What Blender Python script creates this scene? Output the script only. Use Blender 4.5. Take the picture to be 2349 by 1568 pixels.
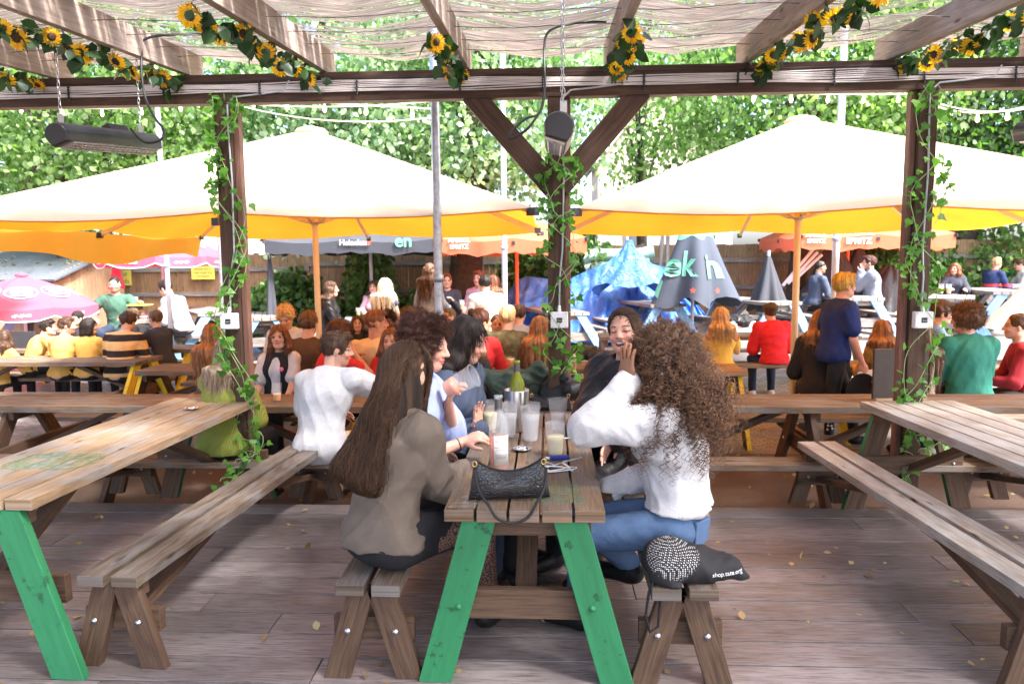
import bpy, math, random
import numpy as np
from mathutils import Vector, Matrix
R = math.radians
random.seed(7); rng = np.random.default_rng(7)
for o in list(bpy.data.objects): bpy.data.objects.remove(o)
sc = bpy.context.scene
COL = sc.collection
# ------------------------------------------------------------------ camera
CF, CP, CY, CR, CH = 742.95, .1103, .0506, -.0092, 1.8137
FW = np.array([-math.sin(CY)*math.cos(CP), math.cos(CY)*math.cos(CP), -math.sin(CP)])
_r = np.array([math.cos(CY), math.sin(CY), 0]); _u = np.cross(_r, FW)
RT = math.cos(CR)*_r + math.sin(CR)*_u; UP = -math.sin(CR)*_r + math.cos(CR)*_u
cd = bpy.data.cameras.new('camera'); cam = bpy.data.objects.new('camera', cd); COL.objects.link(cam)
cd.sensor_width = 36; cd.lens = CF*36/1024; cd.clip_end = 500; cd.clip_start = .05
m = Matrix.Identity(4)
for i in range(3):
    m[i][0] = RT[i]; m[i][1] = UP[i]; m[i][2] = -FW[i]
m[2][3] = CH
cam.matrix_world = m; sc.camera = cam
cd.dof.use_dof = True; cd.dof.focus_distance = 3.9; cd.dof.aperture_fstop = 4.0
# ------------------------------------------------------------------ light
w = bpy.data.worlds.new('World'); sc.world = w; w.use_nodes = True
nt = w.node_tree; sky = nt.nodes.new('ShaderNodeTexSky'); sky.sky_type = 'NISHITA'; sky.sun_disc = False
SUN_EL, SUN_AZ = 52, 122          # azimuth measured from +Y towards +X
sky.sun_elevation = R(SUN_EL); sky.sun_rotation = R(SUN_AZ); sky.dust_density = 4; sky.air_density = .7; sky.ozone_density = .6
bg = nt.nodes['Background']; nt.links.new(sky.outputs[0], bg.inputs[0]); bg.inputs[1].default_value = .15
sd = bpy.data.lights.new('sun', 'SUN'); sd.energy = 2.6; sd.angle = R(9); sd.color = (1, .97, .94)
so = bpy.data.objects.new('sun', sd); COL.objects.link(so)
d = Vector((math.sin(R(SUN_AZ))*math.cos(R(SUN_EL)), math.cos(R(SUN_AZ))*math.cos(R(SUN_EL)), math.sin(R(SUN_EL))))
so.rotation_euler = d.to_track_quat('Z', 'Y').to_euler()
sc.view_settings.view_transform = 'Standard'; sc.view_settings.look = 'None'
sc.view_settings.exposure = 2.55; sc.view_settings.gamma = 1
sc.render.engine = 'CYCLES'
sc.cycles.max_bounces = 10; sc.cycles.diffuse_bounces = 5; sc.cycles.transmission_bounces = 8; sc.cycles.transparent_max_bounces = 24
S = 2349/1024
def _ray(u, v): return FW + (u/S-512)/CF*RT - (v/S-341.5)/CF*UP
def at(u, v, y):
    d = _ray(u, v); return Vector(np.array([0, 0, CH]) + d*y/d[1])
def atz(u, v, z):
    d = _ray(u, v); return Vector(np.array([0, 0, CH]) + d*(z-CH)/d[2])
def gz(y, x=0):
    return -.12 + .34*min(1, max(0, (y-9.3)/3.2)) + .26*min(1, max(0, (x-1)/3))*min(1, max(0, (y-10.2)/2.3))
# ------------------------------------------------------------------ scene graph helpers
def tag(o, label=None, cat=None, group=None, kind=None):
    if label: o['label'] = label
    if cat: o['category'] = cat
    if group: o['group'] = group
    if kind: o['kind'] = kind
    return o
def empty(name, loc=(0, 0, 0), rz=0, label=None, cat=None, group=None):
    o = bpy.data.objects.new(name, None); COL.objects.link(o); o.location = loc; o.rotation_euler = (0, 0, rz)
    o.empty_display_size = .1
    return tag(o, label, cat, group)
def link(name, me, mats, parent=None, loc=None):
    o = bpy.data.objects.new(name, me)
    for m_ in (mats if isinstance(mats, (list, tuple)) else [mats]): me.materials.append(m_)
    COL.objects.link(o)
    if parent is not None: o.parent = parent
    if loc is not None: o.location = loc
    return o
def kids(o): return [c for c in bpy.data.objects if c.parent == o]
def copy_tree(o, parent=None):
    c = o.copy(); COL.objects.link(c)
    if parent is not None: c.parent = parent
    for ch in kids(o): copy_tree(ch, c)
    return c
def basis(d, up=(0, 0, 1)):
    d = np.array(d, float); d /= np.linalg.norm(d)
    up = np.array(up, float)
    if abs(d@up) > .97: up = np.array([0, 1., 0]) if abs(d[1]) < .9 else np.array([1., 0, 0])
    s = np.cross(d, up); s /= np.linalg.norm(s); t = np.cross(s, d)
    return d, s, t
class MB:
    """collects shapes of one mesh; uv: u runs along the grain in metres"""
    def __init__(s): s.v = []; s.f = []; s.uv = []; s.mi = []; s.sm = []; s.n = 0
    def add(s, vs, fs, uvs=None, mi=0, smooth=False):
        b = s.n; s.v.extend([tuple(map(float, q)) for q in vs]); s.n += len(vs)
        for k, f in enumerate(fs):
            s.f.append([b+i for i in f]); s.mi.append(mi); s.sm.append(smooth)
            s.uv.extend(uvs[k] if uvs is not None else [(vs[i][0], vs[i][1]) for i in f])
        return s
    def bar(s, p0, p1, w, h, up=(0, 0, 1), mi=0, ends=None, mif=None):
        """box between two points: w sideways, h along up; ends: horizontal cut normals"""
        p0 = np.array(p0, float); p1 = np.array(p1, float); d, sd_, t = basis(p1-p0, up); L = np.linalg.norm(p1-p0)
        vs = []
        for k, p in enumerate((p0, p1)):
            for a, b in ((-1, -1), (1, -1), (1, 1), (-1, 1)):
                q = p + sd_*a*w/2 + t*b*h/2
                if ends is not None:
                    nn = np.array(ends, float); q = q - d*((q-p)@nn)/(d@nn)
                vs.append(q)
        fs = [(4, 5, 1, 0), (5, 6, 2, 1), (6, 7, 3, 2), (7, 4, 0, 3), (0, 1, 2, 3), (7, 6, 5, 4)]
        o = random.random()*40; q0 = random.random()*9
        per = [0, w, w+h, 2*w+h, 2*w+2*h]; uv = []
        for k in range(4): uv.append([(q0+L, o+per[k]), (q0+L, o+per[k+1]), (q0, o+per[k+1]), (q0, o+per[k])])
        uv += [[(o, a*w*.3) for a in (0, 0, 1, 1)], [(o+1, a*w*.3) for a in (0, 0, 1, 1)]]
        if mif is None: return s.add(vs, fs, uv, mi)
        for k in range(6): s.add(vs, [fs[k]], [uv[k]], mif[k])
        return s
    def box(s, c, size, rz=0, mi=0):
        c = np.array(c, float); lx, ly, lz = size
        if lx >= ly: a = np.array([math.cos(rz), math.sin(rz), 0])*lx/2; return s.bar(c-a, c+a, ly, lz, mi=mi)
        a = np.array([-math.sin(rz), math.cos(rz), 0])*ly/2; return s.bar(c-a, c+a, lx, lz, mi=mi)
    def tube(s, pts, r, n=8, mi=0, caps=True, closed=False, flat=1, up=(0, 0, 1)):
        pts = [np.array(p, float) for p in pts]; m_ = len(pts); rr = r if hasattr(r, '__len__') else [r]*m_
        vs = []; prev = None; ln = 0; us = []
        for i, p in enumerate(pts):
            if closed: dd = pts[(i+1) % m_]-pts[i-1]
            else: dd = pts[min(i+1, m_-1)]-pts[max(i-1, 0)]
            if np.linalg.norm(dd) < 1e-9: dd = np.array([0, 0, 1.])
            d_, a, b = basis(dd, up)
            if prev is not None:
                a = prev-(prev@d_)*d_; a /= max(1e-9, np.linalg.norm(a)); b = np.cross(a, d_)
            prev = a
            for k in range(n):
                t = 2*math.pi*k/n; vs.append(p+rr[i]*(a*math.cos(t)+b*math.sin(t)*flat))
            if i: ln += np.linalg.norm(p-pts[i-1])
            us.append(ln)
        fs = []; uv = []
        for i in range(m_ if closed else m_-1):
            j = (i+1) % m_
            for k in range(n):
                l = (k+1) % n; fs.append((j*n+k, j*n+l, i*n+l, i*n+k))
                uv.append([(us[j], k/n), (us[j], (k+1)/n), (us[i], (k+1)/n), (us[i], k/n)])
        s.add(vs, fs, uv, mi, True)
        if caps and not closed:
            b0 = s.n
            s.add(vs[:n], [tuple(range(n))], None, mi); s.add(vs[-n:], [tuple(range(n))[::-1]], None, mi)
        return s
    def lathe(s, prof, c=(0, 0, 0), n=24, mi=0, axis=(0, 0, 1), smooth=True):
        d_, a, b = basis(axis, (0, 1, 0)); c = np.array(c, float); vs = []
        for r_, z in prof:
            for k in range(n):
                t = 2*math.pi*k/n; vs.append(c+d_*z+r_*(a*math.cos(t)-b*math.sin(t)))
        fs = []; uv = []
        for i in range(len(prof)-1):
            for k in range(n):
                l = (k+1) % n; fs.append((i*n+k, i*n+l, (i+1)*n+l, (i+1)*n+k))
                uv.append([(k/n, prof[i][1]), ((k+1)/n, prof[i][1]), ((k+1)/n, prof[i+1][1]), (k/n, prof[i+1][1])])
        return s.add(vs, fs, uv, mi, smooth)
    def grid(s, P, mi=0, smooth=True, uvs=None):
        """P: (a,b,3) array"""
        a, b = P.shape[:2]; fs = []; uv = []
        for i in range(a-1):
            for j in range(b-1):
                fs.append((i*b+j, (i+1)*b+j, (i+1)*b+j+1, i*b+j+1))
                uv.append([(i/(a-1), j/(b-1)), ((i+1)/(a-1), j/(b-1)), ((i+1)/(a-1), (j+1)/(b-1)), (i/(a-1), (j+1)/(b-1))])
        return s.add(P.reshape(-1, 3), fs, uv, mi, smooth)
    def poly(s, pts, th, nrm, mi=0):
        """flat outline with thickness th along nrm"""
        nrm = np.array(nrm, float); nrm = nrm/np.linalg.norm(nrm)*th; n = len(pts)
        A = [np.array(p, float) for p in pts]; vs = A+[p+nrm for p in A]
        fs = [tuple(range(n))[::-1], tuple(range(n, 2*n))]+[(i, (i+1) % n, (i+1) % n+n, i+n) for i in range(n)]
        return s.add(vs, fs, None, mi)
    def mesh(s, name):
        me = bpy.data.meshes.new(name); me.from_pydata(s.v, [], s.f)
        me.polygons.foreach_set('material_index', s.mi); me.polygons.foreach_set('use_smooth', s.sm)
        uvl = me.uv_layers.new(name='UVMap'); uvl.data.foreach_set('uv', [c for q in s.uv for c in q])
        me.update(); return me
    def build(s, name, mats, parent=None, bevel=0, solid=0, loc=None):
        o = link(name, s.mesh(name), mats, parent, loc)
        if solid:
            md = o.modifiers.new('solid', 'SOLIDIFY'); md.thickness = solid; md.offset = 0
        if bevel:
            md = o.modifiers.new('bevel', 'BEVEL'); md.width = bevel; md.segments = 2; md.limit_method = 'ANGLE'; md.angle_limit = R(40)
        return o
def fastmesh(name, V, F, smooth=False, col=None, quads=True):
    """V (n,3) F (m,k) numpy"""
    me = bpy.data.meshes.new(name); V = np.asarray(V, np.float32); F = np.asarray(F, np.int32); k = F.shape[1]
    me.vertices.add(len(V)); me.vertices.foreach_set('co', V.ravel())
    me.loops.add(F.size); me.loops.foreach_set('vertex_index', F.ravel())
    me.polygons.add(len(F)); me.polygons.foreach_set('loop_start', np.arange(0, F.size, k, dtype=np.int32))
    me.polygons.foreach_set('loop_total', np.full(len(F), k, np.int32))
    me.polygons.foreach_set('use_smooth', np.full(len(F), smooth, bool))
    if col is not None:
        at_ = me.color_attributes.new('Col', 'FLOAT_COLOR', 'POINT'); c4 = np.ones((len(V), 4), np.float32); c4[:, :3] = col
        at_.data.foreach_set('color', c4.ravel())
    me.update(); me.validate(); return me
# ------------------------------------------------------------------ materials
def mat(name):
    m_ = bpy.data.materials.new(name); m_.use_nodes = True; n = m_.node_tree; n.nodes.clear()
    out = n.nodes.new('ShaderNodeOutputMaterial'); b = n.nodes.new('ShaderNodeBsdfPrincipled'); n.links.new(b.outputs[0], out.inputs[0])
    return m_, n, b, out
def N(n, t, **k):
    x = n.nodes.new('ShaderNode'+t)
    for a, b in k.items():
        if a.startswith('i_'): x.inputs[int(a[2:]) if a[2:].isdigit() else a[2:]].default_value = b
        else: setattr(x, a, b)
    return x
def ramp(n, fac, stops):
    r_ = n.nodes.new('ShaderNodeValToRGB'); cr = r_.color_ramp
    while len(cr.elements) < len(stops): cr.elements.new(.5)
    for e, (p, c) in zip(cr.elements, stops): e.position = p; e.color = (*c, 1) if len(c) == 3 else c
    n.links.new(fac, r_.inputs[0]); return r_
def mapped(n, src, scale, loc=(0, 0, 0)):
    tc = n.nodes.new('ShaderNodeTexCoord'); mp = n.nodes.new('ShaderNodeMapping'); mp.inputs['Scale'].default_value = scale; mp.inputs['Location'].default_value = loc
    n.links.new(tc.outputs[src], mp.inputs[0]); return mp
def noise_(n, vec, scale=5, detail=4, rough=.55, dist=0):
    x = N(n, 'TexNoise'); x.inputs['Scale'].default_value = scale; x.inputs['Detail'].default_value = detail; x.inputs['Roughness'].default_value = rough; x.inputs['Distortion'].default_value = dist
    n.links.new(vec, x.inputs[0]); return x
def mix(n, fac, a, b, mode='MIX'):
    x = n.nodes.new('ShaderNodeMix'); x.data_type = 'RGBA'; x.blend_type = mode
    for sk, val in ((x.inputs[0], fac), (x.inputs[6], a), (x.inputs[7], b)):
        if hasattr(val, 'links'): n.links.new(val, sk)
        elif isinstance(val, (int, float)): sk.default_value = val
        else: sk.default_value = (*val, 1)
    return x.outputs[2]
def bump(n, b, h, st=.3, dist=.01):
    x = n.nodes.new('ShaderNodeBump'); x.inputs['Strength'].default_value = st; x.inputs['Distance'].default_value = dist
    n.links.new(h, x.inputs['Height']); n.links.new(x.outputs[0], b.inputs['Normal']); return x
def rnd(n):
    g = n.nodes.new('ShaderNodeNewGeometry'); return g.outputs['Random Per Island']
MAT = {}
def plain(name, col, rough=.6, metal=0, var=.15, sc_=8, bst=.1, spec=.5, alpha=None, coat=0):
    if name in MAT: return MAT[name]
    m_, n, b, out = mat(name); mp = mapped(n, 'Object', (1, 1, 1)); x = noise_(n, mp.outputs[0], sc_, 5)
    c0 = tuple(c*(1-var) for c in col); c1 = tuple(min(1, c*(1+var)) for c in col)
    r_ = ramp(n, x.outputs[0], [(.3, c0), (.7, c1)]); n.links.new(r_.outputs[0], b.inputs['Base Color'])
    b.inputs['Roughness'].default_value = rough; b.inputs['Metallic'].default_value = metal; b.inputs['Specular IOR Level'].default_value = spec
    if coat: b.inputs['Coat Weight'].default_value = coat
    if bst: bump(n, b, x.outputs[0], bst, .004)
    MAT[name] = m_; return m_
def wood(name, c0, c1, dark=(.05, .035, .025), rough=.7, weather=.5, grey=None, spl=1.0, stain=.5):
    """UV u along grain"""
    m_, n, b, out = mat(name)
    mp = mapped(n, 'UV', (1.6, 26, 1)); g = noise_(n, mp.outputs[0], 1.6, 6, .6, 1.2)
    mp2 = mapped(n, 'UV', (2.2, 7, 1)); g2 = noise_(n, mp2.outputs[0], 1.3, 3, .5, .4)
    mp3 = mapped(n, 'UV', (6, 160, 1)); g3 = noise_(n, mp3.outputs[0], 1, 3, .6)
    base = ramp(n, g.outputs[0], [(.3, c0), (.52, tuple((a+b_)/2 for a, b_ in zip(c0, c1))), (.7, c1)])
    if grey:
        gr = ramp(n, g2.outputs[0], [(.45, (0, 0, 0)), (.62, (1, 1, 1))]); base_o = mix(n, gr.outputs[0], base.outputs[0], grey)
    else: base_o = base.outputs[0]
    fine = ramp(n, g3.outputs[0], [(.36, (.55, .5, .47)), (.5, (1, 1, 1))]); base_o = mix(n, weather, base_o, fine.outputs[0], 'MULTIPLY')
    # knots
    mp4 = mapped(n, 'UV', (2.4, 9, 1)); vo = N(n, 'TexVoronoi'); vo.inputs['Scale'].default_value = 1; n.links.new(mp4.outputs[0], vo.inputs[0])
    kn = ramp(n, vo.outputs['Distance'], [(.04, (1, 1, 1)), (.13, (0, 0, 0))]); base_o = mix(n, kn.outputs[0], base_o, dark)
    # blotchy wear in object space
    mo = mapped(n, 'Object', (1, 1, 1)); st = noise_(n, mo.outputs[0], 3.2, 5, .6)
    s2 = ramp(n, st.outputs[0], [(.35, tuple(.62 for _ in range(3))), (.6, (1.0, 1.0, 1.0))]); base_o = mix(n, stain, base_o, s2.outputs[0], 'MULTIPLY')
    rn = ramp(n, rnd(n), [(0, (.82, .82, .82)), (1, (1.12, 1.1, 1.08))]); base_o = mix(n, .8, base_o, rn.outputs[0], 'MULTIPLY')
    n.links.new(base_o, b.inputs['Base Color']); b.inputs['Roughness'].default_value = rough; b.inputs['Specular IOR Level'].default_value = .35
    h = mix(n, .5, g.outputs[0], g3.outputs[0]); bump(n, b, h, .35*spl, .003)
    MAT[name] = m_; return m_
def glossy_clear(name, col=(1, 1, 1), alpha=.3, rough=.05, tint=None):
    """thin clear plastic or glass: mostly see-through with sharp highlights"""
    m_, n, b, out = mat(name); b.inputs['Base Color'].default_value = (*col, 1); b.inputs['Roughness'].default_value = rough
    b.inputs['Alpha'].default_value = alpha; b.inputs['Specular IOR Level'].default_value = .8; MAT[name] = m_; return m_
def leafmat(name, cols, trans=.45, rough=.45):
    m_, n, b, out = mat(name); r_ = ramp(n, rnd(n), [(i/(len(cols)-1), c) for i, c in enumerate(cols)])
    n.links.new(r_.outputs[0], b.inputs['Base Color']); b.inputs['Roughness'].default_value = rough
    t = n.nodes.new('ShaderNodeBsdfTranslucent'); tc = mix(n, .75, r_.outputs[0], (.55, .85, .12), 'MULTIPLY'); tc2 = mix(n, 1.0, tc, (2.2, 2.2, 2.2), 'MULTIPLY')
    n.links.new(tc2, t.inputs[0]); ms = n.nodes.new('ShaderNodeMixShader'); ms.inputs[0].default_value = trans
    n.links.new(b.outputs[0], ms.inputs[1]); n.links.new(t.outputs[0], ms.inputs[2]); n.links.new(ms.outputs[0], out.inputs[0]); MAT[name] = m_; return m_
def canvas(name, top, under, trans=.5, rough=.8):
    """thin cloth: diffuse top colour, light that comes through takes the under colour"""
    m_, n, b, out = mat(name); mp = mapped(n, 'Object', (1, 1, 1)); x = noise_(n, mp.outputs[0], 1.3, 4); y = noise_(n, mp.outputs[0], 40, 2)
    cr = ramp(n, x.outputs[0], [(.3, tuple(c*.93 for c in top)), (.7, top)]); n.links.new(cr.outputs[0], b.inputs['Base Color']); b.inputs['Roughness'].default_value = rough
    b.inputs['Specular IOR Level'].default_value = .2
    t = n.nodes.new('ShaderNodeBsdfTranslucent'); c2 = ramp(n, x.outputs[0], [(.3, tuple(c*.85 for c in under)), (.7, under)]); n.links.new(c2.outputs[0], t.inputs[0])
    ms = n.nodes.new('ShaderNodeMixShader'); ms.inputs[0].default_value = trans; n.links.new(b.outputs[0], ms.inputs[1]); n.links.new(t.outputs[0], ms.inputs[2]); n.links.new(ms.outputs[0], out.inputs[0])
    bump(n, b, x.outputs[0], .4, .05); MAT[name] = m_; return m_
def cloth(name, col, rough=.85, var=.12, knit=0, stripes=None, sheen=.2, weave=220):
    if name in MAT: return MAT[name]
    m_, n, b, out = mat(name); mp = mapped(n, 'Object', (1, 1, 1)); x = noise_(n, mp.outputs[0], 9, 5, .6); y = noise_(n, mp.outputs[0], weave, 2)
    o_ = ramp(n, x.outputs[0], [(.3, tuple(c*(1-var) for c in col)), (.7, tuple(min(1, c*(1+var)) for c in col))]).outputs[0]
    fn = ramp(n, y.outputs[0], [(.35, (.8, .8, .8)), (.65, (1.05, 1.05, 1.05))]); o_ = mix(n, .6, o_, fn.outputs[0], 'MULTIPLY')
    if stripes:
        sc2, th, c2, off = stripes; sp = N(n, 'SeparateXYZ'); n.links.new(mp.outputs[0], sp.inputs[0])
        nz = noise_(n, mp.outputs[0], 4, 2)
        a1 = N(n, 'Math', operation='MULTIPLY_ADD'); a1.inputs[1].default_value = sc2; a1.inputs[2].default_value = off; n.links.new(sp.outputs[2], a1.inputs[0])
        a2 = N(n, 'Math', operation='FRACT'); n.links.new(a1.outputs[0], a2.inputs[0]); a3 = N(n, 'Math', operation='LESS_THAN'); n.links.new(a2.outputs[0], a3.inputs[0]); a3.inputs[1].default_value = th
        o_ = mix(n, a3.outputs[0], o_, c2)
    n.links.new(o_, b.inputs['Base Color']); b.inputs['Roughness'].default_value = rough; b.inputs['Specular IOR Level'].default_value = .25
    if knit:
        wv = N(n, 'TexWave', wave_type='BANDS', bands_direction='X'); wv.inputs['Scale'].default_value = knit; wv.inputs['Distortion'].default_value = 1.2; n.links.new(mp.outputs[0], wv.inputs[0]); bump(n, b, wv.outputs[0], .6, .004)
        n.links.new(mix(n, ramp(n, wv.outputs[0], [(0, (1, 1, 1)), (.5, (0, 0, 0))]).outputs[0], o_, tuple(c*.75 for c in col)), b.inputs['Base Color'])
    else:
        wz = noise_(n, mapped(n, 'Object', (1, 1, .55)).outputs[0], 7, 3, .5, 1.6); bump(n, b, mix(n, .15, wz.outputs[0], y.outputs[0]), .55, .02)
    MAT[name] = m_; return m_
def vcol(name, rough=.5, sss=0, bst=.15, scale=60, spec=.4):
    m_, n, b, out = mat(name); a = N(n, 'VertexColor'); a.layer_name = 'Col'; mp = mapped(n, 'Object', (1, 1, 1)); x = noise_(n, mp.outputs[0], scale, 4)
    cr = ramp(n, x.outputs[0], [(.3, (.9, .88, .86)), (.7, (1.06, 1.05, 1.05))]); n.links.new(mix(n, 1.0, a.outputs[0], cr.outputs[0], 'MULTIPLY'), b.inputs['Base Color'])
    b.inputs['Roughness'].default_value = rough; b.inputs['Specular IOR Level'].default_value = spec
    if sss: b.inputs['Subsurface Weight'].default_value = sss; b.inputs['Subsurface Radius'].default_value = (.012, .005, .003); b.inputs['Subsurface Scale'].default_value = 1
    bump(n, b, x.outputs[0], bst, .002); MAT[name] = m_; return m_
wood('bench_wood', (.075, .055, .04), (.22, .17, .125), weather=.8, grey=(.19, .175, .165), spl=1.6)
wood('bench_wood_warm', (.13, .083, .05), (.32, .215, .13), weather=.75, grey=(.22, .18, .15), spl=1.6)
wood('row_wood', (.12, .08, .05), (.27, .19, .125), weather=.75, grey=(.2, .175, .155))
wood('leg_wood', (.075, .042, .026), (.17, .105, .066), weather=.7, spl=1.4)
wood('top_wood', (.25, .165, .09), (.48, .34, .21), weather=.65, grey=(.34, .3, .26), spl=1.4)
wood('pale_wood', (.3, .26, .21), (.55, .49, .42), weather=.6, grey=(.48, .46, .43), spl=1.4)
wood('post_batten', (.16, .075, .055), (.3, .16, .12), weather=.5, dark=(.05,.03,.02))
wood('post_wood', (.05, .028, .018), (.125, .068, .045), weather=.65, spl=1.3, dark=(.02, .01, .01))
wood('rafter_wood', (.27, .21, .17), (.5, .41, .35), weather=.35, dark=(.1, .06, .04))
wood('fence_wood', (.2, .12, .065), (.42, .27, .15), weather=.7)
wood('far_wood', (.14, .13, .125), (.36, .34, .32), weather=.6)
def paint(name, col, chips=.5):
    m_, n, b, out = mat(name); mp = mapped(n, 'UV', (3, 20, 1)); x = noise_(n, mp.outputs[0], 1.2, 5, .6); mo = mapped(n, 'Object', (1, 1, 1)); y = noise_(n, mo.outputs[0], 14, 6, .65)
    o_ = ramp(n, x.outputs[0], [(.3, tuple(c*.82 for c in col)), (.7, tuple(min(1, c*1.1) for c in col))]).outputs[0]
    c_ = ramp(n, y.outputs[0], [(.60, (0, 0, 0)), (.66, (1, 1, 1))]); o_ = mix(n, c_.outputs[0], o_, tuple(c*.45 for c in col))
    n.links.new(o_, b.inputs['Base Color']); b.inputs['Roughness'].default_value = .6; bump(n, b, x.outputs[0], .6, .004); MAT[name] = m_
paint('green_paint', (.02, .185, .07)); paint('blue_paint', (.2, .42, .72)); paint('yellow_paint', (.75, .55, .02)); paint('mint_paint', (.1, .5, .24))
# ------------------------------------------------------------------ ground, deck, concrete, paving
def struct(o): o['kind'] = 'structure'; return o
def ground_mat():
    m_, n, b, out = mat('ground_dirt'); mp = mapped(n, 'Object', (1, 1, 1)); x = noise_(n, mp.outputs[0], .8, 6); y = noise_(n, mp.outputs[0], 14, 6, .7)
    c = ramp(n, x.outputs[0], [(.35, (.09, .07, .055)), (.65, (.2, .17, .14))]); f = ramp(n, y.outputs[0], [(.4, (.6, .55, .5)), (.7, (1.2, 1.15, 1.1))])
    n.links.new(mix(n, 1.0, c.outputs[0], f.outputs[0], 'MULTIPLY'), b.inputs['Base Color']); b.inputs['Roughness'].default_value = .9; bump(n, b, y.outputs[0], .6, .02); return m_
def concrete_mat():
    m_, n, b, out = mat('brown_concrete'); mp = mapped(n, 'Object', (1, 1, 1)); x = noise_(n, mp.outputs[0], 1.4, 6, .6); y = noise_(n, mp.outputs[0], 90, 3, .7)
    c = ramp(n, x.outputs[0], [(.3, (.1, .065, .05)), (.55, (.15, .1, .075)), (.75, (.2, .15, .125))]); f = ramp(n, y.outputs[0], [(.4, (.75, .72, .7)), (.65, (1.15, 1.15, 1.15))])
    n.links.new(mix(n, 1.0, c.outputs[0], f.outputs[0], 'MULTIPLY'), b.inputs['Base Color']); b.inputs['Roughness'].default_value = .55; bump(n, b, y.outputs[0], .4, .004); return m_
def paving_mat():
    m_, n, b, out = mat('grey_setts'); mp = mapped(n, 'Object', (1, 1, 1)); br = N(n, 'TexBrick'); n.links.new(mp.outputs[0], br.inputs[0])
    br.inputs['Scale'].default_value = 4.2; br.inputs['Mortar Size'].default_value = .018; br.inputs['Color1'].default_value = (.34, .33, .34, 1); br.inputs['Color2'].default_value = (.22, .2, .2, 1); br.inputs['Mortar'].default_value = (.1, .09, .075, 1)
    x = noise_(n, mp.outputs[0], 1.2, 6, .6); f = ramp(n, x.outputs[0], [(.35, (.6, .58, .55)), (.65, (1.25, 1.22, 1.2))])
    n.links.new(mix(n, 1.0, br.outputs[0], f.outputs[0], 'MULTIPLY'), b.inputs['Base Color']); rr = ramp(n, x.outputs[0], [(.4, (.35, .35, .35)), (.6, (.75, .75, .75))]); n.links.new(rr.outputs[0], b.inputs['Roughness'])
    bump(n, b, br.outputs[1], -.6, .01); return m_
GM = ground_mat()
ys = [-60, 5.2, 9.3, 10, 10.4, 10.8, 11.2, 11.6, 12, 12.5, 60, 200]
g = MB(); P = np.array([[(x, y, gz(y, x) - (.02 if y < 5.3 else 0)) for y in ys] for x in (-200, -60, -20, 0, 1, 2, 3, 4, 20, 60, 200)]); g.grid(P)
struct(g.build('ground', GM))
g = MB(); g.box((0, 6.3, -.13), (60, 1.92, .03)); struct(g.build('concrete_floor', concrete_mat(), loc=(0, 0, 0)))
ys = [7.27, 9.3, 10, 10.4, 10.8, 11.2, 11.6, 12, 12.5, 17]
g = MB(); P = np.array([[(x, y, gz(y, x)+.008) for y in ys] for x in (-14, -6, 0, 1, 2, 3, 4, 14, 22)]); g.grid(P); struct(g.build('paving', paving_mat()))
# deck boards
def deck_mat():
    m_, n, b, out = mat('deck_board'); mp = mapped(n, 'UV', (2.2, 22, 1)); g = noise_(n, mp.outputs[0], 1.5, 6, .62, 1.2); mp3 = mapped(n, 'UV', (7, 110, 1)); g3 = noise_(n, mp3.outputs[0], 1, 3, .6, .4)
    c = ramp(n, g.outputs[0], [(.28, (.145, .125, .12)), (.5, (.195, .172, .167)), (.74, (.26, .237, .233))]); f = ramp(n, g3.outputs[0], [(.36, (.4, .37, .36)), (.5, (1.08, 1.08, 1.08))])
    o_ = mix(n, .75, c.outputs[0], f.outputs[0], 'MULTIPLY'); mo = mapped(n, 'Object', (1, 1, 1)); st = noise_(n, mo.outputs[0], 1.1, 6, .62)
    s2 = ramp(n, st.outputs[0], [(.33, (.6, .56, .54)), (.62, (1.14, 1.13, 1.14))]); o_ = mix(n, 1.0, o_, s2.outputs[0], 'MULTIPLY'); rn = ramp(n, rnd(n), [(0, (.72, .7, .69)), (1, (1.2, 1.2, 1.2))]); o_ = mix(n, 1.0, o_, rn.outputs[0], 'MULTIPLY')
    n.links.new(o_, b.inputs['Base Color']); rr = ramp(n, st.outputs[0], [(.3, (.34, .34, .34)), (.7, (.55, .55, .55))]); n.links.new(rr.outputs[0], b.inputs['Roughness']); b.inputs['Specular IOR Level'].default_value = .5
    bump(n, b, mix(n, .6, g.outputs[0], g3.outputs[0]), .5, .003); return m_
g = MB(); y = 5.235
while y > -1.2:
    x = -8 - random.random()*2.0
    while x < 8:
        L = random.uniform(3.2, 4.4); g.bar((x, y, -.014), (x+L-.005, y, -.014), .2045, .028); x += L
    y -= .2145
struct(g.build('deck', deck_mat(), bevel=.003))
g = MB(); g.box((0, 2, -.07), (20, 6.6, .08)); struct(g.build('deck_underside', plain('black_void', (.02, .015, .012)), loc=None))  # black slab added below the boards, paints the shade in the gaps
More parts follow.
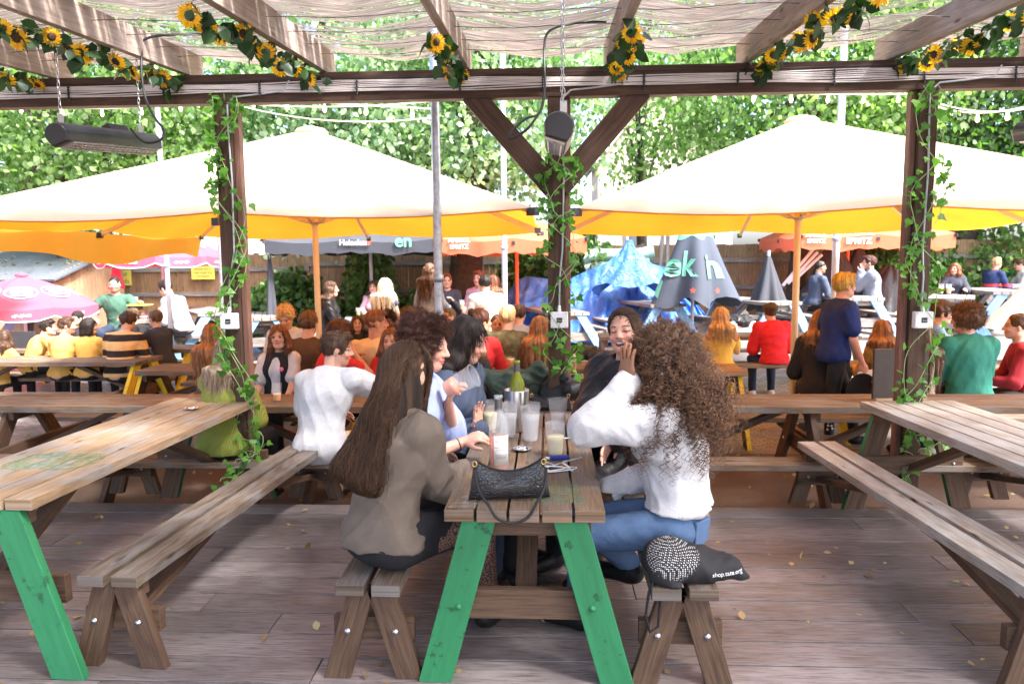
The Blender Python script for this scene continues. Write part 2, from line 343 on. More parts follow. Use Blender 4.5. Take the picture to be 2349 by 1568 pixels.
# ------------------------------------------------------------------ picnic tables
def leg_mb(mb, x0, z0, x1, z1, y, w, t, faces=None, dy=0):
    """sloping leg in the xz plane with horizontal cut ends; faces = material slots for the six sides"""
    mb.bar((x0, y, z0), (x1, y+dy, z1), t, w, up=(1, 0, 0) if abs(x1-x0) < abs(z1-z0) else (0, 0, 1), ends=(0, 0, 1), mif=faces)
    return mb
def bolt(mb, x, y, z, sgn, r=.014):
    mb.lathe([(r, 0), (r*.95, .004), (r*.7, .009), (0.0001, .012)], (x, y, z), 12, axis=(0, sgn, 0)); return mb
def table_parts(root, L, W=.70, H=.75, n=5, plank='top_wood', legm='leg_wood', pt=None, frames=None, th=.052, braces=True, paint_far=True, inner=None, bev=.003, foot=None, bar_h=.13, near=True, dy=0):
    """top along local +y from 0 to L, centred on x"""
    pw = W/n-.012; g = MB()
    for i in range(n):
        x = -W/2 + (i+.5)*W/n; j = random.uniform(-.006, .006); g.bar((x, j, H-th/2), (x, L+j*.7, H-th/2), pw, th)
    g.build('tabletop', MAT[plank], root, bevel=bev)
    fr = frames or (.035, L-.07); PM = [MAT[legm], MAT[pt or legm]]
    ft = foot or W/2+.05
    for k, fy in enumerate(fr):
        outer = 0 if k == 0 else 1           # which y side is the painted outside
        for s in (-1, 1):
            g = MB(); f6 = [0]*6
            if pt:
                f6 = [1, 1, 1, 1, 1, 1] if k == 0 and near else [1, 0, 1, 1, 1, 1]
                if k != 0 or not near:
                    # leave the side that faces the middle of the table bare
                    f6 = [0 if i_ == (2 if False else 0) else 1 for i_ in range(6)]
            leg_mb(g, s*(W/2-.15), H-th-.001, s*(ft if k == 0 or dy == 0 else W/2+.05), 0, fy, .138, .045, dy=dy if k == 0 else 0)
            if pt:
                me = g
                for i_ in range(6):
                    q = [np.array(me.v[a]) for a in me.f[i_]]; nn = np.cross(q[1]-q[0], q[2]-q[0]); nn = nn/(np.linalg.norm(nn)+1e-9)
                    inside = (nn[1] > .8) if fy < L/2 else (nn[1] < -.8)
                    me.mi[i_] = 0 if inside else 1
            g.build('leg', PM, root, bevel=bev)
        sgn = 1 if fy < L/2 else -1
        zb = .335; hw = (W/2-.15) + (ft-(W/2-.15))*(1-zb/(H-th)) + .055
        g = MB(); g.bar((-hw, fy+sgn*.046, zb), (hw, fy+sgn*.046, zb), .045, bar_h); g.build('crossbar', MAT[legm], root, bevel=bev)
        g = MB(); g.bar((-W/2+.06, fy+sgn*.046, H-th-.04), (W/2-.06, fy+sgn*.046, H-th-.04), .045, .078); g.build('top_batten', MAT[legm], root, bevel=bev)
        for s in (-1, 1): g = MB(); bolt(g, s*(hw-.07), fy-sgn*.0235, zb+.01, -sgn); g.build('bolt', [MAT[pt] if pt and near and k == 0 else MAT['steel']], root)
        if k:
            for s in (-1, 1): g = MB(); bolt(g, s*(hw-.07), fy-sgn*-.0695, zb+.01, sgn, .011); g.build('bolt', MAT['steel'], root)
        if braces and len(fr) < 9:
            y1 = fy+sgn*min(.85, L*.36); g = MB(); g.bar((0, fy+sgn*.07, zb-.02), (0, y1, H-th-.03), .095, .045, up=(0, 0, 1), ends=None); g.build('brace', MAT[legm], root, bevel=bev)
    return root
def bench_parts(root, L, W=.277, H=.45, plank='bench_wood', legm='leg_wood', th=.05, bev=.003, inset=.05, paint=None):
    pw = (W-.033)/2; g = MB()
    for s in (-1, 1):
        j = random.uniform(-.008, .008); g.bar((s*(W/2-pw/2), j, H-th/2), (s*(W/2-pw/2), L+j, H-th/2), pw, th)
    g.build('seat', MAT[plank], root, bevel=bev)
    for k, fy in enumerate((inset+.022, L-inset-.022)):
        sgn = 1 if k == 0 else -1
        for s in (-1, 1):
            g = MB(); leg_mb(g, s*(W/2-.095), H-th-.001, s*(W/2+.022), 0, fy, .112, .045); g.build('leg', MAT[legm], root, bevel=bev)
        zb = .21; g = MB(); g.bar((-W/2-.04, fy+sgn*.046, zb), (W/2+.04, fy+sgn*.046, zb), .045, .105); g.build('crossbar', MAT[legm], root, bevel=bev)
        g = MB(); g.bar((-W/2+.03, fy+sgn*.046, H-th-.04), (W/2-.03, fy+sgn*.046, H-th-.04), .045, .07); g.build('seat_batten', MAT[legm], root, bevel=bev)
        for s in (-1, 1): g = MB(); bolt(g, s*.105, fy-sgn*.0235, zb+.01, -sgn, .0145); g.build('bolt', MAT['steel'], root)
        if k:
            for s in (-1, 1): g = MB(); bolt(g, s*.105, fy+sgn*.0695, zb+.01, sgn, .011); g.build('bolt', MAT['steel'], root)
        g = MB(); g.bar((0, fy+sgn*.07, zb-.01), (0, fy+sgn*.92, H-th-.025), .09, .042); g.build('brace', MAT[legm], root, bevel=bev)
    return root
plain('steel', (.55, .56, .58), .32, 1, .1, 30, 0)
CT = (-.108, 3.0)          # centre table
t = empty('picnic_table', (CT[0], CT[1], 0), 0, 'green legged wooden picnic table in the middle, with the drinks, bags and phones on it', 'picnic table', 'picnic tables on the deck')
table_parts(t, 2.25, W=.685, H=.775, plank='bench_wood_warm', pt='green_paint'); TC = t
t = empty('picnic_table', (-2.643, 3.1, 0), -.032, 'green legged picnic table at the left, empty except for one ashtray near its far end', 'picnic table', 'picnic tables on the deck')
table_parts(t, 2.44, W=.685, H=.775, plank='top_wood', pt='green_paint', foot=.53, dy=-.12); TL = t
t = empty('picnic_table', (2.71, 3.15, 0), .06, 'empty pale picnic table with green edged legs at the right', 'picnic table', 'picnic tables on the deck')
table_parts(t, 2.28, W=.685, H=.775, plank='pale_wood', pt='green_paint'); TR = t
b_ = 'separate benches of the deck tables'
def bench(x, y, L, rz, lab, plank='bench_wood'):
    t = empty('bench', (x, y, 0), rz, lab, 'bench', b_); return bench_parts(t, L, plank=plank)
bench(-.775, 2.98, 2.3, .0, 'two plank bench on which the long haired woman in the taupe cardigan sits')
bench(.56, 2.98, 2.3, .0, 'two plank bench on which the curly haired woman and the black cloth bag rest')
bench(-1.945, 3.03, 2.54, -.0575, 'empty weathered bench to the right of the left green legged table')
bench(-3.42, 3.15, 2.5, -.0575, 'empty bench half hidden on the far left side of the left green legged table')
bench(2.1, 2.98, 2.55, .0462, 'empty pale bench on the near side of the right hand table', 'pale_wood')
bench(3.32, 3.2, 2.45, .0462, 'bench beyond the right hand table, only its leg frame showing under the top', 'pale_wood')
# long tables beyond the deck, seen from the side (local y runs along world x)
def side_table(x0, x1, yc, z, lab, pl, legm, pt, W=.6, frames=None, grp='long tables beyond the deck', rz=None, near=False):
    L = x1-x0; t = empty('picnic_table', (x0, yc, z), -math.pi/2 if rz is None else rz, lab, 'picnic table', grp)
    table_parts(t, L, W=W, plank=pl, legm=legm, pt=pt, frames=frames, bev=.002, foot=.62 if W < .65 else .66, near=near)
    zb = .365
    for s in (-1, 1):          # fixed seats on the long crossbars
        g = MB()
        for k in (-1, 1): g.bar((s*.80+k*.062, 0, .43), (s*.80+k*.062, L, .43), .11, .042)
        g.build('seat', MAT[pl], t, bevel=.002)
    for fy in (frames or (.07, L-.07)):
        g = MB(); sgn = 1 if fy < L/2 else -1; g.bar((-.9, fy+sgn*.092, zb+.02), (.9, fy+sgn*.092, zb+.02), .045, .08); g.build('crossbar', MAT[legm], t)
    return t
side_table(-4.9, -1.2, 6.2, -.12, 'long empty grey brown table behind the left green legged table', 'row_wood', 'leg_wood', None, frames=(.3, 1.35, 3.0))
side_table(.78, 4.9, 6.2, -.12, 'long orange tinted table behind the curly haired woman, a menu board on it', 'row_wood', 'leg_wood', None, frames=(.3, 1.32, 3.4))
side_table(-7.6, -4.98, 8.95, -.12, 'brown picnic table with yellow edged legs right behind the row in mustard jackets', 'row_wood', 'leg_wood', 'yellow_paint', W=.66, grp='yellow legged tables under the parasols')
def text(body, size, parent, loc, rot, m_, name='lettering', ex=.0008, bold=0, shear=0, sx=1.0, warp=None, al='CENTER'):
    cu = bpy.data.curves.new(name, 'FONT'); cu.body = body; cu.size = size; cu.align_x = al; cu.align_y = 'CENTER'; cu.extrude = ex; cu.offset = bold; cu.shear = shear; cu.resolution_u = 3; cu.space_line = 1.05
    to = bpy.data.objects.new(name, cu); COL.objects.link(to); dg = bpy.context.evaluated_depsgraph_get(); me = bpy.data.meshes.new_from_object(to.evaluated_get(dg))
    bpy.data.objects.remove(to); bpy.data.curves.remove(cu)
    V = np.array([v.co[:] for v in me.vertices]); V[:, 0] *= sx
    if warp is not None: V = warp(V)
    me.vertices.foreach_set('co', V.astype(np.float32).ravel()); me.materials.clear()
    o = link(name, me, m_, parent, loc); o.rotation_euler = rot; return o
# ------------------------------------------------------------------ pergola
PY = 5.43
pg = empty('pergola', (0, PY, 0), 0, 'dark brown timber pergola with three posts, a long beam and sloping rafters over the deck', 'pergola')
def W_(o): o.parent = pg; o.matrix_parent_inverse = Matrix.Translation((0, -PY, 0)); return o
def pbuild(g, name, m_, bev=.004): return W_(g.build(name, MAT[m_], bevel=bev))
posts = [(at(510, 500, PY).x+.06, -2.37), (at(1252, 500, PY).x+.075, .13), (at(2135, 500, PY).x-.075, 2.6)]
PX = [p[0] for p in posts]
for i, x in enumerate(PX):
    g = MB(); g.bar((x, PY, -.12), (x, PY, 2.945), .12, .11, up=(0, 1, 0)); o = pbuild(g, 'post', 'post_wood')
    g = MB(); sx = -1 if i == 2 else 1; g.bar((x+sx*.0825, PY+.02, -.12), (x+sx*.0825, PY+.02, 2.945), .042, .07, up=(0, 1, 0)); pbuild(g, 'post_batten', 'post_batten')
for a, b, z in ((-9, 9, 3.04),):
    g = MB(); g.bar((a, PY-.01, 3.045), (b, PY-.01, 3.045), .10, .20); pbuild(g, 'beam', 'post_wood')
for s in (-1, 1):
    g = MB(); x = PX[1]; g.bar((x+s*.60, PY, 2.985), (x+s*.02, PY, 2.32), .10, .155, up=(0, 0, 1)); pbuild(g, 'knee_brace', 'post_wood')
RS = .065
def roof_z(y): return 3.15 - RS*(PY-y)
for x in (-5.6, -4.6, -3.6, -2.60, -1.60, -.585, .425, 1.375, 2.35, 3.35, 4.4, 5.4):
    g = MB(); g.bar((x, -1.6, roof_z(-1.6)+.09), (x, 5.62, roof_z(5.62)+.09), .052, .17); pbuild(g, 'rafter', 'rafter_wood', .003)
# reed mat over the rafters, sagging between them
def reed_mat():
    m_, n, b, out = mat('reed_mat'); mp = mapped(n, 'Object', (.9, 9, 1)); x = noise_(n, mp.outputs[0], 1.5, 9, .72, .25); mp2 = mapped(n, 'Object', (5, 90, 1)); y = noise_(n, mp2.outputs[0], 1, 4, .6)
    mp3 = mapped(n, 'Object', (.7, 1.6, 1)); z_ = noise_(n, mp3.outputs[0], 1, 3)
    c = ramp(n, y.outputs[0], [(.3, (.05, .042, .038)), (.5, (.13, .115, .105)), (.72, (.36, .33, .31))]); n.links.new(c.outputs[0], b.inputs['Base Color']); b.inputs['Roughness'].default_value = .38
    t = n.nodes.new('ShaderNodeBsdfTranslucent'); n.links.new(mix(n, 1.0, c.outputs[0], (1.1, 1.02, .98), 'MULTIPLY'), t.inputs[0]); m1 = n.nodes.new('ShaderNodeMixShader'); m1.inputs[0].default_value = .45
    n.links.new(b.outputs[0], m1.inputs[1]); n.links.new(t.outputs[0], m1.inputs[2])
    tr = n.nodes.new('ShaderNodeBsdfTransparent'); tr.inputs[0].default_value = (.95, .95, .97, 1); m2 = n.nodes.new('ShaderNodeMixShader')
    s_ = N(n, 'Math', operation='MULTIPLY_ADD'); s_.inputs[1].default_value = .45; n.links.new(z_.outputs[0], s_.inputs[0]); n.links.new(x.outputs[0], s_.inputs[2])
    gap = ramp(n, s_.outputs[0], [(.745, (0, 0, 0)), (.81, (1, 1, 1))]); n.links.new(gap.outputs[0], m2.inputs[0]); n.links.new(m1.outputs[0], m2.inputs[1]); n.links.new(tr.outputs[0], m2.inputs[2]); n.links.new(m2.outputs[0], out.inputs[0])
    bump(n, b, x.outputs[0], .6, .03); return m_
def thin_wire_mat(): return plain('wire', (.12, .11, .1), .5, .6)
g = MB(); xs = np.linspace(-6.1, 5.9, 150); yy = np.linspace(-1.5, 5.66, 90); raf = np.array([-5.6, -4.6, -3.6, -2.6, -1.6, -.585, .425, 1.375, 2.35, 3.35, 4.4, 5.4])
P = np.zeros((len(xs), len(yy), 3))
for i, x in enumerate(xs):
    dd = np.min(np.abs(raf-x)); sag = -.085*min(1, dd/.5)**.8
    for j, y in enumerate(yy):
        yv = y + (.03*math.sin(x*5.1)-.06*min(1, dd/.5) if j == len(yy)-1 else 0)
        P[i, j] = (x, yv, roof_z(y)+.19+sag+.007*math.sin(y*13+2*math.sin(x*1.7))*min(1, dd/.15)+.003*math.sin(y*29+x*3))
g.grid(P); o = g.build('reed_mat', reed_mat()); tag(o, 'brown reed matting roof with bright gaps of sky, lying over the rafters', 'roof mat'); o.name = 'roof_matting'
g = MB()
for y in (4.25, 4.6, 4.95, 5.25, 3.8, 3.3):
    g.tube([(x, y+.01*math.sin(x*3), roof_z(y)+.095+.01*math.sin(x*7)) for x in np.linspace(-6, 5.8, 60)], .0022, 4)
tag(g.build('support_wire', thin_wire_mat()), 'thin wires strung across the rafters under the reed roof', 'wire')
# cables along the beam
g = MB(); by = PY-.068
for k in range(8):
    z0 = 3.01+k*.0095; ph = random.random()*9
    g.tube([(x, by-.006*((k*3) % 3)-.002, z0+.006*math.sin(x*2.1+.5*k)+.004*math.sin(x*5+ph)) for x in np.linspace(-6, 6, 130)], .0046, 6)
tag(g.build('cable_bundle', plain('white_cable', (.62, .58, .56), .5, 0, .06)), 'bundle of pale grey cables running along the front of the beam', 'cables')
g = MB()
for ti, x in enumerate((-4.1, -3.45, -2.75, -2.05, -1.35, -.62, -.04, .66, 1.30, 1.95, 2.55, 3.15)):
    tg = MB()
    for k in range(6): tg.lathe([(.0001, -.008), (.009, -.004), (.009, .004), (.0001, .008)], (x+.002*(k % 2), by-.018, 2.985+k*.017), 6)
    tg.tube([(x, by-.018, 2.975), (x, by-.018, 3.09)], .005, 5)
    tag(tg.build('cable_tie', plain('black_plastic', (.02, .02, .022), .45)), 'black beaded tie on the beam cables, %s' % ['leftmost of all', 'second from left', 'third from left', 'fourth from left', 'fifth from left', 'sixth from left', 'nearest the middle heater', 'fifth from right', 'fourth from right', 'third from right', 'second from right', 'rightmost of all'][ti], 'cable tie', 'cable ties along the beam')
g = MB(); g.tube([(x, by-.004, 3.105+.004*math.sin(x*3)-(.01 if x < -.5 else 0)) for x in np.linspace(-6, 6, 80)], .004, 5)
tag(g.build('black_cable', MAT['black_plastic']), 'thin black cable running along the beam above the pale bundle', 'cable')
# conduits and junction boxes on the posts
zb = [at(530, 735, 5.36).z, at(1283, 732, 5.36).z, at(2107, 732, 5.36).z]
BX = [at(530, 735, 5.36).x, at(1283, 732, 5.36).x, at(2112, 732, 5.36).x]
for i, lab in enumerate(('left', 'middle', 'right')):
    x, z = BX[i], zb[i]; px = [at(533, 500, 5.36).x, at(1290, 500, 5.36).x, at(2120, 500, 5.36).x][i]
    c = MB(); top = [(px, 5.37, 2.93), (px+(.06 if i else .05), 5.365, 2.985), (px+(.25), 5.36, 3.0), (px+.42, 5.36, 3.02), (px+.46, 5.36, 3.09)]
    pts = [(x, 5.362, z+.07), (x+.004, 5.362, z+.3), (px, 5.362, z+.5), (px+.012*math.sin(2), 5.362, 2.4), (px, 5.362, 2.75)]+top
    q = []; 
    for a, b in zip(pts[:-1], pts[1:]):
        for t_ in np.linspace(0, 1, 5)[:-1]: q.append([a[k]*(1-t_)+b[k]*t_ for k in range(3)])
    q.append(pts[-1]); c.tube(q, .0065, 7)
    tag(c.build('conduit', plain('grey_conduit', (.42, .44, .47), .4, 0, .05)), 'thin grey cable conduit running down the %s post to its switch box' % lab, 'conduit')
    e = empty('switch_box', (x, 5.335, z), 0, 'white square switch box screwed to the %s post' % lab, 'switch box', 'switch boxes on the posts')
    c = MB(); c.bar((0, 0, -.058), (0, 0, .058), .125, .055, up=(0, 1, 0)); c.build('housing', plain('white_plastic', (.74, .75, .76), .35, 0, .03), e, bevel=.007)
    c = MB(); c.bar((0, -.0295, -.018), (0, -.0295, .018), .038, .006, up=(0, 1, 0)); c.build('switch_panel', MAT['black_plastic'], e, bevel=.001)
    for sx in (-1, 1):
        for sz in (-1, 1): c = MB(); c.lathe([(.0055, 0), (.005, .003), (.0001, .004)], (sx*.048, -.0277, sz*.048), 8, axis=(0, -1, 0)); c.build('screw', MAT['steel'], e)
    c = MB(); c.lathe([(.013, 0), (.013, .02), (.01, .022), (.01, .045), (.0001, .046)], (0, 0, .058), 10); c.build('cable_gland', MAT['white_plastic'], e)
    text('TOUCH', .0085, e, (0, -.0332, -.003), (R(90), 0, 0), MAT['white_plastic'], 'panel_text', ex=.0003)
# infrared heaters on chains
def chain(p0, p1, name_='chain', par=None, r=.0022):
    c = MB(); p0 = np.array(p0, float); p1 = np.array(p1, float); L = np.linalg.norm(p1-p0); n = int(L/.028)
    for k in range(n):
        m_ = p0+(p1-p0)*(k+.5)/n; d_, a, b = basis(p1-p0); s = a if k % 2 else b
        c.tube([m_+d_*.017*math.cos(t)+s*.0065*math.sin(t) for t in np.linspace(0, 2*math.pi, 11)[:-1]], r, 4, closed=True)
    return c.build(name_, MAT['steel'], par)
plain('heater_black', (.035, .036, .042), .38, .3, .1); plain('grill_metal', (.75, .72, .66), .3, 1, .1)
def heater(p0, p1, tilt, lab, top_z, copy_r=.066):
    p0 = np.array(p0, float); p1 = np.array(p1, float); e = empty('patio_heater', p0, 0, lab, 'heater', 'infrared heaters hanging on chains')
    d_ = p1-p0; L = np.linalg.norm(d_); d_ /= L; s = np.cross(d_, (0, 0, 1)); s /= np.linalg.norm(s); up = np.cross(s, d_); ct, st_ = math.cos(tilt), math.sin(tilt)
    a = s*ct+up*st_; b = -s*st_+up*ct
    def sec(r): return [a*x*r+b*z*r for x, z in [(math.cos(t)*1.0, math.sin(t)*.92) for t in np.linspace(-.35, math.pi+.35, 15)]+[(-.75, -.85), (.75, -.85)]]
    c = MB(); rr = copy_r; rings = [sec(rr*.9), sec(rr), sec(rr), sec(rr*.9)]; pos = [0, .02, L-.02, L]; n = 17; vs = []
    for r_, t in zip(rings, pos): vs += [q+d_*t for q in r_]
    fs = [(i*n+k, i*n+(k+1) % n, (i+1)*n+(k+1) % n, (i+1)*n+k) for i in range(3) for k in range(n)]+[tuple(range(n))[::-1], tuple(range(3*n, 4*n))]
    c.add(vs, fs, None, 0, False); c.build('housing', MAT['heater_black'], e, bevel=.004)
    c = MB(); c.bar(d_*.06-b*rr*.86, d_*(L-.06)-b*rr*.86, rr*1.3, .012, up=b); c.build('reflector', MAT['grill_metal'], e)
    c = MB()
    for k in range(18): t = .07+(L-.14)*k/17; c.tube([d_*t-b*rr*.96-a*rr*.66, d_*t-b*rr*1.05, d_*t-b*rr*.96+a*rr*.66], .0032, 4)
    for k in (-.45, 0, .45): c.tube([d_*.07-b*rr*1.05+a*rr*k, d_*(L-.07)-b*rr*1.05+a*rr*k], .0032, 4)
    c.build('grille', MAT['steel'], e)
    c = MB(); c.bar(d_*(L*.52)+b*rr*1.02, d_*(L*.72)+b*rr*1.02, .05, .05, up=b); c.build('junction_housing', MAT['heater_black'], e, bevel=.004)
    for t in (.1, .9):
        q = d_*L*t+b*rr*.95; c = MB(); c.bar(q, q+up*.05, .03, .004, up=d_); c.build('hanging_bracket', MAT['steel'], e)
        chain(q+up*.045, np.array([q[0], q[1], top_z(p0[1]+q[1])-p0[2]]), 'chain', e)
    return e
heater((-2.62, 3.92, 2.50), (-2.62, 4.92, 2.60), .35, 'long black patio heater hanging on two chains at the upper left', lambda y: roof_z(y)+.02)
heater((.045, 3.2, 2.37), (.05, 4.05, 2.43), -.3, 'black patio heater seen end on in front of the middle post', lambda y: roof_z(y)+.15)
heater((2.66, 3.5, 2.42), (2.66, 4.42, 2.5), .0, 'black patio heater cut off by the right edge of the picture', lambda y: roof_z(y)+.02)
def cord(pts, r, lab, mname='black_plastic', name='power_cable'):
    q = []; P_ = [np.array(p, float) for p in pts]
    for i in range(len(P_)-1):
        p0 = P_[max(i-1, 0)]; p1 = P_[i]; p2 = P_[i+1]; p3 = P_[min(i+2, len(P_)-1)]
        for t in np.linspace(0, 1, 9)[:-1]: q.append(.5*((2*p1)+(-p0+p2)*t+(2*p0-5*p1+4*p2-p3)*t*t+(-p0+3*p1-3*p2+p3)*t**3))
    q.append(P_[-1]); c = MB(); c.tube(q, r, 6); o = c.build(name, MAT[mname]); return tag(o, lab, 'cable') if lab else o
cord([at(690, 68, 4.9), at(530, 75, 4.85), at(345, 85, 4.8), at(325, 130, 4.75), at(330, 210, 4.6), at(352, 265, 4.5), at(377, 300, 4.45), at(365, 322, 4.4), at(330, 325, 4.4), at(300, 295, 4.45)], .008, 'black power cable looping down to the upper left heater')
cord([at(1390, 50, 4.6), at(1330, 52, 4.5), at(1262, 70, 4.3), at(1248, 115, 4.2), at(1250, 200, 4.1), at(1238, 258, 4.0), at(1205, 272, 3.95), at(1170, 305, 3.9), at(1175, 317, 3.9), at(1210, 295, 3.9), at(1235, 262, 3.95)], .007, 'black power cable looping beside the middle heater')
# ------------------------------------------------------------------ yellow parasols
canvas('yellow_canvas', (.93, .82, .6), (1.0, .8, .5), .42); canvas('yellow_lining', (.85, .40, .03), (1., .52, .06), .55)  # yellow cloth: cream imitates the overexposed top, amber the light shining through
plain('cream_metal', (.72, .6, .38), .4, .2, .05); plain('parasol_black', (.03, .03, .035), .4)
def square_parasol(cx, cy, h, zc, zp, gzv, lab, mats_, rz=0, grp='large yellow parasols', flap=None, pole='cream_metal', rp=.033, drop=.0, text=None, cap=True, struts=True):
    e = empty('parasol', (cx, cy, gzv), rz, lab, 'parasol', grp); zc -= gzv; zp -= gzv; NS = 12; g = MB()
    cor = [(-h, -h), (h, -h), (h, h), (-h, h)]
    for k in range(4):
        a = np.array(cor[k], float); b = np.array(cor[(k+1) % 4], float)
        for half in (0, 1):
            m0 = a if half == 0 else (a+b)/2; m1 = (a+b)/2 if half == 0 else b; P = np.zeros((NS+1, 9, 3))
            for i in range(NS+1):
                t = i/NS
                for j in range(9):
                    s = j/8; e_ = m0*(1-s)+m1*s; t2 = .045+.955*t; sag = -.06*math.sin(math.pi*s)*t
                    P[i, j] = (e_[0]*t2, e_[1]*t2, zp+(zc-zp)*t+sag)
            g.grid(P)
            if drop:
                Q = np.zeros((4, 9, 3))
                for i in range(4):
                    for j in range(9): Q[i, j] = P[NS, j]+np.array([0, 0, -drop*i/3*(1+.12*math.sin(j*1.9+k))])
                g.grid(Q)
    canopy = g.build('canopy', MAT[mats_], e)
    if mats_ == 'yellow_canvas': g.v = [(x, y, z-.012) for x, y, z in g.v]; g.build('lining', MAT['yellow_lining'], e)  # added sheet below the canopy, the under side glow is in its colour
    if cap:
        g = MB(); g.lathe([(.16, 0), (.165, .015), (.15, .03), (.04, .06), (.001, .062)], (0, 0, zp+.015), 20); g.build('vent_cap', MAT[mats_], e)
        g = MB(); g.tube([(.17*math.cos(t), .17*math.sin(t), zp+.012) for t in np.linspace(0, 2*math.pi, 25)[:-1]], .012, 6, closed=True); g.build('cap_ring', MAT[pole], e)
    g = MB(); g.tube([(0, 0, 0), (0, 0, zp)], rp, 16); g.build('pole', MAT[pole], e)
    if struts:
        hz = zc+.06 if zc > 1.5 else zc*.9; ends = cor+[(0, -h), (h, 0), (0, h), (-h, 0)]
        for k, (x, y) in enumerate(ends):
            g = MB(); p1 = np.array([x, y, zc-.03-(.05 if k > 3 else 0)])*1.0; g.bar((x*.03, y*.03, zp-.05), p1, .03, .042); rb = g.build('rib', MAT[pole], e)
            f_ = .42 if k < 4 else .5; q = np.array([x*.03, y*.03, zp-.05])*(1-f_)+p1*f_
            L = math.hypot(x, y); g = MB(); g.bar((x/L*.09, y/L*.09, hz-.02), q+np.array([0, 0, -.02]), .03, .035); g.build('strut', MAT[pole], e)
            g = MB(); g.bar(p1*[.985, .985, 1], p1*[1.012, 1.012, 1], .05, .06); g.build('rib_tip', MAT['parasol_black'], e)
        g = MB(); g.lathe([(.03, -.05), (.05, -.05), (.05, -.035), (.12, -.03), (.12, -.018), (.06, -.015), (.06, .02), (.03, .02)], (0, 0, hz), 20)
        for k in range(8): t = k*math.pi/4; g.box((.1*math.cos(t), .1*math.sin(t), hz), (.03, .035, .05))
        g.build('hub', MAT[pole], e)
    return e
PL = square_parasol(-2.62, 8.3, 2.5, 2.21, 3.22, -.12, 'huge yellow square parasol on the left, a yellow side flap hanging from its left edge', 'yellow_canvas')
PR = square_parasol(2.70, 8.3, 2.5, 2.2, 3.24, -.12, 'huge yellow square parasol on the right', 'yellow_canvas', rp=.036)
square_parasol(-9.7, 8.0, 2.5, 2.3, 3.25, -.12, 'yellow parasol at the far left whose pale slope just shows at the picture edge', 'yellow_canvas')
g = MB(); P = np.zeros((50, 8, 3))
for i in range(50):
    y = 5.0+5.85*i/49
    for j in range(8): P[i, j] = (-5.13-.05*math.sin(i*.55)*j/7-.03*j/7, y, 2.17-(.30+.05*math.sin(i*.23+1))*j/7-.02*math.sin(i*.25))
g.grid(P); o = g.build('side_flap', MAT['yellow_lining'], PL); o.matrix_parent_inverse = Matrix.Translation((2.62, -8.3, .12))
# ------------------------------------------------------------------ leaves and trees
LEAF = np.array([(0, 0, 0), (.32, .3, .06), (.34, .62, .04), (0, 1, -.06), (-.34, .62, .04), (-.32, .3, .06)])
IVY = np.array([(0, 0, 0), (.3, -.08, .03), (.5, .3, .0), (.28, .45, .04), (.0, 1, -.08), (-.28, .45, .04), (-.5, .3, 0), (-.3, -.08, .03)])
def leaves_mesh(name, C, size, shape=LEAF, down=.6, rg=None, nrm=None, jit=1.0):
    """C centres (n,3); leaves hang roughly downwards with random facing"""
    rg = rg or rng; n = len(C); sz = size*rg.uniform(.6, 1.25, n)
    ax = rg.normal(size=(n, 3))*jit; ax[:, 2] -= down*2; ax /= np.linalg.norm(ax, axis=1)[:, None]
    nn = rg.normal(size=(n, 3)); nn[:, 2] += .8
    if nrm is not None: nn = nn*.45+nrm
    sx = np.cross(ax, nn); sx /= np.linalg.norm(sx, axis=1)[:, None]+1e-9; nz = np.cross(sx, ax)
    k = len(shape); V = C[:, None]+sz[:, None, None]*(shape[None, :, 0, None]*sx[:, None]+shape[None, :, 1, None]*ax[:, None]+shape[None, :, 2, None]*nz[:, None])
    return fastmesh(name, V.reshape(-1, 3), np.arange(n*k).reshape(n, k))
leafmat('lime_leaves', [(.07, .12, .05), (.12, .2, .07), (.2, .3, .12), (.34, .43, .24), (.11, .18, .08)], .58)  # dark ends of the lime and silver ramps lightened to imitate haze
leafmat('silver_leaves', [(.08, .15, .08), (.14, .24, .12), (.25, .36, .22), (.42, .5, .38), (.16, .27, .13)], .4, .35)
leafmat('dark_leaves', [(.025, .06, .02), (.05, .11, .03), (.09, .18, .045), (.16, .28, .08)], .4)
leafmat('ivy_leaves', [(.04, .13, .015), (.09, .26, .03), (.16, .36, .05), (.05, .16, .03)], .4)
leafmat('garland_leaves', [(.008, .03, .008), (.018, .055, .014), (.03, .08, .02)], .25)
plain('bark', (.07, .055, .042), .9, 0, .35, 12, .8)
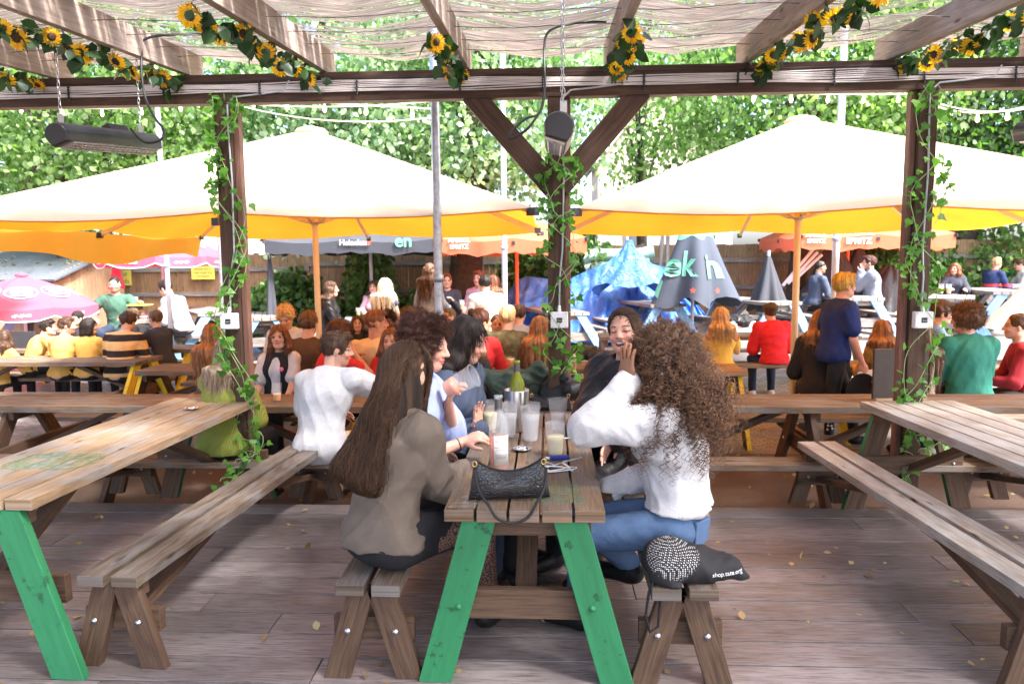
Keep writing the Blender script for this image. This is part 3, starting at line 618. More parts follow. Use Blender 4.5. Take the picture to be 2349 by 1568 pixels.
def tree(cx, cy, z0, z1, rx, ry, n, lm, lab, trunk_h=None, holes=.5, size=.13, tr=.17, lean=0, nc=None):
    n = int(n*1.5); size *= .84
    e = empty('tree', (cx, cy, .2), 0, lab, 'tree', 'trees beyond the fence')
    rg = np.random.default_rng(int(abs(cx)*97+cy*13)); nc = nc or int(n/75)
    # clump centres in an ellipsoid shell, then leaves in flattened clumps
    d_ = rg.normal(size=(nc, 3)); d_ /= np.linalg.norm(d_, axis=1)[:, None]; r_ = rg.uniform(.35, 1, nc)**.6
    c = d_*r_[:, None]*np.array([rx, ry, (z1-z0)/2])+np.array([0, 0, (z0+z1)/2-.2])
    pick = rg.integers(0, nc, n); sp = np.array([.42, .42, .2])*rg.uniform(.7, 1.5, (nc, 1))
    off = rg.normal(size=(n, 3))*sp[pick]; P = c[pick]+off; P[:, 2] -= .25*np.hypot(off[:, 0], off[:, 1])
    P = P[P[:, 2] > .2]
    link('crown', leaves_mesh('crown', P, size, rg=rg), MAT[lm], e)
    g = MB(); H = z0+(z1-z0)*.75; pts = [(lean*t*t+.12*math.sin(t*5+cx), .1*math.sin(t*4), H*t-.2) for t in np.linspace(0, 1, 9)]
    g.tube(pts, [tr*(1.25-.9*t) for t in np.linspace(0, 1, 9)], 10); g.build('trunk', MAT['bark'], e)
    g = MB()
    for k in range(12):
        b = pts[3+k % 5]; q = c[rg.integers(0, nc)]; mid = (np.array(b)+q)/2+np.array([0, 0, .3]); L = [b, tuple(mid), tuple(q)]
        g.tube(L, [tr*.35, tr*.2, .015], 6)
    g.build('branches', MAT['bark'], e); return e
tree(-9.6, 14.5, 2.6, 8.0, 3.2, 1.8, 15000, 'lime_leaves', 'bright green leafy tree at the far left, above the grey shed roof', size=.15)
tree(-13.5, 18.5, 2.4, 9.5, 3.6, 2.2, 9000, 'lime_leaves', 'green tree at the left edge standing behind the shed', size=.16)
tree(-4.9, 16.6, 2.3, 8.6, 3.1, 1.9, 17000, 'silver_leaves', 'tree with pale silvery leaves between the left post and the scaffold pole', size=.17, tr=.3)
tree(-1.6, 14.6, 2.7, 7.6, 2.6, 1.5, 12000, 'silver_leaves', 'pale leaved tree behind the scaffold pole, its trunk against the fence', size=.15, tr=.32)
tree(2.35, 18.6, 3.6, 9.4, 1.9, 1.5, 3600, 'lime_leaves', 'thin crowned tree with sky showing through, behind the middle post', size=.16, tr=.12)
tree(5.0, 15.2, 2.5, 8.2, 2.6, 1.7, 12000, 'lime_leaves', 'green tree right of the middle post, over the folded green and black parasol', size=.15)
tree(8.9, 16.4, 2.4, 8.8, 2.9, 1.9, 15000, 'dark_leaves', 'dark green tree behind the peak of the right yellow parasol', size=.16, tr=.32)
tree(12.8, 15.4, 2.2, 8.0, 3.0, 1.9, 13000, 'lime_leaves', 'green tree behind the right post, above the far benches', size=.15)
tree(17.2, 18, 1.8, 9, 3.6, 2.4, 9000, 'silver_leaves', 'pale green tree at the far right edge', size=.17)
# hedges and shrubs (each one thing)
def bush(c, r, n, lm, lab, size=.11, cat='shrub', name='shrub', grp=None):
    rg = np.random.default_rng(int(abs(c[0])*31+c[1]*7+n)); d_ = rg.normal(size=(n, 3)); d_ /= np.linalg.norm(d_, axis=1)[:, None]
    P = d_*(rg.uniform(.15, 1, n)**.45)[:, None]*np.array(r); P += .12*np.sin(P[:, [1, 2, 0]]*5+c[0]); P[:, 2] += 0
    P = P[P[:, 2]+c[2] > gz(c[1], c[0])]; e = empty(name, c, 0, lab, cat, grp); link('foliage', leaves_mesh('foliage', P, size, nrm=d_[:len(P)]*.8, rg=rg), MAT[lm], e)
    g = MB()
    for k in range(7): a = k*.9; g.tube([(0, 0, -c[2]+gz(c[1], c[0])), (r[0]*.3*math.cos(a), r[1]*.3*math.sin(a), 0), (r[0]*.6*math.cos(a), r[1]*.6*math.sin(a), r[2]*.6)], [.03, .015, .006], 5)
    g.build('stem', MAT['bark'], e); return e
G = 'shrubs along the fence'
bush((-4.95, 13.9, .8), (1.15, .7, .85), 3000, 'dark_leaves', 'low dark shrub with rounded leaves in front of the fence, left of the parasol pole', .15, grp=G)
bush((-3.55, 14.6, 1.1), (.6, .5, 1.15), 1500, 'lime_leaves', 'taller shrub with yellowish leaves just left of the pale parasol pole', .14, grp=G)
bush((-1.9, 14.2, .6), (1.9, .6, .6), 3000, 'dark_leaves', 'long low leafy shrub behind the blonde women and around the trunk', .14, grp=G)
bush((.35, 15.3, 1.25), (1.5, .6, 1.25), 4200, 'dark_leaves', 'climbing shrub with rounded leaves behind the group under the orange parasol', .15, grp=G)
bush((7.0, 15.6, 1.75), (1.3, .5, .85), 2400, 'dark_leaves', 'ivy growing over the dark fence beside the folded green and black parasol', .12, grp=G)
bush((9.6, 15.9, 1.2), (1.4, .6, 1.2), 3200, 'lime_leaves', 'leafy climber behind the black tarpaulins', .13, grp=G)
bush((12.6, 15.2, 1.3), (2.1, .7, 1.35), 6500, 'dark_leaves', 'dense dark ivy hedge behind the right post and the woman in the puffer jacket', .13, grp=G)
bush((16.3, 15.6, 1.4), (2.0, .7, 1.4), 5200, 'dark_leaves', 'dark ivy hedge behind the three men at the far right', .13, grp=G)
bush((-6.1, 12.6, .45), (.35, .3, .3), 500, 'ivy_leaves', 'small bright fern at the foot of the left fence', .12, grp=G)
# ------------------------------------------------------------------ fence, shed, brick house
FY = 16.0
def fence(x0, x1, y0, y1, h, lab, m_='fence_wood'):
    L = math.hypot(x1-x0, y1-y0); e = empty('fence', (x0, y0, .2), math.atan2(y1-y0, x1-x0), lab, 'fence', 'wooden fences round the yard'); g = MB(); x = 0
    while x < L:
        w_ = .135; g.bar((x+w_/2, random.uniform(-.008, .008), 0), (x+w_/2, 0, h-random.uniform(0, .015)), .02, w_-.004, up=(1, 0, 0)); x += w_
    g.build('boards', MAT[m_], e)
    for z in (.35, h*.52, h*.82): g = MB(); g.bar((0, -.035, z), (L, -.035, z), .05, .09); g.build('rail', MAT['far_wood'], e)
    k = 0.
    while k <= L: g = MB(); g.bar((k, .07, 0), (k, .07, h+.03), .09, .09, up=(0, 1, 0)); g.build('post', MAT['far_wood'], e); k += 2.4
    return e
fence(-16, -5.2, FY, FY, 1.78, 'pale board fence behind the shed and the man in the green shirt')
fence(-5.2, 2.4, FY, FY, 1.9, 'orange brown board fence behind the black parasol and the shrubs')
fence(2.4, 5.6, FY, FY+.2, 1.9, 'short stretch of weathered fence behind the blue tarpaulin')
fence(5.6, 10.5, FY+.2, FY, 1.95, 'dark board fence behind the folded green and black parasol')
def shed():
    x0, x1 = at(-30, 640, 13.2).x, at(122, 640, 13.2).x; zt = at(110, 648, 13.2).z; e = empty('shed', (x0, 13.2, .2), 0, 'wooden shed with a grey felt roof littered with leaves, at the far left', 'shed')
    W_2 = x1-x0; D = 2.2; h = zt-.2; g = MB(); x = -.8
    while x < W_2: g.bar((x+.06, 0, 0), (x+.06, 0, h), .02, .12, up=(1, 0, 0)); x += .125
    g.build('wall', MAT['shed_wood'], e); g = MB(); y = 0
    while y < D: g.bar((W_2, y+.06, 0), (W_2, y+.06, h+.14+.28*y), .12, .02, up=(1, 0, 0)); y += .125
    g.build('wall', MAT['shed_wood'], e)
    g = MB(); g.bar((-.9, -.02, h-.2), (W_2+.01, -.02, h-.2), .02, .08); g.build('trim', MAT['shed_wood'], e)
    g = MB(); g.bar((W_2/2-.4, -.18, h+.05), (W_2/2-.4, D, h+.05+.30*D), W_2+1.1, .04, up=(0, 0, 1)); g.build('roof', plain('roof_felt', (.1, .115, .135), .9, 0, .3, 30, .4), e, bevel=.004)
    C = np.array([(random.uniform(-.5, W_2), y_, 0) for y_ in np.random.default_rng(4).uniform(0, 1.9, 130)]); C[:, 2] = h+.082+.30*(C[:, 1]); me = leaves_mesh('fallen_leaves', C, .09, nrm=np.array([[0, 0, 3.]]), down=0)
    o = link('fallen_leaves', me, MAT['dry_leaves'], None, (x0, 13.2, .2)); tag(o, 'dry brown leaves lying on the grey shed roof', 'leaves', kind='stuff')
wood('shed_wood', (.45, .25, .14), (.65, .42, .28), weather=.4)
leafmat('dry_leaves', [(.3, .17, .06), (.5, .36, .16), (.2, .12, .06), (.55, .45, .25), (.35, .4, .15)], .2, .7)
shed()
def house(cx, cy, w_, h, lab, col):
    e = empty('brick_house', (cx, cy, 0), 0, lab, 'house', 'houses behind the trees'); m_, n, b, out = mat('brick_'+lab[:4]); mp = mapped(n, 'Object', (1, 1, 1)); mp.inputs['Rotation'].default_value = (R(90), 0, 0)
    br = N(n, 'TexBrick'); n.links.new(mp.outputs[0], br.inputs[0]); br.inputs['Scale'].default_value = 3.2; br.inputs['Color1'].default_value = (*col, 1); br.inputs['Color2'].default_value = (*[c*.7 for c in col], 1); br.inputs['Mortar'].default_value = (.5, .47, .43, 1); br.inputs['Mortar Size'].default_value = .025
    n.links.new(br.outputs[0], b.inputs['Base Color']); b.inputs['Roughness'].default_value = .9
    g = MB(); a = h*.62; g.poly([(-w_/2, 0, 0), (w_/2, 0, 0), (w_/2, 0, a), (0, 0, h), (-w_/2, 0, a)], 5, (0, 1, 0)); g.build('wall', m_, e)
    for s in (-1, 1): g = MB(); g.bar((s*(w_/2+.3), 2.4, a-.2), (0, 2.4, h+.1), 5.4, .14, up=(0, 0, 1)); g.build('roof', plain('slate', (.16, .16, .18), .7), e)
    for s in (-1, 1): g = MB(); g.bar((s*(w_/2+.3), -.36, a-.28), (0, -.36, h+.02), .08, .3, up=(0, 0, 1)); g.build('bargeboard', MAT['white_plastic'], e)
    for x in (-w_*.2, w_*.2):
        g = MB(); g.bar((x, -.02, a*.35), (x, -.02, a*.75), 1.0, .06, up=(0, 1, 0)); f = g.build('window', MAT['white_plastic'], e); g = MB(); g.bar((x, -.06, a*.37), (x, -.06, a*.73), .85, .02, up=(0, 1, 0)); g.build('pane', plain('window_glass', (.1, .12, .14), .1), f)
    g = MB(); g.box((w_*.25, 2, h+.3), (.9, .7, 1.8)); g.build('chimney', m_, e)
house(-17.5, 30, 8, 9.2, 'pale brick gable with a white bargeboard behind the left trees', (.5, .4, .34)); house(5.2, 34, 6, 10, 'narrow brick house seen through the gap behind the middle post', (.62, .48, .4))
# ------------------------------------------------------------------ poles
def pole(x, y, z0, z1, r, m_, lab, name='pole'):
    e = empty(name, (x, y, z0), 0, lab, 'pole'); g = MB(); g.tube([(0, 0, 0), (0, 0, z1-z0)], r, 14); g.build('tube', m_, e)
    for z in ((z1-z0)*.38, (z1-z0)*.8): g = MB(); g.lathe([(r, -.03), (r*1.25, -.028), (r*1.25, .028), (r, .03)], (0, 0, z), 14); g.build('clamp', m_, e)
    return e
galv = plain('galvanised', (.42, .43, .46), .38, .85, .25, 25, .2); wp = plain('pale_pole', (.55, .6, .68), .4, .3, .1)
pole(at(1003, 500, 5.8).x, 5.8, -.12, 4.6, .034, galv, 'galvanised scaffold pole standing left of the middle post', 'scaffold_pole')
pole(at(376, 500, 10.8).x, 10.8, gz(10.8), 4.6, .035, wp, 'thin pale blue pole beside the man in the white shirt')
pole(at(1156, 500, 12).x, 12, gz(12), 5, .045, wp, 'thin pale pole left of the orange parasol')
pole(at(1918, 560, 11).x, 11, gz(11, 5), 5.2, .05, wp, 'pale blue pole behind the walking man')
pole(at(505, 600, 12.5).x, 12.5, gz(12.5), 3.2, .03, galv, 'thin grey pole just left of the left post')
# ------------------------------------------------------------------ bulb strings
def bulbs(p0, p1, sag, n, lab):
    p0, p1 = Vector(p0), Vector(p1); e = empty('string_lights', p0, 0, lab, 'string lights', 'strings of bulbs over the yard'); g = MB(); f = lambda t: (p1-p0)*t-Vector((0, 0, sag*4*t*(1-t)))
    g.tube([f(t) for t in np.linspace(0, 1, 24)], .008, 5); g.build('wire', MAT['white_cable'], e)
    for k in range(n):
        q = f((k+.5)/n); c = MB(); c.lathe([(.0001, -.1), (.015, -.092), (.022, -.07), (.018, -.045), (.012, -.03), (.012, 0)], q, 10); c.build('bulb', MAT['warm_bulb'], e)
m_, n, b, out = mat('warm_bulb'); b.inputs['Base Color'].default_value = (.9, .8, .6, 1); b.inputs['Emission Color'].default_value = (1, .75, .4, 1); b.inputs['Emission Strength'].default_value = .5; MAT['warm_bulb'] = m_
bulbs(at(545, 225, 9), at(1003, 250, 7), .0, 5, 'string of bulbs sagging between the left post and the scaffold pole')
bulbs(at(0, 235, 9), at(545, 215, 9.5), .12, 6, 'string of bulbs behind the upper left heater')
bulbs(at(1500, 205, 8), at(2100, 215, 9), .02, 7, 'string of bulbs right below the beam between the middle and right posts')
bulbs(at(2100, 225, 9), at(2349, 245, 7.5), .1, 4, 'string of bulbs right of the right post')
for k, (a, b, s) in enumerate((((560, 238, 9), (1130, 215, 8), .15), ((560, 245, 9), (1000, 268, 8), .2), ((2140, 232, 9), (2349, 250, 8), .12))):
    p0, p1 = at(*a), at(*b); g = MB(); g.tube([p0.lerp(p1, t)-Vector((0, 0, s*4*t*(1-t)*.5)) for t in np.linspace(0, 1, 20)], .007, 5); tag(g.build('overhead_cable', MAT['white_cable']), ('slack white cable crossing the trees left of the scaffold pole', 'lower slack white cable crossing the trees left of the scaffold pole', 'slack white cable right of the right post')[k], 'cable')
# ------------------------------------------------------------------ far parasols
canvas('black_canvas', (.07, .075, .09), (.05, .05, .06), .1); canvas('orange_canvas', (.88, .24, .13), (1., .28, .12), .4); canvas('pink_canvas', (.78, .14, .22), (.9, .15, .25), .35); plain('orange_metal', (.8, .16, .05), .4)  # black canvas lifted towards grey, haze put into its colour
plain('logo_white', (.82, .82, .82), .7, 0, .03); plain('logo_red', (.75, .1, .06), .7, 0, .03); plain('logo_green', (.16, .52, .36), .7, 0, .05)
def star(par, c, r, m_, name='star_emblem', rot=(R(90), 0, 0)):
    g = MB(); g.poly([((r if k % 2 == 0 else r*.42)*math.sin(k*math.pi/5), (r if k % 2 == 0 else r*.42)*math.cos(k*math.pi/5), 0) for k in range(10)], .003, (0, 0, 1)); o = g.build(name, m_, par, loc=c); o.rotation_euler = rot; return o
bx_ = at(802, 560, 12.35).x
bl = square_parasol(bx_, 13.8, 1.45, at(802, 548, 12.35).z, 2.7, .22, 'black square parasol with white and green lettering, above the women in leather and blonde hair', 'black_canvas', grp='branded parasols in the yard', pole='pale_pole', drop=.2, cap=False)
def onflap(par, body, size, u, v, y, m_, **k): p = at(u, v, y); text(body, size, par, (p.x-par.location.x, y-par.location.y, p.z-par.location.z), (R(90), 0, 0), MAT[m_], **k)
onflap(bl, 'Heineken', .13, 812, 556, 12.32, 'logo_white', bold=.003); p = at(846, 555, 12.31); star(bl, (p.x-bl.location.x, p.y-bl.location.y, p.z-.22), .055, MAT['logo_red']); onflap(bl, 'en', .30, 925, 552, 12.31, 'logo_green', bold=.006)
o1 = square_parasol(at(1178, 560, 12.3).x, 13.5, 1.2, at(1178, 545, 12.3).z, 2.6, .22, 'orange parasol with white lettering left of the middle post', 'orange_canvas', grp='branded parasols in the yard', pole='orange_metal', drop=.22, cap=False)
onflap(o1, 'APEROL\nSPRITZ', .10, 1053, 558, 12.27, 'logo_white', bold=.003)
o2 = square_parasol(at(2015, 545, 13.2).x, 14.5, 1.3, at(2015, 536, 13.2).z, 2.8, .22, 'wide orange parasol with white lettering behind the walking man', 'orange_canvas', grp='branded parasols in the yard', pole='orange_metal', drop=.22, cap=False)
onflap(o2, 'APEROL\nSPRITZ', .14, 1971, 542, 13.17, 'logo_white', bold=.004); onflap(o2, 'APEROL\nSPRITZ', .10, 1873, 545, 13.17, 'logo_white', bold=.003)
def oct_parasol(c, r, zr, zp, lab, rz=.2):
    e = empty('parasol', (c[0], c[1], gz(c[1], c[0])), rz, lab, 'parasol', 'pink parasols on the left'); g0 = gz(c[1], c[0]); g = MB(); n = 8
    for k in range(n):
        P = np.zeros((8, 7, 3)); a0, a1 = 2*math.pi*k/n, 2*math.pi*(k+1)/n
        for i in range(8):
            t = .04+.96*i/7
            for j in range(7):
                s = j/6; x = (1-s)*math.cos(a0)+s*math.cos(a1); y = (1-s)*math.sin(a0)+s*math.sin(a1); P[i, j] = (x*r*t, y*r*t, zp-g0-(zp-zr)*(t**1.35)-.03*math.sin(math.pi*s)*t)
        g.grid(P); Q = np.zeros((4, 7, 3))
        for i in range(4):
            for j in range(7): s = j/6; Q[i, j] = P[7, j]+np.array([0, 0, -.17*i/3*(.72+.28*min(1, 4*min(s, 1-s)))])
        g.grid(Q)
    g.build('canopy', MAT['pink_canvas'], e)
    g = MB()
    for k in range(n):
        a0, a1 = 2*math.pi*k/n, 2*math.pi*(k+1)/n; pts = []
        for s in np.linspace(0, 1, 13): x = (1-s)*math.cos(a0)+s*math.cos(a1); y = (1-s)*math.sin(a0)+s*math.sin(a1); pts.append((x*r*1.003, y*r*1.003, zr-g0-.03*math.sin(math.pi*s)-.175*(.72+.28*min(1, 4*min(s, 1-s)))))
        g.tube(pts, .010, 5)
    g.build('edging', MAT['logo_white'], e)
    g = MB(); g.tube([(0, 0, 0), (0, 0, zp-g0+.05)], .025, 10); g.build('pole', MAT['pale_pole'], e); g = MB(); g.lathe([(.09, 0), (.1, .02), (.05, .05), (.001, .06)], (0, 0, zp-g0), 12); g.build('vent_cap', MAT['pink_canvas'], e)
    for k in range(n):
        am = 2*math.pi*(k+.5)/n; dr = r*math.cos(math.pi/n); t = .62; z = zp-g0-(zp-zr)*(t**1.35)-.02; cx, cy = math.cos(am)*dr*t, math.sin(am)*dr*t; sl = (zp-zr)*1.35*t**.35/dr
        for rr, w_ in ((.19, .02),): 
            q = []
            for u in np.linspace(0, 2*math.pi, 25)[:-1]:
                a, b_ = rr*math.cos(u)*1.15, rr*math.sin(u)*.8; q.append((cx-math.sin(am)*a+math.cos(am)*b_, cy+math.cos(am)*a+math.sin(am)*b_, z+.02-sl*b_))
            g = MB(); g.tube(q, .012, 5, closed=True, flat=.5); 
            for s2 in (-.35, 0, .35): g.tube([(cx-math.sin(am)*a+math.cos(am)*(s2*.2+.03*math.sin(a*30+s2)), cy+math.cos(am)*a+math.sin(am)*(s2*.2+.03*math.sin(a*30+s2)), z+.022-sl*(s2*.2)) for a in np.linspace(-.14, .14, 7)], .011, 4)
            g.build('emblem', MAT['logo_white'], e)
    for k in range(n):
        am = 2*math.pi*(k+.5)/n; dr = r*math.cos(math.pi/n)+.012; text('PALE ALE\nBREWERS', .055, e, (math.cos(am)*dr, math.sin(am)*dr, zr-g0-.125), (R(90), 0, am+R(90)), MAT['logo_white'], bold=.002) if False else None
        g = MB()
        for i in range(9): g.box(((i-4)*.028, 0, .018*((i*7) % 3-1)*.3), (.016, .004, .03+.01*((i*5) % 3)))
        o = g.build('printed_word', MAT['logo_white'], e, loc=(math.cos(am)*dr, math.sin(am)*dr, zr-g0-.11)); o.rotation_euler = (0, 0, am+R(90))
    return e
oct_parasol((at(55, 700, 11.6).x, 11.6), 1.12, 1.05+.10, 1.62, 'open pink parasol with round white emblems low at the far left')
oct_parasol((at(372, 600, 13.4).x, 13.4), 1.12, 1.93, 2.45, 'pink parasol with a white edge over the man in green and the man in white', .39)
def folded(c, zt, h, r, m_, lab, n=8, twist=.3, seg=14, par=None, pm='pale_pole'):
    e = empty('folded_parasol', (c[0], c[1], gz(c[1], c[0])), 0, lab, 'folded parasol', 'folded parasols'); zt -= gz(c[1], c[0]); g = MB(); P = np.zeros((seg, 8*n+1, 3))
    for i in range(seg):
        t = i/(seg-1)
        for j in range(8*n+1):
            a = 2*math.pi*j/(8*n); rr = r*(.06+.94*t**.9)*(1+.22*math.cos(n*a+twist*t*3)*(.3+t)+.06*math.sin(3*a+2)); z = zt-h*t-.12*h*t*(.5+.5*math.cos(n*a))
            P[i, j] = (rr*math.cos(a), rr*math.sin(a), z)
    g.grid(P); g.build('canopy', MAT[m_], e); g = MB(); g.tube([(0, 0, 0), (0, 0, zt+.06)], .028, 10); g.build('pole', MAT[pm], e); return e, P
# big folded parasol with green lettering
FX, FYY, FZ, FH, FR = at(1590, 600, 12.7).x, 12.7, 2.80, 1.62, .60; G0 = gz(FYY, FX)
canvas('slate_canvas', (.075, .09, .12), (.05, .06, .08), .05)  # black cloth raised to bluish slate, haze is in the colour
fe, FP = folded((FX, FYY), FZ, FH, FR, 'slate_canvas', 'big half folded black parasol with green bands and large green letters', n=5, twist=.5)
g = MB(); g.grid(np.array([[FP[i, j % 40]*[1.02, 1.02, 1]+[0, 0, .003] for j in range(21, 40)] for i in range(2, 6)])); g.build('green_band', MAT['logo_green'], fe)
g = MB(); g.grid(np.array([[FP[i, j]*[1.02, 1.02, 1]+[0, 0, .003] for j in range(19, 24)] for i in range(10, 13)])); g.build('green_patch', MAT['logo_green'], fe)
def wrapf(a0, zc, rr):
    def f_(V):
        o = V.copy(); a = a0+V[:, 0]/rr; t = np.clip((FZ-G0-(zc+V[:, 1]))/FH, 0, 1); t = np.clip((FZ-G0-(zc+V[:, 1])-.12*t*(.5+.5*np.cos(5*a)))/FH, .01, 1)
        r0 = FR*(.06+.94*t**.9)*(1+.22*np.cos(5*a+.5*t*3)*(.3+t)+.06*np.sin(3*a+2))+.014+V[:, 2]; o[:, 0] = r0*np.cos(a); o[:, 1] = r0*np.sin(a); o[:, 2] = zc+V[:, 1]; return o
    return f_
text('ek', .56, fe, (0, 0, 0), (0, 0, 0), MAT['logo_green'], bold=.016, warp=wrapf(R(232), 1.70-G0, .5)); text('in', .56, fe, (0, 0, 0), (0, 0, 0), MAT['logo_green'], bold=.016, warp=wrapf(R(308), 1.66-G0, .5))
for a, z in ((258, 1.30-G0), (292, 1.29-G0)): star(fe, (.68*math.cos(R(a)), .74*math.sin(R(a))-.03, z), .055, MAT['logo_red'], rot=(R(90), 0, R(a+90)))
folded((at(1762, 620, 12.6).x, 12.6), at(1762, 582, 12.6).z, .85, .28, 'black_canvas', 'small folded black parasol with a pointed top, right of the green lettered one', n=6)
folded((at(268, 640, 12.9).x, 12.9), at(261, 590, 12.9).z, .5, .12, 'pink_canvas', 'small folded red parasol with a white tip leaning by the shed', n=5)
folded((at(618, 600, 12.6).x, 12.6), at(618, 545, 12.6).z, 1.3, .09, 'black_canvas', 'tightly folded black parasol hanging below the left end of the black canopy', n=4)
# far right pale parasol edge
canvas('white_canvas', (.8, .82, .88), (.8, .85, .95), .3)
folded((at(2440, 650, 8.4).x, 8.4), 1.95, .85, .62, 'white_canvas', 'drooping white parasol cut off by the right edge', n=4)
# ------------------------------------------------------------------ people: one smooth surface per body, grown from a distance field
class Field:
    def __init__(s, pts, pad, h, hc=None, hr=.15, hh=None):
        P = np.array(pts); lo = P.min(0)-pad; hi = P.max(0)+pad; s.ax = []
        for k in range(3):
            if hc is None: s.ax.append(np.arange(lo[k], hi[k], h)); continue
            a = max(lo[k], hc[k]-hr); b = min(hi[k], hc[k]+hr)
            s.ax.append(np.concatenate([np.arange(lo[k], a-h*.6, h), np.arange(a, b, hh), np.arange(b, hi[k]+h, h)]))
        s.ax = [np.array(a, np.float32) for a in s.ax]; s.F = np.full([len(a) for a in s.ax], .25, np.float32)
    def _sub(s, lo, hi):
        sl = []; 
        for k in range(3):
            a = max(0, np.searchsorted(s.ax[k], lo[k])-1); b = min(len(s.ax[k]), np.searchsorted(s.ax[k], hi[k])+1); sl.append(slice(a, b))
        if any(q.stop <= q.start for q in sl): return None
        X = s.ax[0][sl[0]][:, None, None]; Y = s.ax[1][sl[1]][None, :, None]; Z = s.ax[2][sl[2]][None, None, :]
        return tuple(sl), X, Y, Z
    def _merge(s, sl, d, k, sub):
        F = s.F[sl]
        if sub: d = -d; h = np.maximum(k-np.abs(F-d), 0)/k; s.F[sl] = np.maximum(F, d)+h*h*k*.25
        else: h = np.maximum(k-np.abs(F-d), 0)/k; s.F[sl] = np.minimum(F, d)-h*h*k*.25
    def cap(s, a, b, ra, rb=None, k=.02, sub=False):
        rb = ra if rb is None else rb; a = np.array(a, np.float32); b = np.array(b, np.float32); m_ = max(ra, rb)+k+.03
        q = s._sub(np.minimum(a, b)-m_, np.maximum(a, b)+m_)
        if q is None: return s
        sl, X, Y, Z = q; ab = b-a; L = max(float(ab@ab), 1e-9); px, py, pz = X-a[0], Y-a[1], Z-a[2]
        t = np.clip((px*ab[0]+py*ab[1]+pz*ab[2])/L, 0, 1); d = np.sqrt((px-t*ab[0])**2+(py-t*ab[1])**2+(pz-t*ab[2])**2)-(ra+(rb-ra)*t)
        s._merge(sl, d, k, sub); return s
    def ell(s, c, r, M=None, k=.02, sub=False):
        c = np.array(c, np.float32); r = np.array(r, np.float32); m_ = r.max()+k+.03; q = s._sub(c-m_, c+m_)
        if q is None: return s
        sl, X, Y, Z = q; px, py, pz = X-c[0], Y-c[1], Z-c[2]
        if M is not None: M = np.array(M, np.float32); px, py, pz = [px*M[0][i]+py*M[1][i]+pz*M[2][i] for i in range(3)]
        k0 = np.sqrt((px/r[0])**2+(py/r[1])**2+(pz/r[2])**2)+1e-6; k1 = np.sqrt((px/r[0]**2)**2+(py/r[1]**2)**2+(pz/r[2]**2)**2)+1e-6
        s._merge(sl, k0*(k0-1)/k1, k, sub); return s
    def plane(s, p, n_, k=.01):
        """keep the side the normal points away from"""
        X = s.ax[0][:, None, None]; Y = s.ax[1][None, :, None]; Z = s.ax[2][None, None, :]
        d = (X-p[0])*n_[0]+(Y-p[1])*n_[1]+(Z-p[2])*n_[2]; s.F = np.maximum(s.F, d.astype(np.float32)); return s
    def mesh(s):
        F = s.F; F[0] = F[-1] = .1; F[:, 0] = F[:, -1] = .1; F[:, :, 0] = F[:, :, -1] = .1
        I = F < 0; A = I.astype(np.uint8); c = A[:-1]+A[1:]; c = c[:, :-1]+c[:, 1:]; c = c[:, :, :-1]+c[:, :, 1:]
        idx = np.argwhere((c > 0) & (c < 8)); n = len(idx)
        cor = [(i, j, k) for i in (0, 1) for j in (0, 1) for k in (0, 1)]; val = np.stack([F[idx[:, 0]+a, idx[:, 1]+b, idx[:, 2]+c_] for a, b, c_ in cor], 1)
        pos = np.zeros((n, 3)); cnt = np.zeros(n)
        for a in range(8):
            for ax_ in range(3):
                if cor[a][ax_]: continue
                b = a+(4, 2, 1)[ax_]; va, vb = val[:, a], val[:, b]; m_ = (va < 0) != (vb < 0); t = np.where(m_, va/(va-vb+1e-12), 0)
                q = np.tile(np.array(cor[a], float), (n, 1)); q[:, ax_] += t; pos += q*m_[:, None]; cnt += m_
        pos /= cnt[:, None]; V = np.zeros((n, 3))
        for k in range(3):
            a = s.ax[k]; i = idx[:, k]; V[:, k] = a[i]+(a[i+1]-a[i])*pos[:, k]
        ID = np.full(c.shape, -1, np.int32); ID[idx[:, 0], idx[:, 1], idx[:, 2]] = np.arange(n); Q = []
        for ax_ in range(3):
            sl0 = [slice(None)]*3; sl1 = [slice(None)]*3; sl0[ax_] = slice(0, -1); sl1[ax_] = slice(1, None); e = np.argwhere(I[tuple(sl0)] != I[tuple(sl1)]); fl = I[e[:, 0], e[:, 1], e[:, 2]]
            u, v = [(1, 2), (2, 0), (0, 1)][ax_]; ok = (e[:, u] > 0) & (e[:, v] > 0); e = e[ok]; fl = fl[ok]; cs = []
            for du, dv in ((-1, -1), (0, -1), (0, 0), (-1, 0)):
                g = e.copy(); g[:, u] += du; g[:, v] += dv; cs.append(ID[np.minimum(g[:, 0], c.shape[0]-1), np.minimum(g[:, 1], c.shape[1]-1), np.minimum(g[:, 2], c.shape[2]-1)])
            q = np.stack(cs, 1); q[~fl] = q[~fl][:, ::-1]; Q.append(q[(q >= 0).all(1)])
        Q = np.concatenate(Q) if Q else np.zeros((0, 4), int)
        return V, Q
def smooth_mesh(V, Q, it=2, lam=.5):
    for _ in range(it):
        S_ = np.zeros_like(V); c = np.zeros(len(V))
        for i in range(4):
            a, b = Q[:, i], Q[:, (i+1) % 4]; np.add.at(S_, a, V[b]); np.add.at(c, a, 1); np.add.at(S_, b, V[a]); np.add.at(c, b, 1)
        V = V+lam*(S_/np.maximum(c, 1)[:, None]-V)
    return V
def vnormals(V, Q):
    n = np.cross(V[Q[:, 2]]-V[Q[:, 0]], V[Q[:, 3]]-V[Q[:, 1]]); N_ = np.zeros_like(V)
    for i in range(4): np.add.at(N_, Q[:, i], n)
    return N_/(np.linalg.norm(N_, axis=1)[:, None]+1e-12)
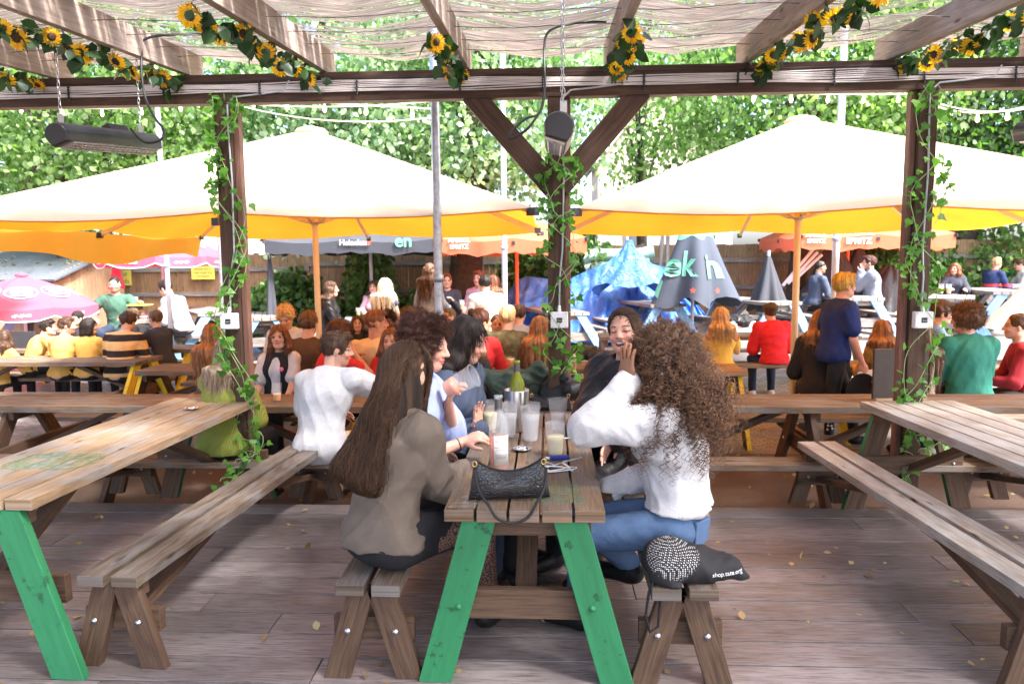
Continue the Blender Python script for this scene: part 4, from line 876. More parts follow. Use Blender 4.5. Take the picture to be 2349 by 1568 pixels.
def folds(V, seed, amp, fr=14):
    r = np.random.default_rng(seed); o = np.zeros(len(V)); W_2 = np.stack([np.sin(V@(r.normal(size=3)*fr*.5)+r.uniform(0, 6)) for _ in range(3)], 1)*.06
    for i in range(5):
        k = r.normal(size=3); k[2] *= .55; k /= np.linalg.norm(k); f = fr*(1+i*.55); o += (1-np.abs(np.sin((V+W_2)@k*f+r.uniform(0, 6)))*1.6)/(1+i*.7)
    return amp*o/2
def rotm(yaw=0, pitch=0, roll=0):
    """columns: right, forward, up. pitch>0 looks down"""
    y, p, r_ = R(yaw), R(-pitch), R(roll)
    Rz = np.array([[math.cos(y), -math.sin(y), 0], [math.sin(y), math.cos(y), 0], [0, 0, 1]]); Rx = np.array([[1, 0, 0], [0, math.cos(p), -math.sin(p)], [0, math.sin(p), math.cos(p)]])
    Ry = np.array([[math.cos(r_), 0, math.sin(r_)], [0, 1, 0], [-math.sin(r_), 0, math.cos(r_)]]); return Rz@Rx@Ry
def ik(a, b, l1, l2, pole):
    a, b = np.array(a, float), np.array(b, float); d = b-a; L = np.linalg.norm(d); 
    if L > (l1+l2)*.985: b = a+d/L*(l1+l2)*.985; d = b-a; L = np.linalg.norm(d)
    L = max(L, abs(l1-l2)+.03); u = d/np.linalg.norm(d); x = (l1*l1-l2*l2+L*L)/(2*L); h = math.sqrt(max(l1*l1-x*x, 0)); p = np.array(pole, float); p = p-(p@u)*u; p /= np.linalg.norm(p)+1e-9
    return a+u*x+p*h, a+u*L
vcol('skin', .48, .12, .1, 55, .4); vcol('hair', .55, 0, .5, 90, .35); vcol('plain_v', .8)
SK = {'fair': (.62, .37, .27), 'pink': (.68, .38, .29), 'tan': (.5, .27, .17), 'brown': (.3, .15, .085), 'olive': (.55, .33, .21), 'dark': (.2, .1, .06)}
HC = {'dark': (.018, .011, .008), 'brown': (.06, .03, .016), 'midbrown': (.11, .06, .032), 'ginger': (.16, .062, .03), 'orange': (.30, .145, .06), 'blonde': (.55, .38, .19), 'platinum': (.75, .66, .5), 'ash': (.3, .23, .16), 'gold': (.46, .33, .09), 'grey': (.14, .115, .095), 'auburn': (.06, .022, .014)}
def hand(F, w, d, n_, s, curl=.4, spread=.12, thumb=1, k=.006, r=.0085, sc_=1.0):
    """wrist w, pointing d, palm normal n_, thumb on side s*(d x n)"""
    d = np.array(d, float); d /= np.linalg.norm(d); n_ = np.array(n_, float); n_ = n_-(n_@d)*d; n_ /= np.linalg.norm(n_)+1e-9; t = np.cross(d, n_)*s; M = np.stack([t, d, n_], 1); w = np.array(w)
    F.ell(w+d*.045*sc_, (.04*sc_, .052*sc_, .0155*sc_), M, k=.012); ends = []
    for i, (L, o) in enumerate(((.074, .028), (.084, .0095), (.078, -.0095), (.06, -.028))):
        p = w+d*(.082-.004*abs(i-1.3))*sc_+t*o*sc_; ang = spread*(o/.028)*1.2; dd = d*math.cos(ang)+t*math.sin(ang); c = curl*(1+.12*i)
        for j, f in enumerate((.45, .31, .24)):
            dd = dd*math.cos(c*(.75+.25*j))+n_*math.sin(c*(.75+.25*j)); dd /= np.linalg.norm(dd); q = p+dd*L*f*sc_; F.cap(p, q, (r-.0006*j)*sc_, (r-.0006*(j+1))*sc_, k=.003 if j else .006); p = q
        ends.append(p)
    p = w+d*.022*sc_+t*.03*sc_; q = p+(t*.62+d*.6+n_*.25)*.042*sc_*thumb; F.cap(p, q, .0115*sc_, .0098*sc_, k=.01); F.cap(q, q+(t*.15+d*.9+n_*.5)*.034*sc_, .0096*sc_, .008*sc_, k=.004)
    return ends
def person(pos, face, label, scale=1., pose='sit', lean=8, side=0, twist=0, hy=0, hp=0, hroll=0, top=('cloth_white', 'long'), legs='cloth_black', skin='fair', hair=('short', 'brown'), fem=False,
           L=None, Rr=None, curl=(.5, .5), hd=(None, None), hn=(None, None), h=.0125, hh=.0062, loose=.012, knees=None, feet=None, beard=None, shoes='shoe_black', group='seated guests', layer=None, extra=None, elbow=(None, None), neckcut=.062, hem=None, foldamp=.0095, mouth=None, eyes='open', hairkw={}, seatdrop=.0, wide=1.0, seed=None, sleeve_r=1.0, waistband=None):
    x, y, z = pos; rz = R(face); seed = seed if seed is not None else int(abs(x*131+y*77+z*31)*10) % 99999; e = empty('person', pos, rz, label, 'person', group)
    s = scale; u = lambda a, p: np.array([math.sin(R(p)), math.sin(R(a))*math.cos(R(p)), math.cos(R(a))*math.cos(R(p))])
    pelvis = np.array([0, 0, .10*s]) if pose == 'sit' else np.array([0, 0, .93*s])
    w_ = pelvis+u(lean*.4, side*.5)*.15*s; ch = w_+u(lean*.9, side)*.19*s; nk = ch+u(lean*1.25, side*1.1)*.165*s; hdv = u(lean*.8+hp*.35, side+hroll*.5); hc = nk+hdv*.148*s+np.array([0, .012, 0])
    HM = rotm(hy, hp, hroll); TM = rotm(twist, lean, -side); rt = TM[:, 0]; fwv = TM[:, 1]
    sw = (.138 if fem else .162)*s*wide; sh = [nk-u(lean*1.2, side)*.075*s+rt*sw*sg for sg in (-1, 1)]
    ua, fa = .285*s, .25*s; A = {}
    for i, (sg, tg) in enumerate(((-1, L), (1, Rr))):
        t = tg if tg is not None else ((sg*.17, .16, .28) if pose == 'sit' else (sg*.24, .04, .80))
        t = np.array(t, float)*(s if tg is None else 1); pl = elbow[i] if elbow[i] is not None else (sg*.5, -.5, -.8)
        el, wr = ik(sh[i], t, ua, fa, pl); A[i] = (sh[i], el, wr)
    hip = [pelvis+np.array([sg*.085*s, .0, -.005]) for sg in (-1, 1)]; kn = []; an = []; tt = []
    for i, sg in enumerate((-1, 1)):
        if pose == 'sit':
            k_ = np.array(knees[i]) if knees is not None else np.array([sg*.13*s, .42*s, .07*s]); f_ = np.array(feet[i]) if feet is not None else np.array([sg*.13*s, .40*s, -.37*s])
        else:
            k_ = np.array(knees[i]) if knees is not None else np.array([sg*.09*s, .02, .5*s]); f_ = np.array(feet[i]) if feet is not None else np.array([sg*.1*s, -.02, .08*s])
        kn.append(k_); an.append(f_); q = f_-k_; fd = np.array([q[0]*.1, 1., 0]); tt.append(fd/np.linalg.norm(fd))
    pts = [pelvis, w_, ch, nk, hc+hdv*.12, hc+HM[:, 1]*.1]+[p for i in (0, 1) for p in A[i]]+kn+an+[an[i]+tt[i]*.17-np.array([0, 0, .03]) for i in (0, 1)]
    hds = []
    for i, sg in enumerate((-1, 1)):
        d_ = hd[i] if hd[i] is not None else (A[i][2]-A[i][1]); d_ = np.array(d_, float); d_ /= np.linalg.norm(d_); n_ = hn[i] if hn[i] is not None else (-sg*.8, .3, -.6); hds.append((d_, n_)); pts.append(A[i][2]+d_*.19*s)
    # --- body
    F = Field(pts, .13*s, h, hc, .135*s, hh); fc = .95 if fem else 1.0
    def torso(F, g=0, hips=True):
        F.ell(pelvis+[0, -.01, 0], np.array([.168 if fem else .158, .12, .105])*s+g, None, .05)
        F.ell(w_, np.array([.122*fc, .092, .13])*s*[wide, 1, 1]+g, TM, .06); F.ell(ch, np.array([.15*fc, .108, .16])*s*[wide, 1, 1]+g, TM, .06)
        F.cap(sh[0], sh[1], .047*s+g*.8, .047*s+g*.8, .03)
        for i in (0, 1): F.cap(nk-hdv*.02*s, sh[i], .040*s+g*.5, .042*s+g*.6, .03)
        if fem:
            for sg in (-1, 1): F.ell(ch+rt*.062*s*sg+fwv*.085*s-TM[:, 2]*.0, (.047*s+g*.3,)*3, None, .05)
    torso(F); F.cap(nk-hdv*.03, hc-hdv*.04-HM[:, 1]*.012, (.049 if fem else .057)*s, (.047 if fem else .055)*s, .025)
    for i in (0, 1):
        F.cap(A[i][0], A[i][1], .045*s*fc, .036*s*fc, .03); F.cap(A[i][1], A[i][2], .037*s*fc, .0245*s*fc, .02); hand(F, A[i][2], hds[i][0], hds[i][1], (1, -1)[i], curl[i], sc_=s*fc, r=.0088 if h < .011 else .0098)
        F.cap(hip[i], kn[i], .082*s, .055*s, .04); F.cap(kn[i], an[i], .052*s, .034*s, .025); F.cap(an[i]-[0, 0, .02*s], an[i]+tt[i]*.14*s-np.array([0, 0, .045*s]), .034*s, .026*s, .02)
    H_ = lambda a, b, c: hc+HM@np.array([a, b, c])*s
    F.ell(H_(0, -.012, .022), np.array([.0735, .093, .083])*s, HM, .02); F.ell(H_(0, .028, -.035), np.array([.060*fc, .060, .080])*s, HM, .03); F.ell(H_(0, .052, -.085), np.array([.028, .028, .022])*s, HM, .03); F.cap(H_(-.045, .005, -.065), H_(-.012, .058, -.092), .02*s, .016*s, .03); F.cap(H_(.045, .005, -.065), H_(.012, .058, -.092), .02*s, .016*s, .03)
    F.cap(H_(-.03, .078, .013), H_(.03, .078, .013), .0105*s, .0105*s, .015)
    for sg in (-1, 1): F.ell(H_(sg*.031, .094, -.005), np.array([.017, .012, .0115])*s, HM, .012, True); F.ell(H_(sg*.036, .066, -.035), np.array([.02, .018, .017])*s, HM, .02); F.ell(H_(sg*.073*fc, -.008, -.018), np.array([.009, .018, .029])*s, HM@rotm(sg*-18), .006); F.ell(H_(sg*.0305, .0765, -.004), np.array([.0135, .0125, .0125])*s, HM, .003)
    F.cap(H_(0, .086, .005), H_(0, .106, -.030), .0075*s, .0115*s, .012); F.cap(H_(-.011, .094, -.034), H_(.011, .094, -.034), .0085*s, .0085*s, .01)
    F.ell(H_(0, .085, -.057), np.array([.023, .011, .0065])*s, HM, .006); F.ell(H_(0, .083, -.068), np.array([.019, .011, .0068])*s, HM, .006)
    if mouth: F.ell(H_(0, .096, -.066), np.array([.021, .02, mouth])*s, HM, .004, True)
    V, Q = F.mesh(); V = smooth_mesh(V, Q, 1, .35); c0 = np.array(SK[skin]); col = np.tile(c0, (len(V), 1)); q = ((V-hc)@HM)/s; hcl = np.array(HC[hair[1]])
    near = (np.abs(q) < .14).all(1); fr = near & (q[:, 1] > .03)
    def blot(cx, cy, cz, rx, rz_, c_, st=1., soft=.5):
        d_ = np.sqrt(((q[:, 0]-cx)/rx)**2+((q[:, 2]-cz)/rz_)**2); m_ = np.where(fr, np.clip((1+soft-d_)/soft, 0, 1), 0)*st; col[:] = col*(1-m_[:, None])+np.array(c_)*m_[:, None]
    dk = skin in ('brown', 'dark')
    for sg in (-1, 1): blot(sg*.038, 0, -.035, .02, .018, c0*[1.12, .84, .8], .6); 
    if beard:
        b = np.where(near & (q[:, 1] > -.01) & (q[:, 2] < -.042+.02*np.clip(.08-q[:, 1], 0, .1)/.08) & (q[:, 2] > -.13), 1, 0)*beard; col = col*(1-b[:, None])+(hcl*.8+c0*.12)*b[:, None]
    blot(0, 0, -.0585, .024, .0062, c0*[1.0, .48, .45] if not dk else c0*[.95, .6, .6], .9); blot(0, 0, -.067, .018, .006, c0*[1.05, .52, .5], .9)
    blot(0, 0, -.0625, .02, .0022, c0*.3, .7)
    if mouth: blot(0, 0, -.066, .019, mouth*.8, (.08, .015, .015), 1); blot(0, 0, -.0605, .015, .004, (.8, .76, .7), 1)
    for sg in (-1, 1):
        blot(sg*.031, 0, -.003, .018, .009, c0*.74, .7)
        if eyes == 'open': blot(sg*.0305, 0, -.004, .0115, .0042, (.42, .39, .37), .9, .3); blot(sg*.030, 0, -.0038, .0056, .005, (.02, .012, .01), 1, .3)
        blot(sg*.031, 0, .0015 if eyes == 'open' else -.006, .015, .0024, (.035, .02, .015), .95, .6)
        for t in (-.6, -.2, .2, .6): blot(sg*(.031+.018*t), 0, .0205-.003*t*t*2, .0055, .0034, hcl*.7+c0*.08, .85)
        blot(sg*.009, 0, -.040, .004, .003, c0*.35, .7)
    kk = np.clip((np.linalg.norm(V-A[0][2]-hds[0][0]*.17*s, axis=1)-.02)/.05, .0, 1); kk2 = np.clip((np.linalg.norm(V-A[1][2]-hds[1][0]*.17*s, axis=1)-.02)/.05, 0, 1); m_ = (1-np.minimum(kk, kk2))[:, None]*.35; col = col*(1-m_)+c0*[1.1, .78, .74]*m_
    link('body', fastmesh('body', V, Q, True, col), MAT['skin'], e)
    # --- top
    if top:
        g = loose*s+.008; slv = top[1]; ax_ = [A[i][1] for i in (0, 1)]+([A[i][2] for i in (0, 1)] if slv == 'long' else [])
        G_ = Field([pelvis-[0, 0, .1], w_, ch, nk, sh[0], sh[1]]+ax_, .13*s+g, h*.9); torso(G_, g)
        if slv != 'none':
            for i in (0, 1):
                a, b, c_ = A[i]
                if slv == 'long': G_.cap(a, b, (.047*s+g)*sleeve_r, (.041*s+g)*sleeve_r, .02); G_.cap(b, c_, (.042*s+g)*sleeve_r, .033*s+g*.6, .02)
                elif slv == 'elbow': G_.cap(a, b, .049*s+g, .048*s+g, .02)
                else: G_.cap(a, a+(b-a)*.62, .049*s+g, .051*s+g, .02)
        cut = pelvis+TM[:, 2]*((hem if hem is not None else -.03)*s); G_.plane(cut, -np.array([0, 0, 1.]) if pose == 'sit' else -np.array([0, 0, 1.]))
        G_.ell(nk+hdv*.035*s+np.array([0, .02, 0])*s, (neckcut*s, neckcut*s, .05*s), None, .01, True)
        if slv == 'tank': 
            for i in (0, 1): G_.ell(sh[i]+rt*(.015*(-1, 1)[i])*s, (.045*s+g, .09*s, .10*s), TM, .01, True)
        V, Q = G_.mesh(); V = smooth_mesh(V, Q, 1, .4); N_ = vnormals(V, Q); V = V+N_*folds(V, seed, foldamp)[:, None]; link('top', fastmesh('top', V, Q, True), MAT[top[0]], e)
    if layer:   # open vest / jacket shell
        g = loose*s+.018; G_ = Field([pelvis-[0, 0, .1], w_, ch, nk, sh[0], sh[1]], .14*s+g, h*.9); torso(G_, g); G_.plane(pelvis-[0, 0, .06], (0, 0, -1)); G_.ell(nk+hdv*.03, (.07*s, .07*s, .05), None, .01, True)
        G_.cap(nk+fwv*.14, pelvis+fwv*.16, .045, .075, .01, True)
        for i in (0, 1): G_.ell(sh[i]+rt*(.03*(-1, 1)[i])*s, (.05*s+g, .10*s, .11*s), TM, .01, True)
        V, Q = G_.mesh(); link('vest', fastmesh('vest', smooth_mesh(V, Q, 1), Q, True), MAT[layer], e)
    if legs:
        G_ = Field([pelvis+[0, 0, .05]]+kn+an, .12*s, h); G_.ell(pelvis+[0, -.01, 0], np.array([.172 if fem else .162, .124, .108])*s, None, .05)
        for i in (0, 1): G_.cap(hip[i], kn[i], .088*s, .064*s, .04); G_.cap(kn[i], an[i]+[0, 0, .02], .063*s, .05*s, .03)
        G_.plane(pelvis+[0, 0, (.10 if waistband is None else waistband)*s], (0, 0, 1)); V, Q = G_.mesh(); V = smooth_mesh(V, Q, 1, .4); V = V+vnormals(V, Q)*folds(V, seed+5, .005, 18)[:, None]; link('trousers', fastmesh('trousers', V, Q, True), MAT[legs], e)
    for i in (0, 1):
        if not shoes: break
        G_ = Field([an[i], an[i]+tt[i]*.2*s], .09*s, h*.8); G_.cap(an[i]-[0, 0, .03*s]-tt[i]*.025*s, an[i]+tt[i]*.15*s-np.array([0, 0, .04*s]), .043*s, .036*s, .02); G_.cap(an[i]+[0, 0, .02], an[i]-[0, 0, .03*s], .045*s, .045*s, .02); G_.plane(an[i]-[0, 0, .075*s], (0, 0, -1)); V, Q = G_.mesh(); 
        if len(Q): link('shoe', fastmesh('shoe', smooth_mesh(V, Q, 1), Q, True), MAT[shoes], e)
    J = dict(e=e, hc=hc, HM=HM, nk=nk, ch=ch, pelvis=pelvis, w=w_, A=A, sh=sh, s=s, H=H_, TM=TM, hdv=hdv, kn=kn, an=an, rt=rt, fw=fwv, hds=hds)
    make_hair(J, hair[0], np.array(HC[hair[1]]), h, hh, seed, **hairkw)
    if extra: extra(J)
    return J
def strands(starts, dirs, length, seg, r0, col, rg, curl=0, cfreq=60, grav=.5, normal=None, taper=True, wave=.0):
    """three sided tubes; returns V,Q,C"""
    n = len(starts); P = np.zeros((n, seg+1, 3)); P[:, 0] = starts; d = dirs/np.linalg.norm(dirs, axis=1)[:, None]; st = length/seg
    for i in range(seg):
        d = d+np.array([0, 0, -grav])*(st*8)[:, None]+rg.normal(size=(n, 3))*wave; d /= np.linalg.norm(d, axis=1)[:, None]; P[:, i+1] = P[:, i]+d*st[:, None]
    if curl is not None and np.any(curl):
        t = np.arange(seg+1)[None, :]*st[:, None]; ph = rg.uniform(0, 6.28, n)[:, None]; a = np.cross(dirs, rg.normal(size=(n, 3))); a /= np.linalg.norm(a, axis=1)[:, None]; D = P[:, -1]-P[:, 0]; D /= np.linalg.norm(D, axis=1)[:, None]+1e-9; a = a-(a*D).sum(1)[:, None]*D; a /= np.linalg.norm(a, axis=1)[:, None]+1e-9; b = np.cross(D, a); cf = cfreq*rg.uniform(.75, 1.3, n)[:, None]
        am = curl*np.minimum(1, t/.03); P = P+am[..., None]*(np.cos(cf*t+ph)[..., None]*a[:, None]+np.sin(cf*t+ph)[..., None]*b[:, None])
    T = np.gradient(P, axis=1); T /= np.linalg.norm(T, axis=2)[..., None]+1e-9; ref = rg.normal(size=(n, 1, 3)); A_ = np.cross(T, ref); A_ /= np.linalg.norm(A_, axis=2)[..., None]+1e-9; B_ = np.cross(T, A_)
    rr = r0*(1-.75*(np.arange(seg+1)/seg)**2 if taper else np.ones(seg+1)); V = np.stack([P+rr[None, :, None]*(math.cos(a)*A_+math.sin(a)*B_) for a in (0, 2.094, 4.189)], 2)  # n,seg+1,3,3
    idx = np.arange(n*(seg+1)*3).reshape(n, seg+1, 3); Q = np.stack([np.stack([idx[:, :-1, k], idx[:, 1:, k], idx[:, 1:, (k+1) % 3], idx[:, :-1, (k+1) % 3]], -1) for k in range(3)], 2).reshape(-1, 4)
    C = np.repeat(col, (seg+1)*3, 0); return V.reshape(-1, 3), Q, C
def make_hair(J, style, c, h, hh, seed, length=.3, vol=.012, n=420, spread=1.0, amp=.004, back=0, hat=None, high=None, part=0, cfreq=60, curlr=None, r0=.0016, fringe=0, hl=0.):
    if style == 'bald': 
        return
    s, hc, HM, H_ = J['s'], J['hc'], J['HM'], J['H']; rg = np.random.default_rng(seed+3); g = vol
    P = [H_(-.1, -.12, .12), H_(.1, .12, -.12), H_(.1, -.12, -.12), H_(-.1, .12, .12)]; lows = []
    if style in ('long', 'mid'):
        for a in np.linspace(-108, 108, 9):
            sx, sy = math.sin(R(a)), -math.cos(R(a)); p0 = H_(.068*sx, -.01+.085*sy, .0); p1 = H_(.082*sx*spread, .085*sy-.005, -.10); m_ = J['nk']+J['rt']*(.13*sx*spread)*s+J['fw']*(.10*sy*s-.035-(.02 if abs(a) < 60 else 0)); bt = m_+np.array([0, -.035 if abs(a) < 75 else .02, -1])*(length-.12)*s*(1-.12*abs(sx)*rg.uniform(0, 1.5)) if length > .16 else None
            lows.append([p0, p1]+([m_, bt] if bt is not None else [])); P += lows[-1]
    if style == 'pony' or style == 'bun': P += [H_(0, -.17, .08)]
    F = Field(P, .05*s, hh*1.15 if style in ('short', 'buzz') else max(hh*1.15, .007))
    gg = {'buzz': .004, 'short': g, 'long': g, 'mid': g, 'curly': g+.01, 'bun': g, 'afro': g+.02, 'pony': g}[style]
    F.ell(H_(0, -.014, .027), (np.array([.0735, .093, .083])+gg)*s, HM, .01)
    if style in ('curly',): F.ell(H_(0, .01, .075), np.array([.07, .085, .045])*s, HM, .02)
    if style == 'short': F.ell(H_(.01, .03, .085), np.array([.055, .065, .03])*s, HM, .02)
    F.ell(H_(0, .090, -.030), np.array([.071, .068, (.100 if not fringe else .07)+hl])*s, HM, .008, True)
    if style in ('buzz', 'short', 'curly', 'bun'): F.ell(H_(0, .02, -.115), np.array([.12, .14 if style != 'curly' else .1, .075])*s, HM, .01, True)
    for sg in (-1, 1):
        if style in ('buzz', 'short', 'bun'): F.ell(H_(sg*.085, .01, -.022), np.array([.022, .03, .036])*s, HM, .006, True)
    for l in lows:
        for i, (a, b) in enumerate(zip(l[:-1], l[1:])): F.cap(a, b, (.026, .030, .034)[i]*s, (.030, .034, .010)[i]*s, .03)
    if style == 'bun': F.ell(H_(0, -.105, .085), (.035*s,)*3, None, .01)
    if style == 'pony':
        F.ell(H_(0, -.105, .05), (.028*s,)*3, None, .01); F.cap(H_(0, -.12, .05), H_(0, -.14, -.12), .022*s, .012*s, .01)
    if lows: n = n*2
    V, Q = F.mesh(); 
    if not len(Q): return
    V = smooth_mesh(V, Q, 1, .4); N_ = vnormals(V, Q); dn = np.zeros(len(V))
    lump = 60 if style in ('curly', 'afro') else 35
    for i in range(4):
        k = rg.normal(size=3)*[1, 1, .35 if lows else 1]; k /= np.linalg.norm(k); dn += np.sin(V@k*lump*(1+.7*i)+rg.uniform(0, 6)+2*np.sin(V@rg.normal(size=3)*20))/(1+.5*i)
    V = V+N_*(dn*amp*(2 if style == 'curly' else 1))[:, None]
    ang = np.arctan2(((V-hc)@HM)[:, 0], -((V-hc)@HM)[:, 1]); st = .5+.5*np.sin(ang*23+3*np.sin(ang*7)+V[:, 2]*9); col = c[None]*(.55+.9*st[:, None]*rg.uniform(.7, 1.3, (len(V), 1)))
    Vs, Qs, Cs = [V], [Q], [col]
    if style != 'buzz' and n:
        pick = rg.integers(0, len(V), n); p = V[pick]; nn = N_[pick]; cr = H_(0, -.04, .11); out = p-cr; tg = out-(out*nn).sum(1)[:, None]*nn; tg /= np.linalg.norm(tg, axis=1)[:, None]+1e-6
        if lows: dirs = tg*.35+nn*.06+np.array([0, 0, -1.])*np.where(V[pick][:, 2:3] < hc[2]-.02, 1, .3); ln = np.where(p[:, 2] < hc[2]-.02, .11, .07)*rg.uniform(.6, 1.3, n)*s
        elif style in ('curly', 'afro'): dirs = nn+tg*.3+rg.normal(size=(n, 3))*.5; ln = rg.uniform(.02, .045, n)
        else: dirs = tg+nn*.10+rg.normal(size=(n, 3))*.16; ln = rg.uniform(.015, .035, n)
        cc = c[None]*rg.uniform(.5, 1.9, (n, 1)); a, b, d = strands(p-nn*.002, dirs, ln, 4 if not style == 'curly' else 7, r0, cc, rg, (curlr or .0075) if style == 'curly' else 0, 150, .25 if lows else .05, wave=.12)
        Vs.append(a); Qs.append(b+len(V)); Cs.append(d)
    J['hairV'] = V; J['hairN'] = N_
    o = link('hair', fastmesh('hair', np.concatenate(Vs), np.concatenate(Qs), True, np.concatenate(Cs)), MAT['hair'], J['e']); J['hair'] = o
def tri(F, P):
    I = []; W_ = []
    for k in range(3):
        a = F.ax[k]; i = np.clip(np.searchsorted(a, P[:, k])-1, 0, len(a)-2); I.append(i); W_.append(np.clip((P[:, k]-a[i])/(a[i+1]-a[i]), 0, 1))
    o = 0
    for dx in (0, 1):
        for dy in (0, 1):
            for dz in (0, 1): o = o+F.F[I[0]+dx, I[1]+dy, I[2]+dz]*(W_[0] if dx else 1-W_[0])*(W_[1] if dy else 1-W_[1])*(W_[2] if dz else 1-W_[2])
    return o
def grad(F, P, e=.006):
    g = np.stack([tri(F, P+np.eye(3)[k]*e)-tri(F, P-np.eye(3)[k]*e) for k in range(3)], 1); return g/(np.linalg.norm(g, axis=1)[:, None]+1e-9)
def flow_hair(J, F, starts, length, seg, r0, col, rg, pull, lift=.004, wave=.008, curl=0, cfreq=90, name='hair_strands', tip=None, liftgrow=0.):
    """strands that run down over the surface of F"""
    n = len(starts); P = np.zeros((n, seg+1, 3)); p = starts.copy(); st = (length/seg)[:, None]; w0 = rg.uniform(0, 6.28, n); lf = lift*rg.uniform(.2, 1.8, n); side = rg.normal(size=n)*.12
    for i in range(seg+1):
        d = tri(F, p)-(lf+liftgrow*i/seg); g = grad(F, p); p = p-g*np.clip(d, -.03, .02)[:, None]; P[:, i] = p; t = pull(p); t = t-(t*g).sum(1)[:, None]*g*.85; s_ = np.cross(t, g); t = t+s_*(side+.35*wave*30*np.sin(w0+i*.55))[:, None]; t /= np.linalg.norm(t, axis=1)[:, None]+1e-9; p = p+t*st
    ok = tri(F, P[:, -1]) < .035; P = P[ok]; col = col[ok]; n = len(P)
    T = np.gradient(P, axis=1); T /= np.linalg.norm(T, axis=2)[..., None]+1e-9; ref = rg.normal(size=(n, 1, 3)); A_ = np.cross(T, ref); A_ /= np.linalg.norm(A_, axis=2)[..., None]+1e-9; B_ = np.cross(T, A_)
    rr = r0*(1-.75*np.linspace(0, 1, seg+1)**3); V = np.stack([P+rr[None, :, None]*(math.cos(x)*A_+math.sin(x)*B_) for x in (0, 2.094, 4.189)], 2)
    idx = np.arange(n*(seg+1)*3).reshape(n, seg+1, 3); Q = np.stack([np.stack([idx[:, :-1, k], idx[:, 1:, k], idx[:, 1:, (k+1) % 3], idx[:, :-1, (k+1) % 3]], -1) for k in range(3)], 2).reshape(-1, 4)
    C = np.repeat(col, (seg+1)*3, 0)
    if tip is not None: z = np.tile(np.repeat(np.linspace(0, 1, seg+1)**1.5, 3), n)[:, None]; C = C*(1-z)+C*z*np.array(tip)
    link(name, fastmesh(name, V.reshape(-1, 3), Q, True, C), MAT['hair'], J['e'])
def glasses(J, m_='steel', parent=None):
    H_, s, e = J['H'], J['s'], J['e']; g = MB()
    for sg in (-1, 1):
        g.tube([H_(sg*.031+.021*math.cos(t), .098-.012*abs(math.cos(t))*0, -.006+.017*math.sin(t)) for t in np.linspace(0, 2*math.pi, 17)[:-1]], .0016*s, 5, closed=True); g.tube([H_(sg*.052, .097, .0), H_(sg*.074, .06, .002), H_(sg*.077, -.01, -.002)], .0015*s, 5)
    g.tube([H_(-.011, .102, -.002), H_(0, .106, .001), H_(.011, .102, -.002)], .0015*s, 5); g.build('glasses', MAT[m_], e)
def cap_hat(J, kind, m_):
    H_, s, HM, e = J['H'], J['s'], J['HM'], J['e']; F = Field([H_(-.12, -.13, .15), H_(.12, .16, -.05), H_(.12, -.13, -.05), H_(-.12, .16, .15)], .03, .007)
    if kind == 'beanie': F.ell(H_(0, -.018, .04), np.array([.088, .106, .095])*s, HM, .01); F.plane(H_(0, .0, .018), -(HM[:, 2]+HM[:, 1]*-.25))
    else: F.ell(H_(0, -.01, .062), np.array([.098, .118, .05])*s, HM, .02); F.ell(H_(0, .085, .045), np.array([.07, .055, .012])*s, HM, .02)
    V, Q = F.mesh(); link('hat', fastmesh('hat', smooth_mesh(V, Q, 2), Q, True), MAT[m_], e)
for n_, c_, kw in (('cloth_white', (.6, .6, .62), {}), ('cloth_black', (.02, .02, .024), {}), ('denim', (.1, .17, .3), {}), ('denim_dark', (.03, .045, .08), {}), ('mustard', (.72, .44, .12), {}), ('cream_cloth', (.72, .58, .36), {}), ('yellow_cloth', (.85, .52, .12), {}), ('taupe', (.16, .13, .105), {'weave': 400}),
    ('lime_knit', (.27, .31, .06), {'knit': 34}), ('brown_cloth', (.1, .065, .045), {}), ('red_cloth', (.6, .03, .03), {}), ('hoodie_red', (.68, .03, .05), {}), ('green_tee', (.06, .14, .1), {}), ('green_knit', (.03, .2, .15), {}), ('navy', (.02, .035, .13), {}), ('blue_tee', (.02, .04, .17), {}), ('charcoal', (.05, .05, .058), {}), ('grey_cloth', (.3, .32, .37), {}),
    ('grey_leggings', (.16, .17, .22), {}), ('leather', (.018, .018, .02), {'rough': .35}), ('denim_jacket', (.07, .09, .14), {}), ('yellow_dress', (.82, .6, .12), {}), ('puffer', (.22, .24, .3), {}), ('puffer_dark', (.05, .055, .075), {}), ('pink_cloth', (.62, .4, .5), {}), ('light_blue', (.35, .42, .7), {}), ('maroon', (.3, .02, .03), {}), ('shoe_black', (.012, .012, .013), {'rough': .4}), ('shoe_white', (.7, .7, .7), {}),
    ('dark_top', (.03, .028, .03), {}), ('camo', (.1, .1, .055), {'var': .8}), ('beanie_black', (.02, .018, .018), {}), ('flat_cap', (.1, .075, .05), {}), ('beige', (.62, .5, .36), {})): cloth(n_, c_, **kw)
cloth('striped', (.8, .5, .2), stripes=(5.2, .42, (.03, .022, .02), .33)); cloth('navy_red', (.03, .05, .14), stripes=(3.2, .15, (.7, .05, .06), .1)); cloth('leopard', (.4, .3, .22), var=.7)
def dotted(name, base, dot, scale, th=.2):
    m_, n, b, out = mat(name); mp = mapped(n, 'Object', (1, 1, 1)); vo = N(n, 'TexVoronoi'); vo.inputs['Scale'].default_value = scale; vo.inputs['Randomness'].default_value = .5; n.links.new(mp.outputs[0], vo.inputs[0]); r_ = ramp(n, vo.outputs['Distance'], [(th, dot), (th+.04, base)]); n.links.new(r_.outputs[0], b.inputs['Base Color']); b.inputs['Roughness'].default_value = .8; MAT[name] = m_
dotted('polka', (.02, .02, .022), (.8, .78, .72), 26, .33)
